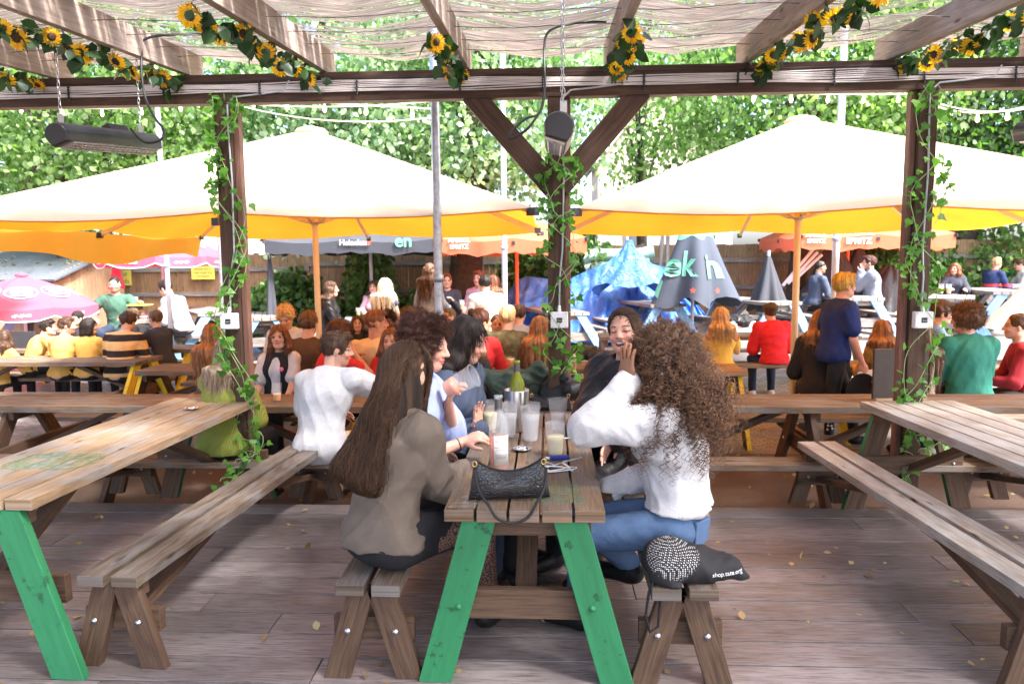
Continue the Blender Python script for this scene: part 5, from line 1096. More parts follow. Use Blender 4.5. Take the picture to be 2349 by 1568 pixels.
def loc(P, pos, face):
    d = np.array(P, float)-np.array(pos, float); a = -R(face); return np.array([d[0]*math.cos(a)-d[1]*math.sin(a), d[0]*math.sin(a)+d[1]*math.cos(a), d[2]])
def guest(u, v, y, face, label, lean=8, sz=None, seatz=None, hands=None, smax=1.13, smin=.88, **k):
    """seat a person so that the top of the head is where the picture has it; hands: world points (left, right) or None"""
    T = at(u, v, y); sz_ = gz(y, T.x)+.45 if seatz is None else seatz; hp = k.get('hp', 0); sd_ = k.get('side', 0)
    H = .10+.15*math.cos(R(lean*.4))+.19*math.cos(R(lean*.9))+.165*math.cos(R(lean*1.25))+.148*math.cos(R(lean*.8+hp*.35))+.118; s = min(smax, max(smin, (T.z-sz_)/H))
    off = s*(.15*math.sin(R(lean*.4))+.19*math.sin(R(lean*.9))+.165*math.sin(R(lean*1.25))+.148*math.sin(R(lean*.8+hp*.35))); ox = s*.55*math.sin(R(sd_)); f = R(face)
    px = T.x+math.sin(f)*off-math.cos(f)*ox; py = y-math.cos(f)*off-math.sin(f)*ox; pos = (px, py, T.z-s*H)
    if hands:
        for nm, h_ in zip(('L', 'Rr'), hands):
            if h_ is not None: k[nm] = loc(h_, pos, face)
    return person(pos, face, label, scale=s, lean=lean, **k)
def tabletop_hands(s=1): return dict(L=(-.12, .40, .28), Rr=(.12, .40, .28))
LG = 'guests at the left tables'; MG = 'guests at the middle tables'; RG = 'guests at the right tables'; BG = 'guests in the back of the yard'
T_ = tabletop_hands()
guest(8, 755, 9.3, -10, 'person in a mustard jacket cut off by the left edge', group=LG, top=('mustard', 'long'), hair=('mid', 'brown'), fem=True, hairkw=dict(length=.25), lean=15, **T_)
guest(107, 731, 9.5, -35, 'man in a mustard shirt leaning right with his arm round his neighbour', group=LG, top=('mustard', 'long'), hair=('short', 'dark'), lean=24, side=10, hy=-25, L=(-.1, .4, .28), Rr=(.33, .28, .52), hd=(None, (1, .1, 0)))
guest(151, 726, 9.25, -5, 'bearded man in a mustard shirt smiling to the right', group=LG, top=('mustard', 'long'), hair=('short', 'brown'), hy=-62, lean=16, beard=.7, mouth=.006, **T_)
guest(202, 727, 9.25, 0, 'dark haired guest in a yellow shirt looking right, beside the bearded man', group=LG, top=('yellow_cloth', 'long'), hair=('mid', 'dark'), fem=True, hy=-65, lean=10, hairkw=dict(length=.12, fringe=1), **T_)
guest(291, 714, 9.2, -2, 'man seen from behind in a wide striped black and orange sweater', group=LG, top=('striped', 'long'), hair=('short', 'brown'), lean=22, hp=15, wide=1.12, loose=.02, **T_)
guest(177, 713, 10.95, 170, 'man in a dark beanie facing the camera behind the yellow shirt', group=LG, top=('charcoal', 'long'), hair=('buzz', 'dark'), lean=12, extra=lambda J: cap_hat(J, 'beanie', 'beanie_black'), **T_)
guest(305, 708, 10.9, 160, 'curly haired man facing the camera, half hidden by the striped sweater', group=LG, top=('dark_top', 'short'), hair=('curly', 'midbrown'), lean=14, **T_)
guest(356, 711, 9.75, 68, 'man in a charcoal hoodie in profile, facing left with a beer before him', group=LG, top=('charcoal', 'long'), hair=('short', 'midbrown'), lean=14, wide=1.05, L=(-.1, .38, .27), Rr=(.12, .42, .27))
guest(262, 633, 12.0, 196, 'dark haired bearded man in a green t-shirt sitting by the fence', group=BG, top=('green_tee', 'short'), hair=('buzz', 'dark'), legs='denim_dark', beard=.6, lean=6, wide=1.1, h=.011, L=(-.22, .34, .34), Rr=(.3, .28, .3), elbow=((-1, -.2, -.6), (.9, -.2, -.6)))
guest(380, 641, 12.0, 78, 'man in a white shirt bending over his food by the fence', group=BG, top=('cloth_white', 'long'), hair=('short', 'dark'), legs='charcoal', lean=26, hp=20, h=.011, L=(-.04, .34, .42), Rr=(.1, .34, .40))
guest(484, 742, 7.35, -8, 'long orange haired woman seen from behind in a brown top and a patterned skirt', group=LG, fem=True, top=('brown_cloth', 'short'), legs='leopard', hair=('long', 'orange'), lean=6, hairkw=dict(length=.42, n=900), **T_)
G_ = guest(520, 768, 5.55, -6, 'blonde woman in a lime green knitted sweater behind the left post', group=LG, fem=True, hy=34, top=('lime_knit', 'long'), hair=('long', 'ash'), lean=12, loose=.018, h=.010, hem=-.06, foldamp=.006, wide=.95, hairkw=dict(length=.30, n=1600, spread=.72), L=(-.10, .16, .66), Rr=(.1, .38, .3), elbow=((-.5, .5, -1), None))
G_ = guest(640, 742, 7.05, 178, 'red haired woman with glasses in a black vest over a white shirt', group=MG, fem=True, top=('cloth_white', 'short'), layer='cloth_black', hair=('mid', 'ginger'), lean=2, hp=-4, hy=8, side=-3, h=.010, hh=.005, hairkw=dict(length=.15, n=900), extra=glasses, L=(-.13, .3, .1), Rr=(.13, .3, .1))
g = MB(); c_ = G_['ch']+G_['fw']*.165*G_['s']+G_['rt']*-.085+[0, 0, .02]; g.lathe([(.022, 0), (.018, .006), (.0001, .008)], c_, 14, axis=G_['fw']); g.build('rosette', plain('pink_badge', (.8, .16, .35), .5), G_['e'])
guest(654, 700, 8.95, 186, 'curly blond man in a white t-shirt looking down at his table', group=MG, top=('cloth_white', 'short'), hair=('curly', 'blonde'), hp=28, lean=12, beard=.4, **T_)
guest(706, 712, 7.75, -5, 'guest in a dark brown jacket behind the left parasol pole', group=MG, top=('brown_cloth', 'long'), hair=('short', 'midbrown'), lean=10, **T_)
guest(776, 735, 6.95, -58, 'brown haired man in a red shirt with a raised arm, behind the white shirt', group=MG, top=('red_cloth', 'short'), hair=('short', 'auburn'), lean=14, hp=10, L=(-.05, .3, .5), Rr=(.12, .26, .62), elbow=(None, (.8, .6, -.8)), hairkw=dict(vol=.02, n=900), skin='tan')
guest(768, 757, 5.52, -14, 'man in a white shirt seen from behind, leaning and looking to the right', group=MG, top=('cloth_white', 'short'), legs='beige', hair=('short', 'brown'), lean=14, side=6, hy=-58, hp=8, beard=.35, skin='pink', h=.009, hh=.0048, wide=1.06, loose=.026, foldamp=.016, hem=-.12, hairkw=dict(n=1400), hands=(None, tuple(at(900, 850, 5.9))), L=(-.1, .4, .25))
guest(819, 722, 9.7, 196, 'dark haired woman in black smiling at the camera', group=MG, fem=True, top=('dark_top', 'long'), hair=('long', 'brown'), lean=10, mouth=.005, hairkw=dict(length=.3), **T_)
guest(861, 709, 7.35, -12, 'man in a pale orange shirt seen from behind with short ginger hair', group=MG, top=('cream_cloth', 'short'), hair=('short', 'ginger'), hy=-50, lean=8, wide=1.12, skin='tan', hairkw=dict(vol=.006), **T_)
guest(893, 712, 9.7, 175, 'black haired man with glasses and a dark shirt looking down', group=MG, top=('navy', 'short'), hair=('curly', 'dark'), skin='brown', hp=25, lean=10, extra=glasses, **T_)
guest(896, 752, 6.95, 172, 'red haired woman in a red top facing the camera, behind the long brown hair', group=MG, fem=True, top=('red_cloth', 'short'), hair=('long', 'ginger'), lean=6, hy=12, hh=.005, hairkw=dict(length=.3, n=700), **T_)
guest(925, 728, 8.4, 192, 'short haired man facing the camera above the curly dark hair', group=MG, top=('cream_cloth', 'short'), hair=('buzz', 'ginger'), lean=12, **T_)
guest(937, 705, 9.4, -10, 'guest with light brown wavy hair seen from behind left of the scaffold pole', group=MG, top=('brown_cloth', 'long'), hair=('curly', 'midbrown'), **T_)
guest(962, 703, 10.0, 172, 'man with a short haircut facing the camera next to the scaffold pole', group=MG, top=('grey_cloth', 'short'), hair=('short', 'brown'), lean=8, **T_)
guest(1031, 706, 10.0, 150, 'grey haired man just right of the scaffold pole', group=MG, top=('cloth_white', 'short'), hair=('short', 'grey'), lean=10, **T_)
guest(1102, 707, 7.8, -14, 'woman with pinned up auburn hair and a red off the shoulder top, seen from behind', group=MG, fem=True, top=('red_cloth', 'long'), hair=('bun', 'auburn'), hy=-40, lean=8, skin='tan', neckcut=.125, **T_)
guest(1140, 719, 8.7, 188, 'smiling man in a cream sweater facing the camera with a beer', group=MG, top=('cream_cloth', 'long'), hair=('buzz', 'brown'), mouth=.004, lean=6, **T_)
guest(1163, 699, 8.5, -8, 'guest in a camouflage jacket with orange blond hair seen from behind', group=MG, top=('camo', 'long'), hair=('short', 'blonde'), lean=8, wide=1.05, **T_)
guest(1190, 697, 9.5, -12, 'man in a grey t-shirt with cropped hair seen from behind, left of the middle post', group=MG, top=('grey_cloth', 'short'), hair=('short', 'brown'), lean=8, **T_)
guest(1238, 722, 7.5, -4, 'long ginger haired woman in a brown jacket right behind the middle post', group=MG, fem=True, top=('brown_cloth', 'long'), hair=('long', 'orange'), lean=8, hairkw=dict(length=.38, n=700), **T_)
guest(1076, 745, 6.75, -15, 'woman with long wavy blonde brown hair and a black top behind the dark haired profile', group=MG, fem=True, top=('dark_top', 'long'), hair=('long', 'midbrown'), lean=14, hairkw=dict(length=.5, n=700, spread=1.15), **T_)
# back of the yard
guest(757, 643, 11.6, -82, 'dark haired woman in a black leather jacket in profile facing right', group=BG, fem=True, top=('leather', 'long'), legs='denim_dark', hair=('long', 'brown'), lean=4, h=.011, hairkw=dict(length=.26), L=(-.1, .36, .22), Rr=(.1, .36, .22))
guest(883, 637, 11.4, -18, 'platinum blonde woman in a navy dress seen from behind', group=BG, fem=True, top=('navy', 'none'), legs='navy', hair=('long', 'platinum'), lean=8, h=.011, hairkw=dict(length=.32, n=800, spread=1.2), **T_)
guest(856, 643, 12.9, 182, 'woman with her hand at her mouth behind the platinum blonde', group=BG, fem=True, top=('pink_cloth', 'long'), hair=('mid', 'brown'), lean=10, hairkw=dict(length=.2), L=(-.02, .16, .58), Rr=(.12, .4, .28))
T2 = at(985, 584, 11.1); person((T2.x-.03, 11.1, gz(11.1)), -28, 'woman with long light brown hair standing in a grey sweatshirt and grey leggings', pose='stand', scale=1.0, fem=True, top=('grey_cloth', 'long'), legs='grey_leggings', hair=('long', 'midbrown'), group=BG, h=.011, lean=4, hem=-.03, hairkw=dict(length=.4, n=700), L=(-.14, .26, 1.05), Rr=(.16, .28, 1.02), shoes='shoe_white')
guest(1025, 626, 12.8, 188, 'man in a dark jacket lifting a pint of beer right of the scaffold pole', group=BG, top=('puffer_dark', 'long'), hair=('short', 'ginger'), lean=8, L=(-.1, .25, .45), Rr=(.14, .4, .28))
guest(1112, 630, 11.5, 22, 'black haired man in a white hoodie seen from behind', group=BG, top=('cloth_white', 'long'), hair=('short', 'dark'), legs='denim_dark', lean=22, wide=1.1, loose=.028, h=.011, **T_)
guest(1098, 619, 12.8, 160, 'pink cheeked guest in a lilac sweater leaning over the table', group=BG, top=('pink_cloth', 'long'), hair=('short', 'ginger'), skin='pink', lean=18, side=-6, **T_)
guest(1131, 629, 12.1, 40, 'long red haired guest right beside the white hoodie', group=BG, fem=True, top=('dark_top', 'long'), hair=('long', 'ginger'), lean=10, hairkw=dict(length=.34), **T_)
# right
guest(1657, 703, 9.4, -12, 'blonde woman in a strappy yellow dress seen from behind', group=RG, fem=True, top=('yellow_dress', 'tank'), legs='yellow_dress', hair=('long', 'blonde'), hy=-58, lean=4, h=.0105, neckcut=.10, hairkw=dict(length=.26, n=800), shoes='shoe_white', **T_)
guest(1768, 693, 9.85, 6, 'man in a red hoodie and a brown flat cap seen from behind', group=RG, top=('hoodie_red', 'long'), hair=('short', 'brown'), legs='denim_dark', lean=18, wide=1.08, loose=.03, h=.0105, foldamp=.013, shoes='shoe_white', extra=lambda J: cap_hat(J, 'flat', 'flat_cap'), L=(-.1, .36, .3), Rr=(.1, .36, .3))
guest(1881, 596, 13.0, -78, 'bald bearded man in a dark denim jacket facing right', group=BG, top=('denim_jacket', 'long'), hair=('buzz', 'dark'), skin='olive', beard=.6, lean=8, hairkw=dict(vol=.001), h=.011, L=(-.1, .3, .2), Rr=(.12, .35, .2))
guest(1996, 585, 13.0, 72, 'man in a grey puffer jacket drinking from a glass', group=BG, top=('puffer', 'long'), hair=('short', 'auburn'), beard=.6, lean=6, wide=1.12, loose=.035, h=.011, L=(-.06, .19, .62), Rr=(.12, .38, .3))
guest(1884, 708, 7.9, -16, 'long ginger haired woman in a fluffy black jacket and a black polka dot skirt', group=RG, fem=True, top=('dark_top', 'long'), legs='polka', hair=('long', 'orange'), lean=14, loose=.03, hairkw=dict(length=.34, n=700), **T_)
guest(2026, 732, 7.9, 4, 'long ginger haired woman in a mustard top behind the menu board', group=RG, fem=True, top=('mustard', 'long'), hair=('long', 'orange'), lean=12, hairkw=dict(length=.38, n=800, spread=1.15), **T_)
guest(2112, 742, 6.9, 8, 'long haired person in a cream jacket mostly hidden by the right post', group=RG, fem=True, top=('beige', 'long'), hair=('long', 'midbrown'), lean=4, side=4, loose=.035, hem=-.12, hairkw=dict(length=.42, n=700, spread=1.2), **T_)
guest(2160, 689, 8.7, -110, 'man with glasses and a blue denim jacket laughing, right of the right post', group=RG, top=('denim', 'long'), hair=('short', 'brown'), mouth=.006, lean=8, hp=6, h=.011, hh=.0052, hairkw=dict(n=900, vol=.02), extra=glasses, **T_)
guest(2220, 699, 7.25, 8, 'man with long curly hair in a dark green knitted sweater seen from behind', group=RG, top=('green_knit', 'long'), hair=('afro', 'midbrown'), hy=42, lean=7, wide=1.16, loose=.03, h=.009, foldamp=.012, hem=-.10, hairkw=dict(n=2200, vol=.018, curlr=.008), skin='pink', **T_)
guest(2338, 716, 7.4, 70, 'balding man in a maroon sweater cut off by the right edge', group=RG, top=('maroon', 'long'), hair=('buzz', 'brown'), lean=10, wide=1.05, **T_)
guest(2191, 602, 13.6, 165, 'long haired woman in a dark puffer jacket at the far table', group=BG, fem=True, top=('puffer_dark', 'long'), hair=('long', 'ginger'), lean=4, hy=-35, loose=.03, hairkw=dict(length=.36), L=(-.12, .34, .3), Rr=(.14, .3, .3))
guest(2286, 589, 15.0, -68, 'fair haired man in a navy shirt with a red band at the far right', group=BG, top=('navy_red', 'long'), hair=('short', 'blonde'), lean=14, **T_)
guest(2313, 590, 15.9, -88, 'man in a green top between the navy shirt and the white shirt', group=BG, top=('green_knit', 'long'), hair=('short', 'brown'), hp=15, lean=10, **T_)
guest(2340, 592, 15.3, 85, 'dark haired man in a white shirt at the far right edge', group=BG, top=('cloth_white', 'long'), hair=('short', 'brown'), lean=14, hp=15, **T_)
# the walking man
W0 = at(1940, 596, 7.55); s_ = 1.045
WK = person((W0.x-.08, 7.55, -.12), -84, 'young man in a dark blue t-shirt walking to the right past the tables', pose='stand', scale=s_, lean=7, top=('blue_tee', 'short'), legs='leather', hair=('short', 'gold'), hy=6, group='waiter', h=.009, hh=.0048, skin='pink', loose=.028, hem=-.08, wide=1.05, hairkw=dict(n=1500, vol=.018), knees=[(-.09, .22, .50), (.09, -.05, .50)], feet=[(-.09, .30, .09), (.09, -.42, .15)], L=(-.26, .02, .82), Rr=(.20, .22, .80), hd=((0, .1, -1), (0, .35, -1)))
g = MB(); q = WK['A'][1][2]+WK['hds'][1][0]*.10; g.bar(q+[.0, -.07, -.05], q+[.0, .09, -.02], .012, .12, up=(0, 0, 1)); P_ = WK['e'].matrix_basis
o = g.build('paper_plate', MAT['logo_white'], None, bevel=.004, loc=WK['e'].location); o.rotation_euler = (0, 0, R(-84)); tag(o, 'folded white paper in the hand of the walking man', 'paper')
g = MB(); g.lathe([(.0001, 0), (.17, 0), (.18, .02), (.175, .022), (.16, .006), (.0001, .006)], q+[.03, -.06, -.17], 28, axis=(1, .2, 0)); o = g.build('serving_tray', MAT['black_plastic'], None, loc=WK['e'].location); o.rotation_euler = (0, 0, R(-84)); tag(o, 'round black tray carried low by the walking man', 'tray')
FG = 'friends at the middle table'
def path_hair(J, n, seg, endf, midf, c, r0, rg, curl=0, cfreq=60, hi=None, a0=-150, a1=150, name='hair_strands', top_spread=1.0, hcol=None, frizz=0):
    """long strands: scalp -> mid point -> end point, given as functions of azimuth (degrees, 0 = back of head, + = right)"""
    a = rg.uniform(a0, a1, n); ar = np.radians(a); el = rg.uniform(0, 1, n)**.7; s = J['s']; HM = J['HM']; hc = J['hc']
    th = el*1.35; q = np.stack([np.sin(ar)*np.sin(th)*.078, -np.cos(ar)*np.sin(th)*.098-.012, np.cos(th)*.094+.02], 1)*s*1.04; P0 = hc+q@HM.T
    P1 = np.array([midf(x, y) for x, y in zip(a, el)])+rg.normal(size=(n, 3))*.012; P2 = np.array([endf(x, y) for x, y in zip(a, el)])
    out = P0-hc; out /= np.linalg.norm(out, axis=1)[:, None]; T0 = P0+out*.03*top_spread+(P1-P0)*.25
    t = np.linspace(0, 1, seg+1)[None, :, None]; ctrl = [P0, T0, P1, P1+(P2-P1)*.5+rg.normal(size=(n, 3))*.012, P2]
    # de casteljau of degree 4
    L = [c_[:, None, :]+0*t for c_ in ctrl]
    while len(L) > 1: L = [L[i]*(1-t)+L[i+1]*t for i in range(len(L)-1)]
    P = L[0]; w1 = rg.uniform(0, 6.28, (n, 1)); tt = t[:, :, 0]
    T = np.gradient(P, axis=1); T /= np.linalg.norm(T, axis=2)[..., None]+1e-9; ref = rg.normal(size=(n, 1, 3)); A_ = np.cross(T, ref); A_ /= np.linalg.norm(A_, axis=2)[..., None]+1e-9; B_ = np.cross(T, A_)
    if curl: 
        Ln = np.linalg.norm(P2-P0, axis=1)[:, None]; cf = cfreq*rg.uniform(.8, 1.25, (n, 1)); am = curl*rg.uniform(.6, 1.3, (n, 1))*np.clip((tt-.12)*3, .15, 1); ph = cf*tt*Ln+w1
        P = P+am[..., None]*(np.cos(ph)[..., None]*A_+np.sin(ph)[..., None]*B_); T = np.gradient(P, axis=1); T /= np.linalg.norm(T, axis=2)[..., None]+1e-9; A_ = np.cross(T, ref); A_ /= np.linalg.norm(A_, axis=2)[..., None]+1e-9; B_ = np.cross(T, A_)
    else: P = P+(.010*np.sin(tt*11+w1)*tt)[..., None]*np.array([1, .5, 0])
    rr = r0*(1-.7*np.linspace(0, 1, seg+1)**3); V = np.stack([P+rr[None, :, None]*(math.cos(x)*A_+math.sin(x)*B_) for x in (0, 2.094, 4.189)], 2)
    idx = np.arange(n*(seg+1)*3).reshape(n, seg+1, 3); Q = np.stack([np.stack([idx[:, :-1, k], idx[:, 1:, k], idx[:, 1:, (k+1) % 3], idx[:, :-1, (k+1) % 3]], -1) for k in range(3)], 2).reshape(-1, 4)
    k = rg.uniform(0, 1, (n, 1)); col = np.array(c)[None]*rg.uniform(.45, 1.7, (n, 1))
    if hi is not None: col = np.where(k > .80, np.array(hi)[None]*rg.uniform(.6, 1.1, (n, 1)), col)
    C = np.repeat(col, (seg+1)*3, 0)
    if hcol is not None: z = np.clip((tt*1.0), 0, 1); C = (C.reshape(n, seg+1, 3, 3)*(1-z[..., None, None]*.8)+np.array(hcol)*(z[..., None, None]*.8)*rg.uniform(.6, 1.4, (n, 1, 1, 1))).reshape(-1, 3)
    link(name, fastmesh(name, V.reshape(-1, 3), Q, True, C), MAT['hair'], J['e'])
def fishnet():
    m_, n, b, out = mat('fishnet'); mp = mapped(n, 'Object', (1, 1, 1)); vo = N(n, 'TexVoronoi', feature='DISTANCE_TO_EDGE'); vo.inputs['Scale'].default_value = 70; n.links.new(mp.outputs[0], vo.inputs[0]); r_ = ramp(n, vo.outputs['Distance'], [(.08, (.01, .01, .012)), (.14, (.22, .11, .08))]); n.links.new(r_.outputs[0], b.inputs['Base Color']); b.inputs['Roughness'].default_value = .6; MAT['fishnet'] = m_
fishnet()
# the long haired woman in the taupe cardigan
fc = -38; H0 = at(938, 776, 3.42); pos1 = (-.745, 3.22, .46)
J1 = person(pos1, fc, 'woman with very long brown hair and a taupe cardigan, seen from behind', scale=1.145, fem=True, lean=10, side=3, hy=10, hp=6, top=('taupe', 'long'), legs='fishnet', hair=('buzz', 'brown'), h=.0085, hh=.005, loose=.026, foldamp=.021, hem=-.015, wide=.95, group=FG,
            Rr=loc((-.44, 3.60, .76), pos1, fc), L=loc((-.62, 3.74, .80), pos1, fc), elbow=((-1, -.1, -1), (.25, -.5, -1)), knees=[loc((-.52, 3.66, .55), pos1, fc), loc((-.34, 3.48, .55), pos1, fc)], feet=[loc((-.36, 3.72, .10), pos1, fc), loc((-.31, 3.50, .10), pos1, fc)])
rg = np.random.default_rng(5); hc, nk, rt, fw, s = J1['hc'], J1['nk'], J1['rt'], J1['fw'], J1['s']
WX = np.array(loc(np.array(pos1)+np.array([1, 0, 0]), pos1, fc)); WY = np.array(loc(np.array(pos1)+np.array([0, 1, 0]), pos1, fc)); UZ = np.array([0, 0, 1.])
F = Field([hc+WX*.2+WY*.15+UZ*.15, hc-WX*.42-WY*.42-UZ*.72], .04, .010); HM = J1['HM']
F.ell(J1['H'](0, -.012, .024), np.array([.0735, .093, .083])*s+.016, HM, .02)
for dx, dz in ((-.25, -.38), (-.18, -.43), (-.11, -.45), (-.04, -.41), (.03, -.33)):
    m_ = hc+WX*(dx*.38-.0)+WY*(-.115)-UZ*.20; F.cap(hc+WX*(dx*.15)-WY*.02, m_, .075, .072, .05); F.cap(m_, hc+WX*dx-WY*(.22)+UZ*dz, .070, .040, .05)
F.ell(J1['H'](.02, .125, -.06), np.array([.05, .06, .085])*s, HM, .01, True)
V, Q = F.mesh(); V = smooth_mesh(V, Q, 2); N_ = vnormals(V, Q); ax_ = V@WX; V = V+N_*(.006*np.sin(ax_*95+3*np.sin(V[:, 2]*7))+.004*np.sin(ax_*210+V[:, 2]*12))[:, None]-N_*.008
link('hair', fastmesh('hair', V, Q, True, np.array([[.045, .025, .015]])*(.75+.5*np.sin(ax_*130+4*np.sin(V[:, 2]*6)))[:, None]), MAT['hair'], J1['e'])
n_ = 7000; top_ = V[V[:, 2] > hc[2]-.02]; st_ = top_[rg.integers(0, len(top_), n_)]; mid_ = V[(V[:, 2] < hc[2]-.02) & (V[:, 2] > hc[2]-.40)]; st2 = mid_[rg.integers(0, len(mid_), 4200)]
cr = J1['H'](-.01, .02, .12)
def pull1(p): o = p-cr; o[:, 2] *= .3; k = np.clip((hc[2]+.03-p[:, 2])/.10, 0, 1)[:, None]; q = o/(np.linalg.norm(o, axis=1)[:, None]+1e-6)*(1-k)*.9; dx = ((p-hc)@WX)[:, None]; return q+np.array([0, 0, -1.])*(.35+k)+WX[None]*(np.clip(dx, -.2, .0)*.9-.10)*k-WY[None]*.12*k
def hcols(n): k = rg.uniform(0, 1, (n, 1)); c = np.array([[.064, .034, .019]])*rg.uniform(.55, 1.5, (n, 1)); return np.where(k > .86, np.array([[.19, .1, .045]])*rg.uniform(.5, 1.1, (n, 1)), c)
flow_hair(J1, F, st_, rg.uniform(.36, .60, n_), 24, .0011, hcols(n_), rg, pull1, lift=.005, wave=.028)
flow_hair(J1, F, st2, rg.uniform(.14, .30, 4200), 13, .0010, hcols(4200), rg, pull1, lift=.009, name='loose_locks', wave=.03, liftgrow=.008)
G_ = Field([J1['pelvis'], J1['kn'][0], J1['kn'][1]], .16, .012)
G_.ell(J1['pelvis']-[0, .0, .0], (.218, .172, .125), None, .05)
for i in (0, 1): G_.cap(J1['pelvis']+[(-.09, .09)[i], 0, 0], J1['pelvis']*.28+np.array(J1['kn'][i])*.72, .118, .098, .05)
V, Q = G_.mesh(); link('skirt', fastmesh('skirt', smooth_mesh(V, Q, 2), Q, True), MAT['cloth_black'], J1['e'])
# the curly auburn woman drinking
f2 = -97
J2 = guest(972, 729, 3.86, f2, 'woman with short curly auburn hair and a light blue shirt drinking from a clear cup', seatz=.45, smax=1.16, group=FG, fem=True, lean=12, hp=10, hy=-4, top=('light_blue', 'elbow'), legs='denim_dark', hair=('curly', 'auburn'), skin='pink', h=.009, hh=.0045, loose=.03, foldamp=.013, hands=(at(1028, 925, 3.90), at(1064, 1012, 3.74)), hd=((.35, .3, .85), (0, .85, .35)), hn=((0, 1, -.2), (-.5, -.2, -1)), curl=(.75, .95), elbow=((-.6, .2, -1), (.5, -.3, -1)), eyes='closed', hairkw=dict(vol=.016, n=4200, curlr=.010, r0=.0012, amp=.005))
J3 = guest(1066, 724, 4.36, -112, 'woman with long dark hair looking down beside the curly auburn hair', seatz=.45, smax=1.16, group=FG, fem=True, lean=10, hp=18, hy=14, top=('denim_jacket', 'long'), legs='cloth_black', hair=('long', 'dark'), skin='fair', h=.009, hh=.0045, loose=.03, foldamp=.012, hands=(at(1120, 985, 4.5), at(1096, 985, 4.12)), hd=(None, (.15, .1, 1)), hn=(None, (.2, 1, .1)), curl=(.4, .12), elbow=(None, (.3, -.3, -1)), eyes='closed', hairkw=dict(length=.38, n=2200, vol=.010))
g = MB(); w_ = J2['A'][1][2]; d_ = J2['A'][1][2]-J2['A'][1][1]; d_ /= np.linalg.norm(d_); _, a, b = basis(d_); g.tube([w_-d_*.03+.029*(a*math.cos(t)+b*math.sin(t)) for t in np.linspace(0, 2*math.pi, 17)[:-1]], .003, 6, closed=True); g.build('hair_tie', MAT['black_plastic'], J2['e'])
# the laughing woman in the leather jacket
f4 = 132
J4 = guest(1437, 703, 4.32, f4, 'laughing woman with pulled back brown hair in a black leather jacket', seatz=.45, smax=1.16, group=FG, fem=True, lean=8, side=-4, hp=-6, hy=26, hroll=6, top=('leather', 'long'), legs='leather', hair=('bun', 'brown'), skin='pink', mouth=.015, eyes='closed', h=.009, hh=.0042, loose=.04, foldamp=.016, sleeve_r=1.25, hands=(at(1470, 1060, 4.0), at(1418, 1005, 4.05)), hd=(None, (.3, .5, -.5)), curl=(.5, .35), elbow=((-.6, -.2, -1), (1.2, .3, -.9)), hairkw=dict(vol=.006, n=0, hl=.02))
Fh = Field([J4['H'](-.1, -.14, .14), J4['H'](.1, .12, -.1), J4['H'](-.1, .12, .14), J4['H'](.1, -.14, -.1)], .03, .006); Fh.ell(J4['H'](0, -.014, .026), (np.array([.0735, .093, .083])+.008)*J4['s'], J4['HM'], .01); hv = J4['hairV']; r4 = np.random.default_rng(4); st4 = hv[r4.integers(0, len(hv), 2200)]; bk = J4['H'](0, -.12, .03)
def pull4(p): o = bk-p; return o/(np.linalg.norm(o, axis=1)[:, None]+1e-6)
flow_hair(J4, Fh, st4, r4.uniform(.04, .10, 2200), 7, .0011, np.array([[.07, .04, .024]])*r4.uniform(.4, 1.8, (2200, 1)), r4, pull4, lift=.003, wave=.004)
# the woman with the big curly hair
f5 = 66; pos5 = (.60, 3.44, .46)
J5 = person(pos5, f5, 'woman with a huge mass of curly brown hair, white shirt and blue jeans', scale=1.17, fem=True, lean=6, side=2, hp=12, hy=4, group=FG, top=('cloth_white', 'long'), legs='denim', hair=('afro', 'brown'), skin='brown', h=.0085, hh=.0048, loose=.026, foldamp=.017, hem=.07, sleeve_r=1.0, wide=.95,
            L=loc(at(1443, 876, 3.42), pos5, f5), Rr=loc((.30, 3.64, .66), pos5, f5), hd=((.03, .12, 1), (0, .8, -.1)), hn=((.75, -.4, .05), None), curl=(.13, .5), elbow=((-.65, .15, -1), (.3, -.4, -1)), eyes='closed',
            knees=[loc((.14, 3.40, .52), pos5, f5), loc((.14, 3.62, .52), pos5, f5)], feet=[loc((.15, 3.50, .09), pos5, f5), loc((.40, 3.66, .26), pos5, f5)], waistband=.17, hairkw=dict(n=2600, vol=.02, curlr=.006, r0=.0011))
rg2 = np.random.default_rng(8); hc, s = J5['hc'], J5['s']; WX = np.array(loc(np.array(pos5)+np.array([1, 0, 0]), pos5, f5)); WY = np.array(loc(np.array(pos5)+np.array([0, 1, 0]), pos5, f5))
F = Field([hc-WX*.2-WY*.3+UZ*.2, hc+WX*.45+WY*.25-UZ*.5], .05, .011)
F.ell(hc+WX*.02+UZ*.035, (.155, .14, .135), None, .05); F.ell(hc+WX*.065-UZ*.10-WY*.02, (.185, .165, .17), None, .08); F.ell(hc+WX*.07-UZ*.23-WY*.04, (.175, .13, .14), None, .08)
HW = np.array(J5['A'][0][2]); F.cap(HW-WY*.07, HW+J5['hds'][0][0]*.2-WY*.085, .07, .055, .02, True); F.ell(hc-WX*.15-WY*.02-UZ*.04, (.085, .13, .12), None, .02, True)
V, Q = F.mesh(); V = smooth_mesh(V, Q, 1); N5 = vnormals(V, Q); V = V-N5*.02+N5*(.012*np.sin(V@np.array([55, 30, 20.]))*np.sin(V@np.array([-20, 50, 35.]))+.006*np.sin(V@np.array([90, -80, 60.])))[:, None]
link('hair_mass', fastmesh('hair_mass', V, Q, True, np.tile((.03, .018, .012), (len(V), 1))), MAT['hair'], J5['e'])
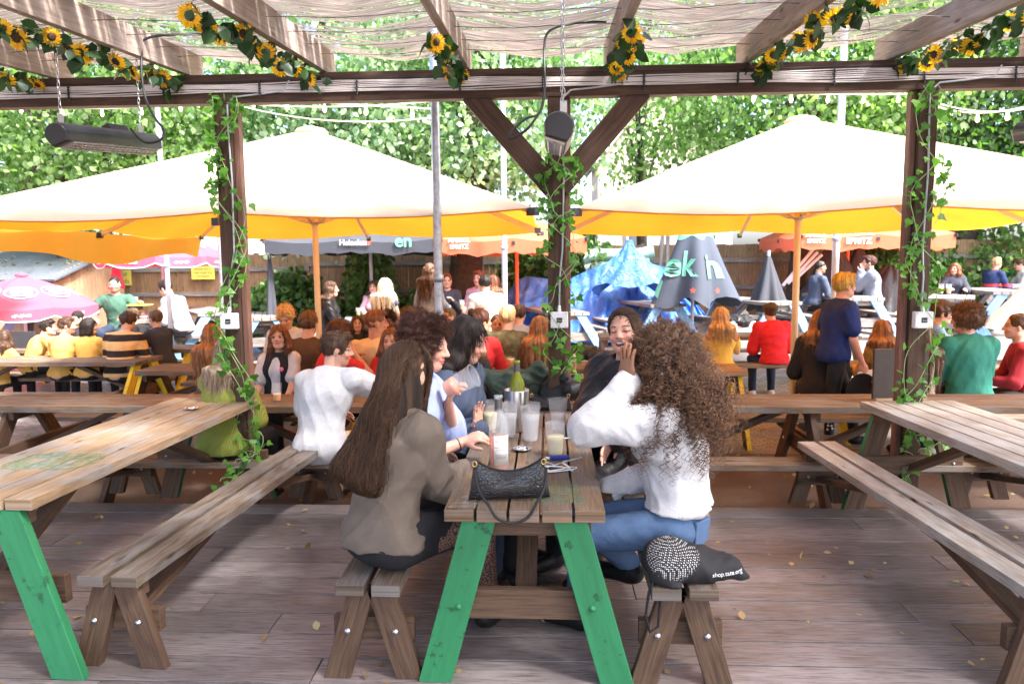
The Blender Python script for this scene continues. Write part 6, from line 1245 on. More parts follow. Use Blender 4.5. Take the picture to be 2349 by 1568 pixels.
def curls(st, nrm_, ln, seg, r0, cr_, cf, base, name, grav, dn=.0):
    n = len(st); a_, b_, c_ = strands(st, nrm_, ln, seg, r0, np.array([base])*rg2.uniform(.45, 1.8, (n, 1)), rg2, cr_, cf, grav, wave=.04); V3 = a_.reshape(n, seg+1, 3, 3); t = np.linspace(0, 1, seg+1)[None, :, None, None]; c3 = c_.reshape(n, seg+1, 3, 3)*(1+t*1.6)
    ok = np.ones(n, bool)
    for q in (HW+J5['hds'][0][0]*.03, HW+J5['hds'][0][0]*.10, HW+J5['hds'][0][0]*.17): 
        dd = V3[:, :, 0]-q; ax2 = dd@WX; az = dd[..., 2]; near_ = (np.hypot(ax2, az) < .038) & ((dd@WY) < .03); ok &= ~near_.any(1)
    idx = np.where(ok)[0]; V3 = V3[idx]; c3 = c3[idx]; m = len(idx); I = np.arange(m*(seg+1)*3).reshape(m, seg+1, 3); Q3 = np.stack([np.stack([I[:, :-1, k], I[:, 1:, k], I[:, 1:, (k+1) % 3], I[:, :-1, (k+1) % 3]], -1) for k in range(3)], 2).reshape(-1, 4); link(name, fastmesh(name, V3.reshape(-1, 3), Q3, True, c3.reshape(-1, 3)), MAT['hair'], J5['e'])
pk = rg2.integers(0, len(V), 5200); curls(V[pk], N5[pk]*.8+rg2.normal(size=(5200, 3))*.5-UZ*.4, rg2.uniform(.05, .11, 5200), 18, .0011, .0065, 280, (.075, .04, .023), 'hair_frizz', .25)
low = np.where(V[:, 2] < hc[2]-.06)[0]; pk = low[rg2.integers(0, len(low), 1000)]; curls(V[pk], N5[pk]*.9-UZ*.5+rg2.normal(size=(1000, 3))*.2, rg2.uniform(.14, .27, 1000), 56, .0021, .0105, 190, (.06, .031, .017), 'ringlets', .6)
# ruffled cuffs and a gold watch
for i in (0, 1):
    el_, wr = np.array(J5['A'][i][1]), np.array(J5['A'][i][2]); d_ = wr-el_; d_ /= np.linalg.norm(d_); _, a, b = basis(d_); P = np.zeros((7, 49, 3))
    for q in range(7):
        for k in range(49): t = 2*math.pi*k/48; P[q, k] = wr-d_*.075+d_*.012*q+(.040+.002*q+(.005*math.sin(t*11+i)+.003*math.sin(t*17))*(q/3))*(a*math.cos(t)+b*math.sin(t))
    g = MB(); g.grid(P); g.build('cuff', MAT['cloth_white'], J5['e'], solid=.002)
wr = np.array(J5['A'][0][2]); d_ = wr-np.array(J5['A'][0][1]); d_ /= np.linalg.norm(d_); _, a, b = basis(d_); wr = wr+d_*.012
g = MB(); g.tube([wr+.0295*(a*math.cos(t)+b*math.sin(t)) for t in np.linspace(0, 2*math.pi, 25)[:-1]], .0055, 8, closed=True); wt = g.build('watch', plain('gold', (.85, .6, .22), .25, 1, .05), J5['e'])
cw = np.array(loc(np.array(pos5)+np.array([0, -1, .1]), pos5, f5)); cw = cw-(cw@d_)*d_; cw /= np.linalg.norm(cw); g = MB(); g.lathe([(.0185, -.003), (.0195, .002), (.0175, .006), (.0001, .0062)], wr+cw*.030, 20, axis=cw); g.build('watch_case', MAT['gold'], wt)
g = MB(); g.lathe([(.0155, 0), (.0001, .0008)], wr+cw*.0364, 20, axis=cw); g.build('watch_face', MAT['logo_white'], wt)
# jeans pocket, waistband seam
Pv = J5['pelvis']
for k, (x_, z_) in enumerate(((.085, -.005),)):
    c0 = Pv+np.array([-x_, -.138, z_]); g = MB(); n0 = np.array([-.35, -1, -.1]); n0 /= np.linalg.norm(n0); a = np.cross(n0, (0, 0, 1)); a /= np.linalg.norm(a); b = np.cross(a, n0)
    g.poly([c0+a*x+b*y-n0*.02 for x, y in ((-.058, .06), (.058, .06), (.054, -.045), (0, -.07), (-.054, -.045))], .024, n0); g.build('pocket', MAT['denim'], J5['e'], bevel=.004)
# ------------------------------------------------------------------ things on the middle table
glossy_clear('clear_plastic', (.85, .87, .9), .2, .12); glossy_clear('clear_glass', (.75, .82, .84), .2, .03)
def liquid(name, col, alpha=.9): m_, n, b, out = mat(name); b.inputs['Base Color'].default_value = (*col, 1); b.inputs['Roughness'].default_value = .08; b.inputs['Alpha'].default_value = alpha; b.inputs['Emission Color'].default_value = (0, 0, 0, 1); MAT[name] = m_
liquid('beer', (.85, .42, .06)); liquid('lemonade', (.86, .8, .52), .92); liquid('rose_wine', (.85, .3, .17), .95); liquid('water', (.8, .85, .88), .35); liquid('green_glass', (.22, .26, .02), .72); liquid('foam', (.9, .87, .78), 1)
def cup(p, lab, liq='water', fill=.6, r=.042, H=.14, grp='plastic cups', cat='cup', tilt=None, head=False, mtl='clear_plastic', n=24, name='plastic_cup'):
    e = empty(name, p, 0, lab, cat, grp); r0 = r*.70; g = MB(); f = lambda t: r0+(r-r0)*t
    g.lathe([(.0001, .004), (r0*.96, .004), (r0, 0)]+[(f(t)+(.0008 if i % 2 else 0)*(1 if .45 < t < .8 else 0), H*t) for i, t in enumerate(np.linspace(.02, .96, 16))]+[(r, H*.965), (r*1.04, H*.972), (r*1.04, H), (r*.99, H)], (0, 0, 0), n); g.build('cup', MAT[mtl], e)
    if liq: g = MB(); k = .965; g.lathe([(.0001, .006), (f(.05)*k, .006)]+[(f(t)*k, H*t) for t in np.linspace(.08, fill, 5)]+[(.0001, H*fill)], (0, 0, 0), n); g.build('drink', MAT[liq], e)
    if head: g = MB(); g.lathe([(f(fill)*.965, H*fill+.0005), (f(fill+.06)*.965, H*(fill+.07)), (.0001, H*(fill+.075))], (0, 0, 0), n); g.build('foam', MAT['foam'], e)
    if tilt is not None: e.rotation_euler = tilt
    if p[1] < 4.6: e.scale = (1.3,)*3
    return e
ZT = .777
cup(atz(1217, 1010, ZT), 'clear plastic cup of water in the middle of the table, behind the ashtray', 'water', .78, .045, .155)
cup(atz(1274, 1042, ZT), 'frosted plastic cup of cloudy lemonade in front of the phone', 'lemonade', .60, .042, .135)
cup(atz(1280, 985, ZT), 'clear ribbed plastic cup in front of the black crocodile bag', 'water', .55, .045, .15)
cup(atz(1166, 1000, ZT), 'clear plastic cup with pale wine behind the pink bottle', 'water', .7, .045, .155)
cup(atz(1124, 985, ZT), 'cloudy plastic cup beside the waving hand', 'lemonade', .62, .043, .14)
cup(atz(1220, 985, ZT), 'small plastic cup hidden behind the water cup', 'water', .5, .040, .13)
c_ = cup(at(1022, 893, 3.82), 'tilted clear cup the curly auburn woman is drinking from', 'rose_wine', .35, .046, .14, tilt=(R(12), R(62), 0)); 
def bottle(p, lab, glass, wine, fill, label_txt=True, H=.30):
    e = empty('wine_bottle', p, 0, lab, 'bottle', 'wine bottles'); e.scale = (1.27,)*3; prof = [(.0001, .004), (.034, .002), (.0375, .01), (.0378, .17), (.036, .19), (.028, .212), (.0175, .232), (.0145, .25), (.0142, .285), (.0165, .287), (.0165, .298), (.0125, .30)]
    g = MB(); g.lathe(prof, (0, 0, 0), 28); g.build('glass', MAT[glass], e)
    if wine: g = MB(); g.lathe([(.0001, .008), (.0355, .01), (.0358, fill), (.0001, fill)], (0, 0, 0), 24); g.build('wine', MAT[wine], e)
    g = MB(); g.lathe([(.0154, .236), (.0152, .284)], (0, 0, 0), 20); g.build('foil_sleeve', plain('foil', (.1, .095, .095), .4, .3, .05), e)
    if label_txt:
        g = MB(); P = np.array([[((.0384)*math.sin(a), -.0384*math.cos(a), z) for z in (.03, .145)] for a in np.linspace(-.45, 1.25, 20)]); g.grid(P); g.build('paper_label', plain('label_paper', (.78, .77, .74), .7, 0, .03), e, solid=.0003)
        def wr(V): a = V[:, 0]/.0388+.35; return np.stack([.0390*np.sin(a), -.0390*np.cos(a), V[:, 1]], 1)
        for t_, sz, z in (('MIRABELLO', .006, .136), ('PINOT GRIGIO', .0085, .100), ('PROVINCIA DI PAVIA', .005, .090), ('12% vol   75cl', .005, .062)): text(t_, sz, e, (0, 0, 0), (0, 0, 0), MAT['black_plastic'], warp=lambda V, z=z: wr(V+np.array([0, z, 0])), ex=.0001, name='label_text')
        g = MB()
        for k in range(9): z = .127-.0032*k if k < 3 else .082-.0033*k; g.grid(np.array([[(.0389*math.sin(a), -.0389*math.cos(a), z+q) for q in (0, .0012)] for a in np.linspace(-.3, 1.0, 8)]))
        g.build('label_print', plain('print_grey', (.2, .2, .2), .7), e)
    return e
bottle(atz(1145, 1078, ZT), 'half empty clear bottle of pink wine with a white back label', 'clear_glass', 'rose_wine', .135)
pc = atz(1186, 985, ZT); bottle(pc+Vector((.002, 0, .05)), 'green wine bottle standing in the steel cooler', 'green_glass', None, 0, False)
e = empty('wine_cooler', pc, 0, 'brushed steel wine cooler holding a green bottle', 'wine cooler'); e.scale = (1.3,)*3; g = MB(); g.lathe([(.0001, .003), (.056, 0), (.058, .004), (.0585, .19), (.0575, .193), (.0535, .193), (.053, .03), (.0001, .028)], (0, 0, 0), 36); g.build('shell', plain('brushed_steel', (.62, .61, .6), .28, 1, .12, 3), e)
def ashtray(p, lab):
    e = empty('ashtray', p, 0, lab, 'ashtray', 'steel ashtrays'); g = MB(); g.lathe([(.0001, .002), (.03, .002), (.034, .012), (.052, .016), (.054, .013), (.036, .008), (.033, 0), (.0001, 0)], (0, 0, 0), 28); g.build('dish', plain('chrome', (.7, .7, .72), .12, 1, .05), e)
    for k in range(4): g = MB(); a = k*1.7; g.tube([(.02*math.cos(a), .02*math.sin(a), .006+.003*k), (.02*math.cos(a+2), .02*math.sin(a+2), .008+.002*k)], .0038, 7); g.build('cigarette_end', MAT['label_paper'], e)
ashtray(atz(1198, 1032, ZT), 'steel ashtray with cigarette ends in the middle of the table'); ashtray(atz(440, 938, ZT), 'round steel ashtray on the empty left table'); ashtray(atz(478, 838, .634), 'steel ashtray on the yellow legged table behind')
def phone(p, rz, lab, L=.138, tilt=0, col='logo_white', w=.067):
    e = empty('phone', p, rz, lab, 'phone', 'phones on the middle table'); e.rotation_euler = (tilt, 0, rz); g = MB(); g.bar((-L/2, 0, .004), (L/2, 0, .004), w, .0075); g.build('case', MAT[col], e, bevel=.0035); g = MB(); g.bar((-L*.38, 0, .0082), (L*.38, 0, .0082), w*.88, .001); g.build('screen', plain('screen_dark', (.03, .035, .045), .06, 0, .02), e)
phone(atz(1295, 1003, ZT), R(3), 'white phone lying behind the lemonade cup', .12, col='logo_white', w=.06); phone(atz(1275, 1078, ZT)+Vector((0, 0, .012)), R(32), 'white phone with a cracked reflection under the charging cable', .14, R(6))
e = empty('power_bank', atz(1283, 1054, ZT)+Vector((0, 0, .002)), R(8), 'dark blue power bank with a white cable plugged in', 'power bank'); g = MB(); g.bar((-.05, 0, .012), (.05, 0, .012), .03, .023); g.build('case', plain('blue_plastic', (.02, .04, .28), .3), e, bevel=.006); g = MB(); g.bar((-.072, 0, .012), (-.05, 0, .012), .016, .008); g.build('plug', MAT['white_plastic'], e, bevel=.001)
c0 = atz(1275, 1085, ZT); cp = []
for k in range(46): t = k/45*2*math.pi*2.6; cp.append(c0+Vector((.085*math.cos(t)*(1-.2*math.sin(t*.37)), .045*math.sin(t)-.004*k/10, .012+.012*abs(math.sin(t*.9))+.0012*k/4)))
cp = [atz(1252, 1063, ZT)+Vector((0, 0, .012))]+cp+[atz(1335, 1050, ZT)+Vector((0, 0, .006)), atz(1290, 1062, ZT)+Vector((0, 0, .01))]
g = MB(); g.tube(cp, .0021, 6); tag(g.build('charging_cable', MAT['white_plastic']), 'tangled white charging cable over the phone', 'cable')
# painted marks on the table tops
def decal(poly, z, m_, lab, name='painted_mark', th=.0006): return None
def strokes(o, quads, mname, name='painted_number'):
    g = MB()
    for q in quads: g.add([(x, y, z) for x, y, z in q], [(0, 1, 2, 3)])
    return g.build(name, MAT[mname], o)
def worn_paint(name, col):
    m_, n, b, out = mat(name); mo = mapped(n, 'Object', (1, 1, 1)); y = noise_(n, mo.outputs[0], 22, 6, .7); a_ = ramp(n, y.outputs[0], [(.4, (.0, .0, .0)), (.64, (.26, .26, .26))]); b.inputs['Base Color'].default_value = (*col, 1); n.links.new(a_.outputs[0], b.inputs['Alpha']); b.inputs['Roughness'].default_value = .7; MAT[name] = m_
worn_paint('worn_green', (.05, .36, .16)); worn_paint('worn_yellow', (.8, .7, .05))
def mark(o, body, x, y, size, rz, m_='worn_green', z=.7775, sx=1.0): return text(body, size, o, (x, y, z), (0, 0, rz), MAT[m_], 'painted_number', ex=.0002, bold=size*.05, sx=sx)
mark(TC, 'E', .13, .22, .34, R(0), sx=1.4); mark(TL, '8', -.02, .62, .62, R(-90), sx=1.1)
# croc handbag in front
def handbag(p, rz, W_2, Hh, D, lab, strap=True, name='handbag'):
    e = empty(name, p, rz, lab, 'handbag', 'black crocodile leather handbags'); P = np.zeros((30, 26, 3))
    for i in range(30):
        t = i/29*2-1
        for j in range(26):
            a = 2*math.pi*j/25; zz = .5-.5*math.cos(a); side_ = math.sin(a); wx = (1-.16*zz); top = Hh*(.70+.30*t*t*(1.0)); hz_ = top*zz; dd = D*(1-.82*zz**1.3)*(1-.55*abs(t)**5); P[i, j] = (t*W_2*wx, side_*dd*.62*(.75+.25*math.sin(i*.6+j)*.12), hz_+.004)
    g = MB(); g.grid(P); g.add([P[0, j] for j in range(25)], [tuple(range(25))]); g.add([P[-1, j] for j in range(25)], [tuple(range(25))[::-1]]); g.build('body', MAT['croc'], e)
    g = MB(); g.tube([(W_2*.82*t, 0, Hh*(.70+.30*t*t)+.004) for t in np.linspace(-1, 1, 20)], .0045, 6); g.build('zip_top', MAT['leather'], e)
    for s in (-1, 1): g = MB(); g.tube([(s*W_2*.84+.010*math.cos(t), -.012, Hh*.94+.012*math.sin(t)) for t in np.linspace(0, 2*math.pi, 15)[:-1]], .0022, 6, closed=True); g.build('ring', MAT['gold'], e)
    if strap: g = MB(); g.tube([(W_2*.85*math.cos(t), -.075-.095*math.sin(t), max(.006, Hh*.9*(1-math.sin(t)*1.08))-(.05*max(0, math.sin(t)-.75)*4)) for t in np.linspace(0, math.pi, 34)], .0062, 8, flat=.5); g.build('strap', MAT['leather'], e)
    return e
def croc():
    m_, n, b, out = mat('croc'); mp = mapped(n, 'Object', (1, 1, 1.6)); vo = N(n, 'TexVoronoi', feature='DISTANCE_TO_EDGE'); vo.inputs['Scale'].default_value = 58; vo.inputs['Randomness'].default_value = .7; n.links.new(mp.outputs[0], vo.inputs[0]); r_ = ramp(n, vo.outputs['Distance'], [(0, (0, 0, 0)), (.12, (1, 1, 1))]); b.inputs['Base Color'].default_value = (.012, .012, .014, 1); b.inputs['Roughness'].default_value = .14; b.inputs['Specular IOR Level'].default_value = .5; bump(n, b, r_.outputs[0], .7, .0018); MAT['croc'] = m_
croc()
handbag(atz(1168, 1148, ZT)+Vector((0, .02, 0)), R(8), .178, .178, .075, 'glossy black crocodile handbag at the near end of the table, strap over the edge')
handbag(atz(1262, 945, ZT)+Vector((0, .03, 0)), R(-4), .15, .12, .08, 'second black crocodile bag lying behind the cups', False)
g = MB(); g.add([(x, y, .7776) for x, y in ((-.33, .02), (-.20, .02), (-.17, .24), (-.25, .25))], [(0, 1, 2, 3)]); g.build('torn_sticker', worn_paint('worn_white', (.75, .75, .72)) or MAT['worn_white'], TC)
# clothes piled at the far end of the table
def heap(c, r, lab, m_, amp=.03, seed=1, rz=0, name='folded_jacket', n=5):
    r_ = np.random.default_rng(seed); F = Field([(-r[0], -r[1], 0), (r[0], r[1], r[2]*1.6)], .08, .012)
    for k in range(n*3): a = r_.uniform(0, 6.28); q = r_.uniform(0, .75); p = np.array([r[0]*q*math.cos(a), r[1]*q*math.sin(a), r[2]*(.35+.4*(1-q)*r_.uniform(.4, 1))]); d_ = r_.normal(size=3)*[.35*r[0], .35*r[1], .05]; F.cap(p-d_, p+d_, r[2]*.33, r[2]*.26, .03)
    F.ell((0, 0, r[2]*.35), (r[0]*.85, r[1]*.85, r[2]*.5), None, .04); F.plane((0, 0, .0), (0, 0, -1)); V, Q = F.mesh(); V = smooth_mesh(V, Q, 1, .4); V = V+vnormals(V, Q)*folds(V, seed, amp, 22)[:, None]; V[:, 2] = np.maximum(V[:, 2], 0)
    e = link(name, fastmesh(name, V, Q, True), MAT[m_], None, c); e.rotation_euler = (0, 0, rz); tag(e, lab, 'jacket', 'clothes piled on the middle table'); return e
cloth('fleece_green', (.07, .10, .075), var=.3, weave=90)
heap(atz(1188, 918, ZT)+Vector((0, .18, 0)), (.25, .15, .20), 'dark green fleece bundled at the far end of the table behind the cooler', 'fleece_green', .018, 3)
heap(atz(1275, 925, ZT)+Vector((.02, .18, 0)), (.17, .15, .15), 'black shiny jacket piled beside the green fleece, against the middle post', 'leather', .014, 6)
# cloth bag on the right bench
def clothbag():
    p = Vector((.575, 3.06, .45)); e = empty('cloth_bag', p, R(6), 'black cloth bag with a white dotted print and small white lettering on the right bench', 'bag'); F = Field([(-.2, -.12, 0), (.32, .2, .2)], .06, .0085)
    F.ell((-.03, .04, .07), (.15, .12, .085), None, .04); F.ell((.10, .05, .05), (.15, .10, .06), None, .05); F.cap((.10, .03, .035), (.27, .0, .012), .05, .012, .05); F.ell((-.07, .06, .12), (.09, .08, .05), None, .04); F.cap((-.12, -.02, .04), (-.05, -.07, -.01), .04, .02, .03); F.plane((0, 0, .001), (0, 0, -1)); V, Q = F.mesh(); V = smooth_mesh(V, Q, 1); V = V+vnormals(V, Q)*folds(V, 12, .008, 20)[:, None]
    link('body', fastmesh('body', V, Q, True), MAT['bag_cloth'], e); f_ = MAT['leather']
    g = MB(); g.tube([(-.13, -.03, .06), (-.17, -.05, -.02), (-.185, -.06, -.12), (-.165, -.06, -.19), (-.13, -.055, -.17), (-.12, -.045, -.06), (-.11, -.03, .05)], .006, 7); g.build('drawstring', MAT['cloth_black'], e)
    t_ = text('shop.tate.org', .027, e, (0, 0, 0), (0, 0, 0), MAT['logo_white'], ex=.0004, name='printed_text'); Vm = V
    me = t_.data; P = np.array([v.co[:] for v in me.vertices]); q = np.stack([P[:, 0]+.165, P[:, 1]+.05], 1)
    # lay the letters onto the front of the bag
    y_ = np.full(len(q), -.16)
    for _ in range(120): f_ = tri(F, np.stack([q[:, 0], y_, q[:, 1]], 1)); y_ = np.where(f_ > .0, y_+.003, y_)
    P2 = np.stack([q[:, 0], y_-.011-P[:, 2], q[:, 1]], 1); me.vertices.foreach_set('co', P2.astype(np.float32).ravel())
    me.update()
m_, n, b, out = mat('bag_cloth'); mp = mapped(n, 'Object', (1, 1, 1)); mp.inputs['Rotation'].default_value = (0, 0, R(30)); vo = N(n, 'TexVoronoi'); vo.inputs['Scale'].default_value = 130; vo.inputs['Randomness'].default_value = .1; n.links.new(mp.outputs[0], vo.inputs[0]); d_ = ramp(n, vo.outputs['Distance'], [(.30, (1, 1, 1)), (.36, (0, 0, 0))])
g_ = N(n, 'TexGradient', gradient_type='SPHERICAL'); m2 = mapped(n, 'Object', (8.5, 9, 9), (.55, .2, -1.15)); n.links.new(m2.outputs[0], g_.inputs[0]); k_ = ramp(n, g_.outputs[1], [(.02, (0, 0, 0)), (.12, (1, 1, 1))]); n.links.new(mix(n, mix(n, 1.0, d_.outputs[0], k_.outputs[0], 'MULTIPLY'), (.012, .012, .014), (.75, .75, .73)), b.inputs['Base Color']); b.inputs['Roughness'].default_value = .75; MAT['bag_cloth'] = m_
clothbag()
# ------------------------------------------------------------------ sunflower garlands along the rafters
leafmat('petals', [(.85, .42, .01), (.9, .55, .02), (.88, .35, .01)], .35, .6); plain('seed_disc', (.06, .03, .015), .9, 0, .5, 90, .8)
PET = np.array([(0, 0, 0), (.5, .35, .12), (.42, .8, .1), (0, 1.15, -.1), (-.42, .8, .1), (-.5, .35, .12)])
def sunflower(par, c, nrm, r, rg):
    nrm = np.array(nrm, float); nrm /= np.linalg.norm(nrm); _, a, b = basis(nrm); V = []
    for k in range(22):
        t = 2*math.pi*k/22+rg.uniform(-.08, .08); d = a*math.cos(t)+b*math.sin(t); s = np.cross(nrm, d); L = r*rg.uniform(.55, .68); w_ = r*.26; o = np.array(c)+d*r*.36+nrm*(.004 if k % 2 else 0)
        V.append([o+s*q[0]*w_+d*q[1]*L+nrm*(q[2]-.25*q[1])*L*.9 for q in PET])
    V = np.array(V); me = fastmesh('petals', V.reshape(-1, 3), np.arange(22*6).reshape(22, 6)); f = link('sunflower', me, MAT['petals'], par)
    g = MB(); g.lathe([(r*.42, -.004), (r*.4, .006), (r*.2, .012), (.0001, .010)], c, 14, axis=nrm); g.build('seed_disc', MAT['seed_disc'], f)
def garland(x, y0, lab, seed, off=-.045, n=9):
    rg = np.random.default_rng(seed); e = empty('sunflower_garland', (x+off, 5.38, roof_z(5.38)), 0, lab, 'garland', 'sunflower garlands on the rafters'); y1 = 5.40; base = np.array([x+off, 5.38, roof_z(5.38)])
    f = lambda t: np.array([x+off+.02*math.sin(t*17+seed), y0+(y1-y0)*t, roof_z(y0+(y1-y0)*t)-.02-.035*abs(math.sin(t*math.pi*4+seed))])-base
    g = MB(); g.tube([f(t) for t in np.linspace(0, 1, 40)], .0035, 5); g.build('stem', plain('vine_green', (.04, .09, .02), .6), e)
    m_ = int(n*11); C = np.array([f(t) for t in rg.uniform(0, 1, m_)])+rg.normal(size=(m_, 3))*[.028, .025, .022]-[0, 0, .01]
    link('leaves', leaves_mesh('leaves', C, .088, rg=rg, down=.35), MAT['garland_leaves'], e)
    for k in range(n): t = (k+.5+rg.uniform(-.25, .25))/n; q = f(t)+rg.normal(size=3)*[.03, .01, .01]-[0, 0, .025]; sunflower(e, q, rg.normal(size=3)*[.6, .3, .3]+[0, -.75, -.55], rg.uniform(.048, .062), rg)
for x, y0, lab, sd_ in ((-3.6, 3.6, 'sunflower garland in the upper left corner, lowest at the beam end', 1), (-2.6, 3.2, 'sunflower garland behind the chains of the left heater', 2), (-1.6, 3.5, 'sunflower garland on the second rafter left of the scaffold pole', 3), (-.585, 4.1, 'sunflower garland over the scaffold pole', 4), (.425, 4.1, 'sunflower garland right of the middle heater', 5), (1.375, 3.5, 'sunflower garland between the middle and right posts', 6), (2.35, 3.3, 'sunflower garland near the right post', 7)): garland(x, y0, lab, sd_, off=-.045 if x < .4 else .045, n=max(7, int((5.4-y0)*6.6)))
# ------------------------------------------------------------------ ivy on the posts
def ivy(x, lab, seed, z0, z1, n, low=0, wd=.10):
    rg = np.random.default_rng(seed); e = empty('ivy_vine', (x, PY-.06, z0), 0, lab, 'ivy', 'ivy vines wound round the posts'); base = np.array([x, PY-.06, z0]); C = []
    for k in range(3):
        ph = rg.uniform(0, 6.28); tt = np.linspace(0, 1, 90); zz = z0+(z1-z0)*tt; q = np.stack([x+(wd+.012*k)*np.sin(tt*(11+2*k)+ph)+.015*np.sin(tt*41+k), PY-.075-.035*np.abs(np.cos(tt*(11+2*k)+ph))-.012*k, zz+.02*np.sin(tt*30)], 1)
        g = MB(); g.tube([p-base for p in q], .0028, 5); g.build('stem', plain('vine_pale', (.3, .4, .18), .6), e); i = rg.integers(0, 90, n//3); dens = rg.uniform(0, 1, len(i)) < (.35+.65*np.abs(np.sin(zz[i]*2.3+seed))); C.append(q[i[dens]]+rg.normal(size=(dens.sum(), 3))*[.028, .02, .02])
    for _ in range(low):
        p = np.array([x+rg.uniform(-.15, .15), PY-.1, rg.uniform(.25, .75)+.1]); q = [p+np.array([.10*math.sin(t*3), -.05*t, -.16*t+.03*math.sin(t*5)]) for t in np.linspace(0, 1.6, 12)]; g = MB(); g.tube([a-base for a in q], .0026, 5); g.build('stem', MAT['vine_pale'], e); C.append(np.array(q)+rg.normal(size=(12, 3))*.03)
    C = np.concatenate(C); zx = at(1283, 732, 5.36).z; C = C[~((np.abs(C[:, 2]-zx) < .085) & (np.abs(C[:, 0]-x) < .11))]; link('leaves', leaves_mesh('leaves', C-base, .057, IVY, .5, rg, nrm=np.array([[0, -1.1, .5]])), MAT['ivy_leaves'], e)
ivy(PX[0]+.03, 'ivy wound round the left post', 11, .55, 3.0, 330, 4); ivy(PX[1]+.03, 'ivy wound round the middle post above and below its switch box', 12, 1.0, 2.55, 220, 0); ivy(PX[2], 'ivy wound round the right post, trailing to its foot', 13, .55, 2.98, 300, 5)
# ------------------------------------------------------------------ more tables
def on_plane(u, v, h=.75):
    lo, hi = 7.0, 22.
    for _ in range(40):
        m_ = (lo+hi)/2; p = at(u, v, m_)
        if p.z > gz(m_, p.x)+h: lo = m_
        else: hi = m_
    return at(u, v, (lo+hi)/2)
GB = 'weathered tables in the back of the yard'
def yard_table(a, b, lab, y=None, W=.66, pl='far_wood', seats=True, pt='blue_paint', Lmax=2.1):
    p = on_plane(*a) if y is None else at(a[0], a[1], y); q = at(b[0], b[1], p.y+1.7); d = Vector((q.x-p.x, q.y-p.y)); L = min(Lmax, max(1.5, d.length)); rz = math.atan2(-d.x, d.y); z = gz(p.y, p.x)
    t = empty('picnic_table', (p.x, p.y, z), rz, lab, 'picnic table', GB); table_parts(t, L, W=W, plank=pl, legm=pl, pt=pt, bev=0, foot=.62, near=True)
    if seats:
        for s in (-1, 1): g = MB(); g.bar((s*.74, 0, .43), (s*.74, L, .43), .23, .042); g.build('seat', MAT[pl], t)
        for fy in (.12, L-.12): g = MB(); g.bar((-.82, fy, .375), (.82, fy, .375), .045, .08); g.build('seat_bar', MAT[pl], t)
    return t
yard_table((1535, 697), (1445, 672), 'weathered table with blue legs in front of the blue tarpaulin'); yard_table((1800, 692), (1665, 662), 'weathered table right of the big folded parasol')
yard_table((1985, 682), (1880, 664), 'table with bright blue legs where the bald man and the puffer jacket man sit'); yard_table((2180, 684), (2190, 668), 'far table with beers in front of the woman in the puffer jacket')
yard_table((2330, 668), (2230, 652), 'long pale table in front of the three men at the far right'); yard_table((610, 728), (612, 708), 'weathered table left of the parasol pole, in front of the low shrub')
yard_table((832, 738), (835, 710), 'weathered table between the leather jacket and the platinum blonde', y=11.3); yard_table((1110, 735), (1110, 705), 'weathered table of the group in front of the climbing shrub', y=11.3)
yard_table((325, 704), (330, 693), 'table with food between the man in green and the man in white', y=11.75); yard_table((500, 716), (440, 705), 'empty weathered table by the fence behind the left post'); yard_table((60, 722), (90, 712), 'weathered table with blue legs under the pink parasol')
yard_table((1310, 716), (1235, 680), 'weathered table behind the middle post, beside the blue tarpaulin')
YL = 'yellow legged tables under the parasols'
side_table(-7.6, -4.95, 10.2, -.12, 'dark yellow legged table in front of the charcoal hoodie', 'row_wood', 'leg_wood', 'yellow_paint', W=.62, grp=YL)
side_table(at(320, 848, 8).x, -2.0, 8.2, -.12, 'pale yellow legged table left of the woman with the long orange hair', 'row_wood', 'leg_wood', 'yellow_paint', W=.62, grp=YL)
side_table(-1.75, .55, 8.3, -.12, 'yellow legged table of the crowd left of the middle post', 'row_wood', 'leg_wood', 'yellow_paint', W=.62, grp=YL)
side_table(.45, at(1705, 845, 8).x, 8.1, -.12, 'yellow legged table with an orange top behind the big curly hair', 'top_wood', 'leg_wood', 'yellow_paint', W=.62, grp=YL)
side_table(.7, 4.2, 10.45, 0.0, 'pale long table in front of the yellow dress and the red hoodie', 'far_wood', 'far_wood', None, W=.62, grp=GB)
side_table(3.05, 5.6, 8.35, -.12, 'yellow legged table behind the walking man', 'row_wood', 'leg_wood', 'yellow_paint', W=.62, grp=YL)
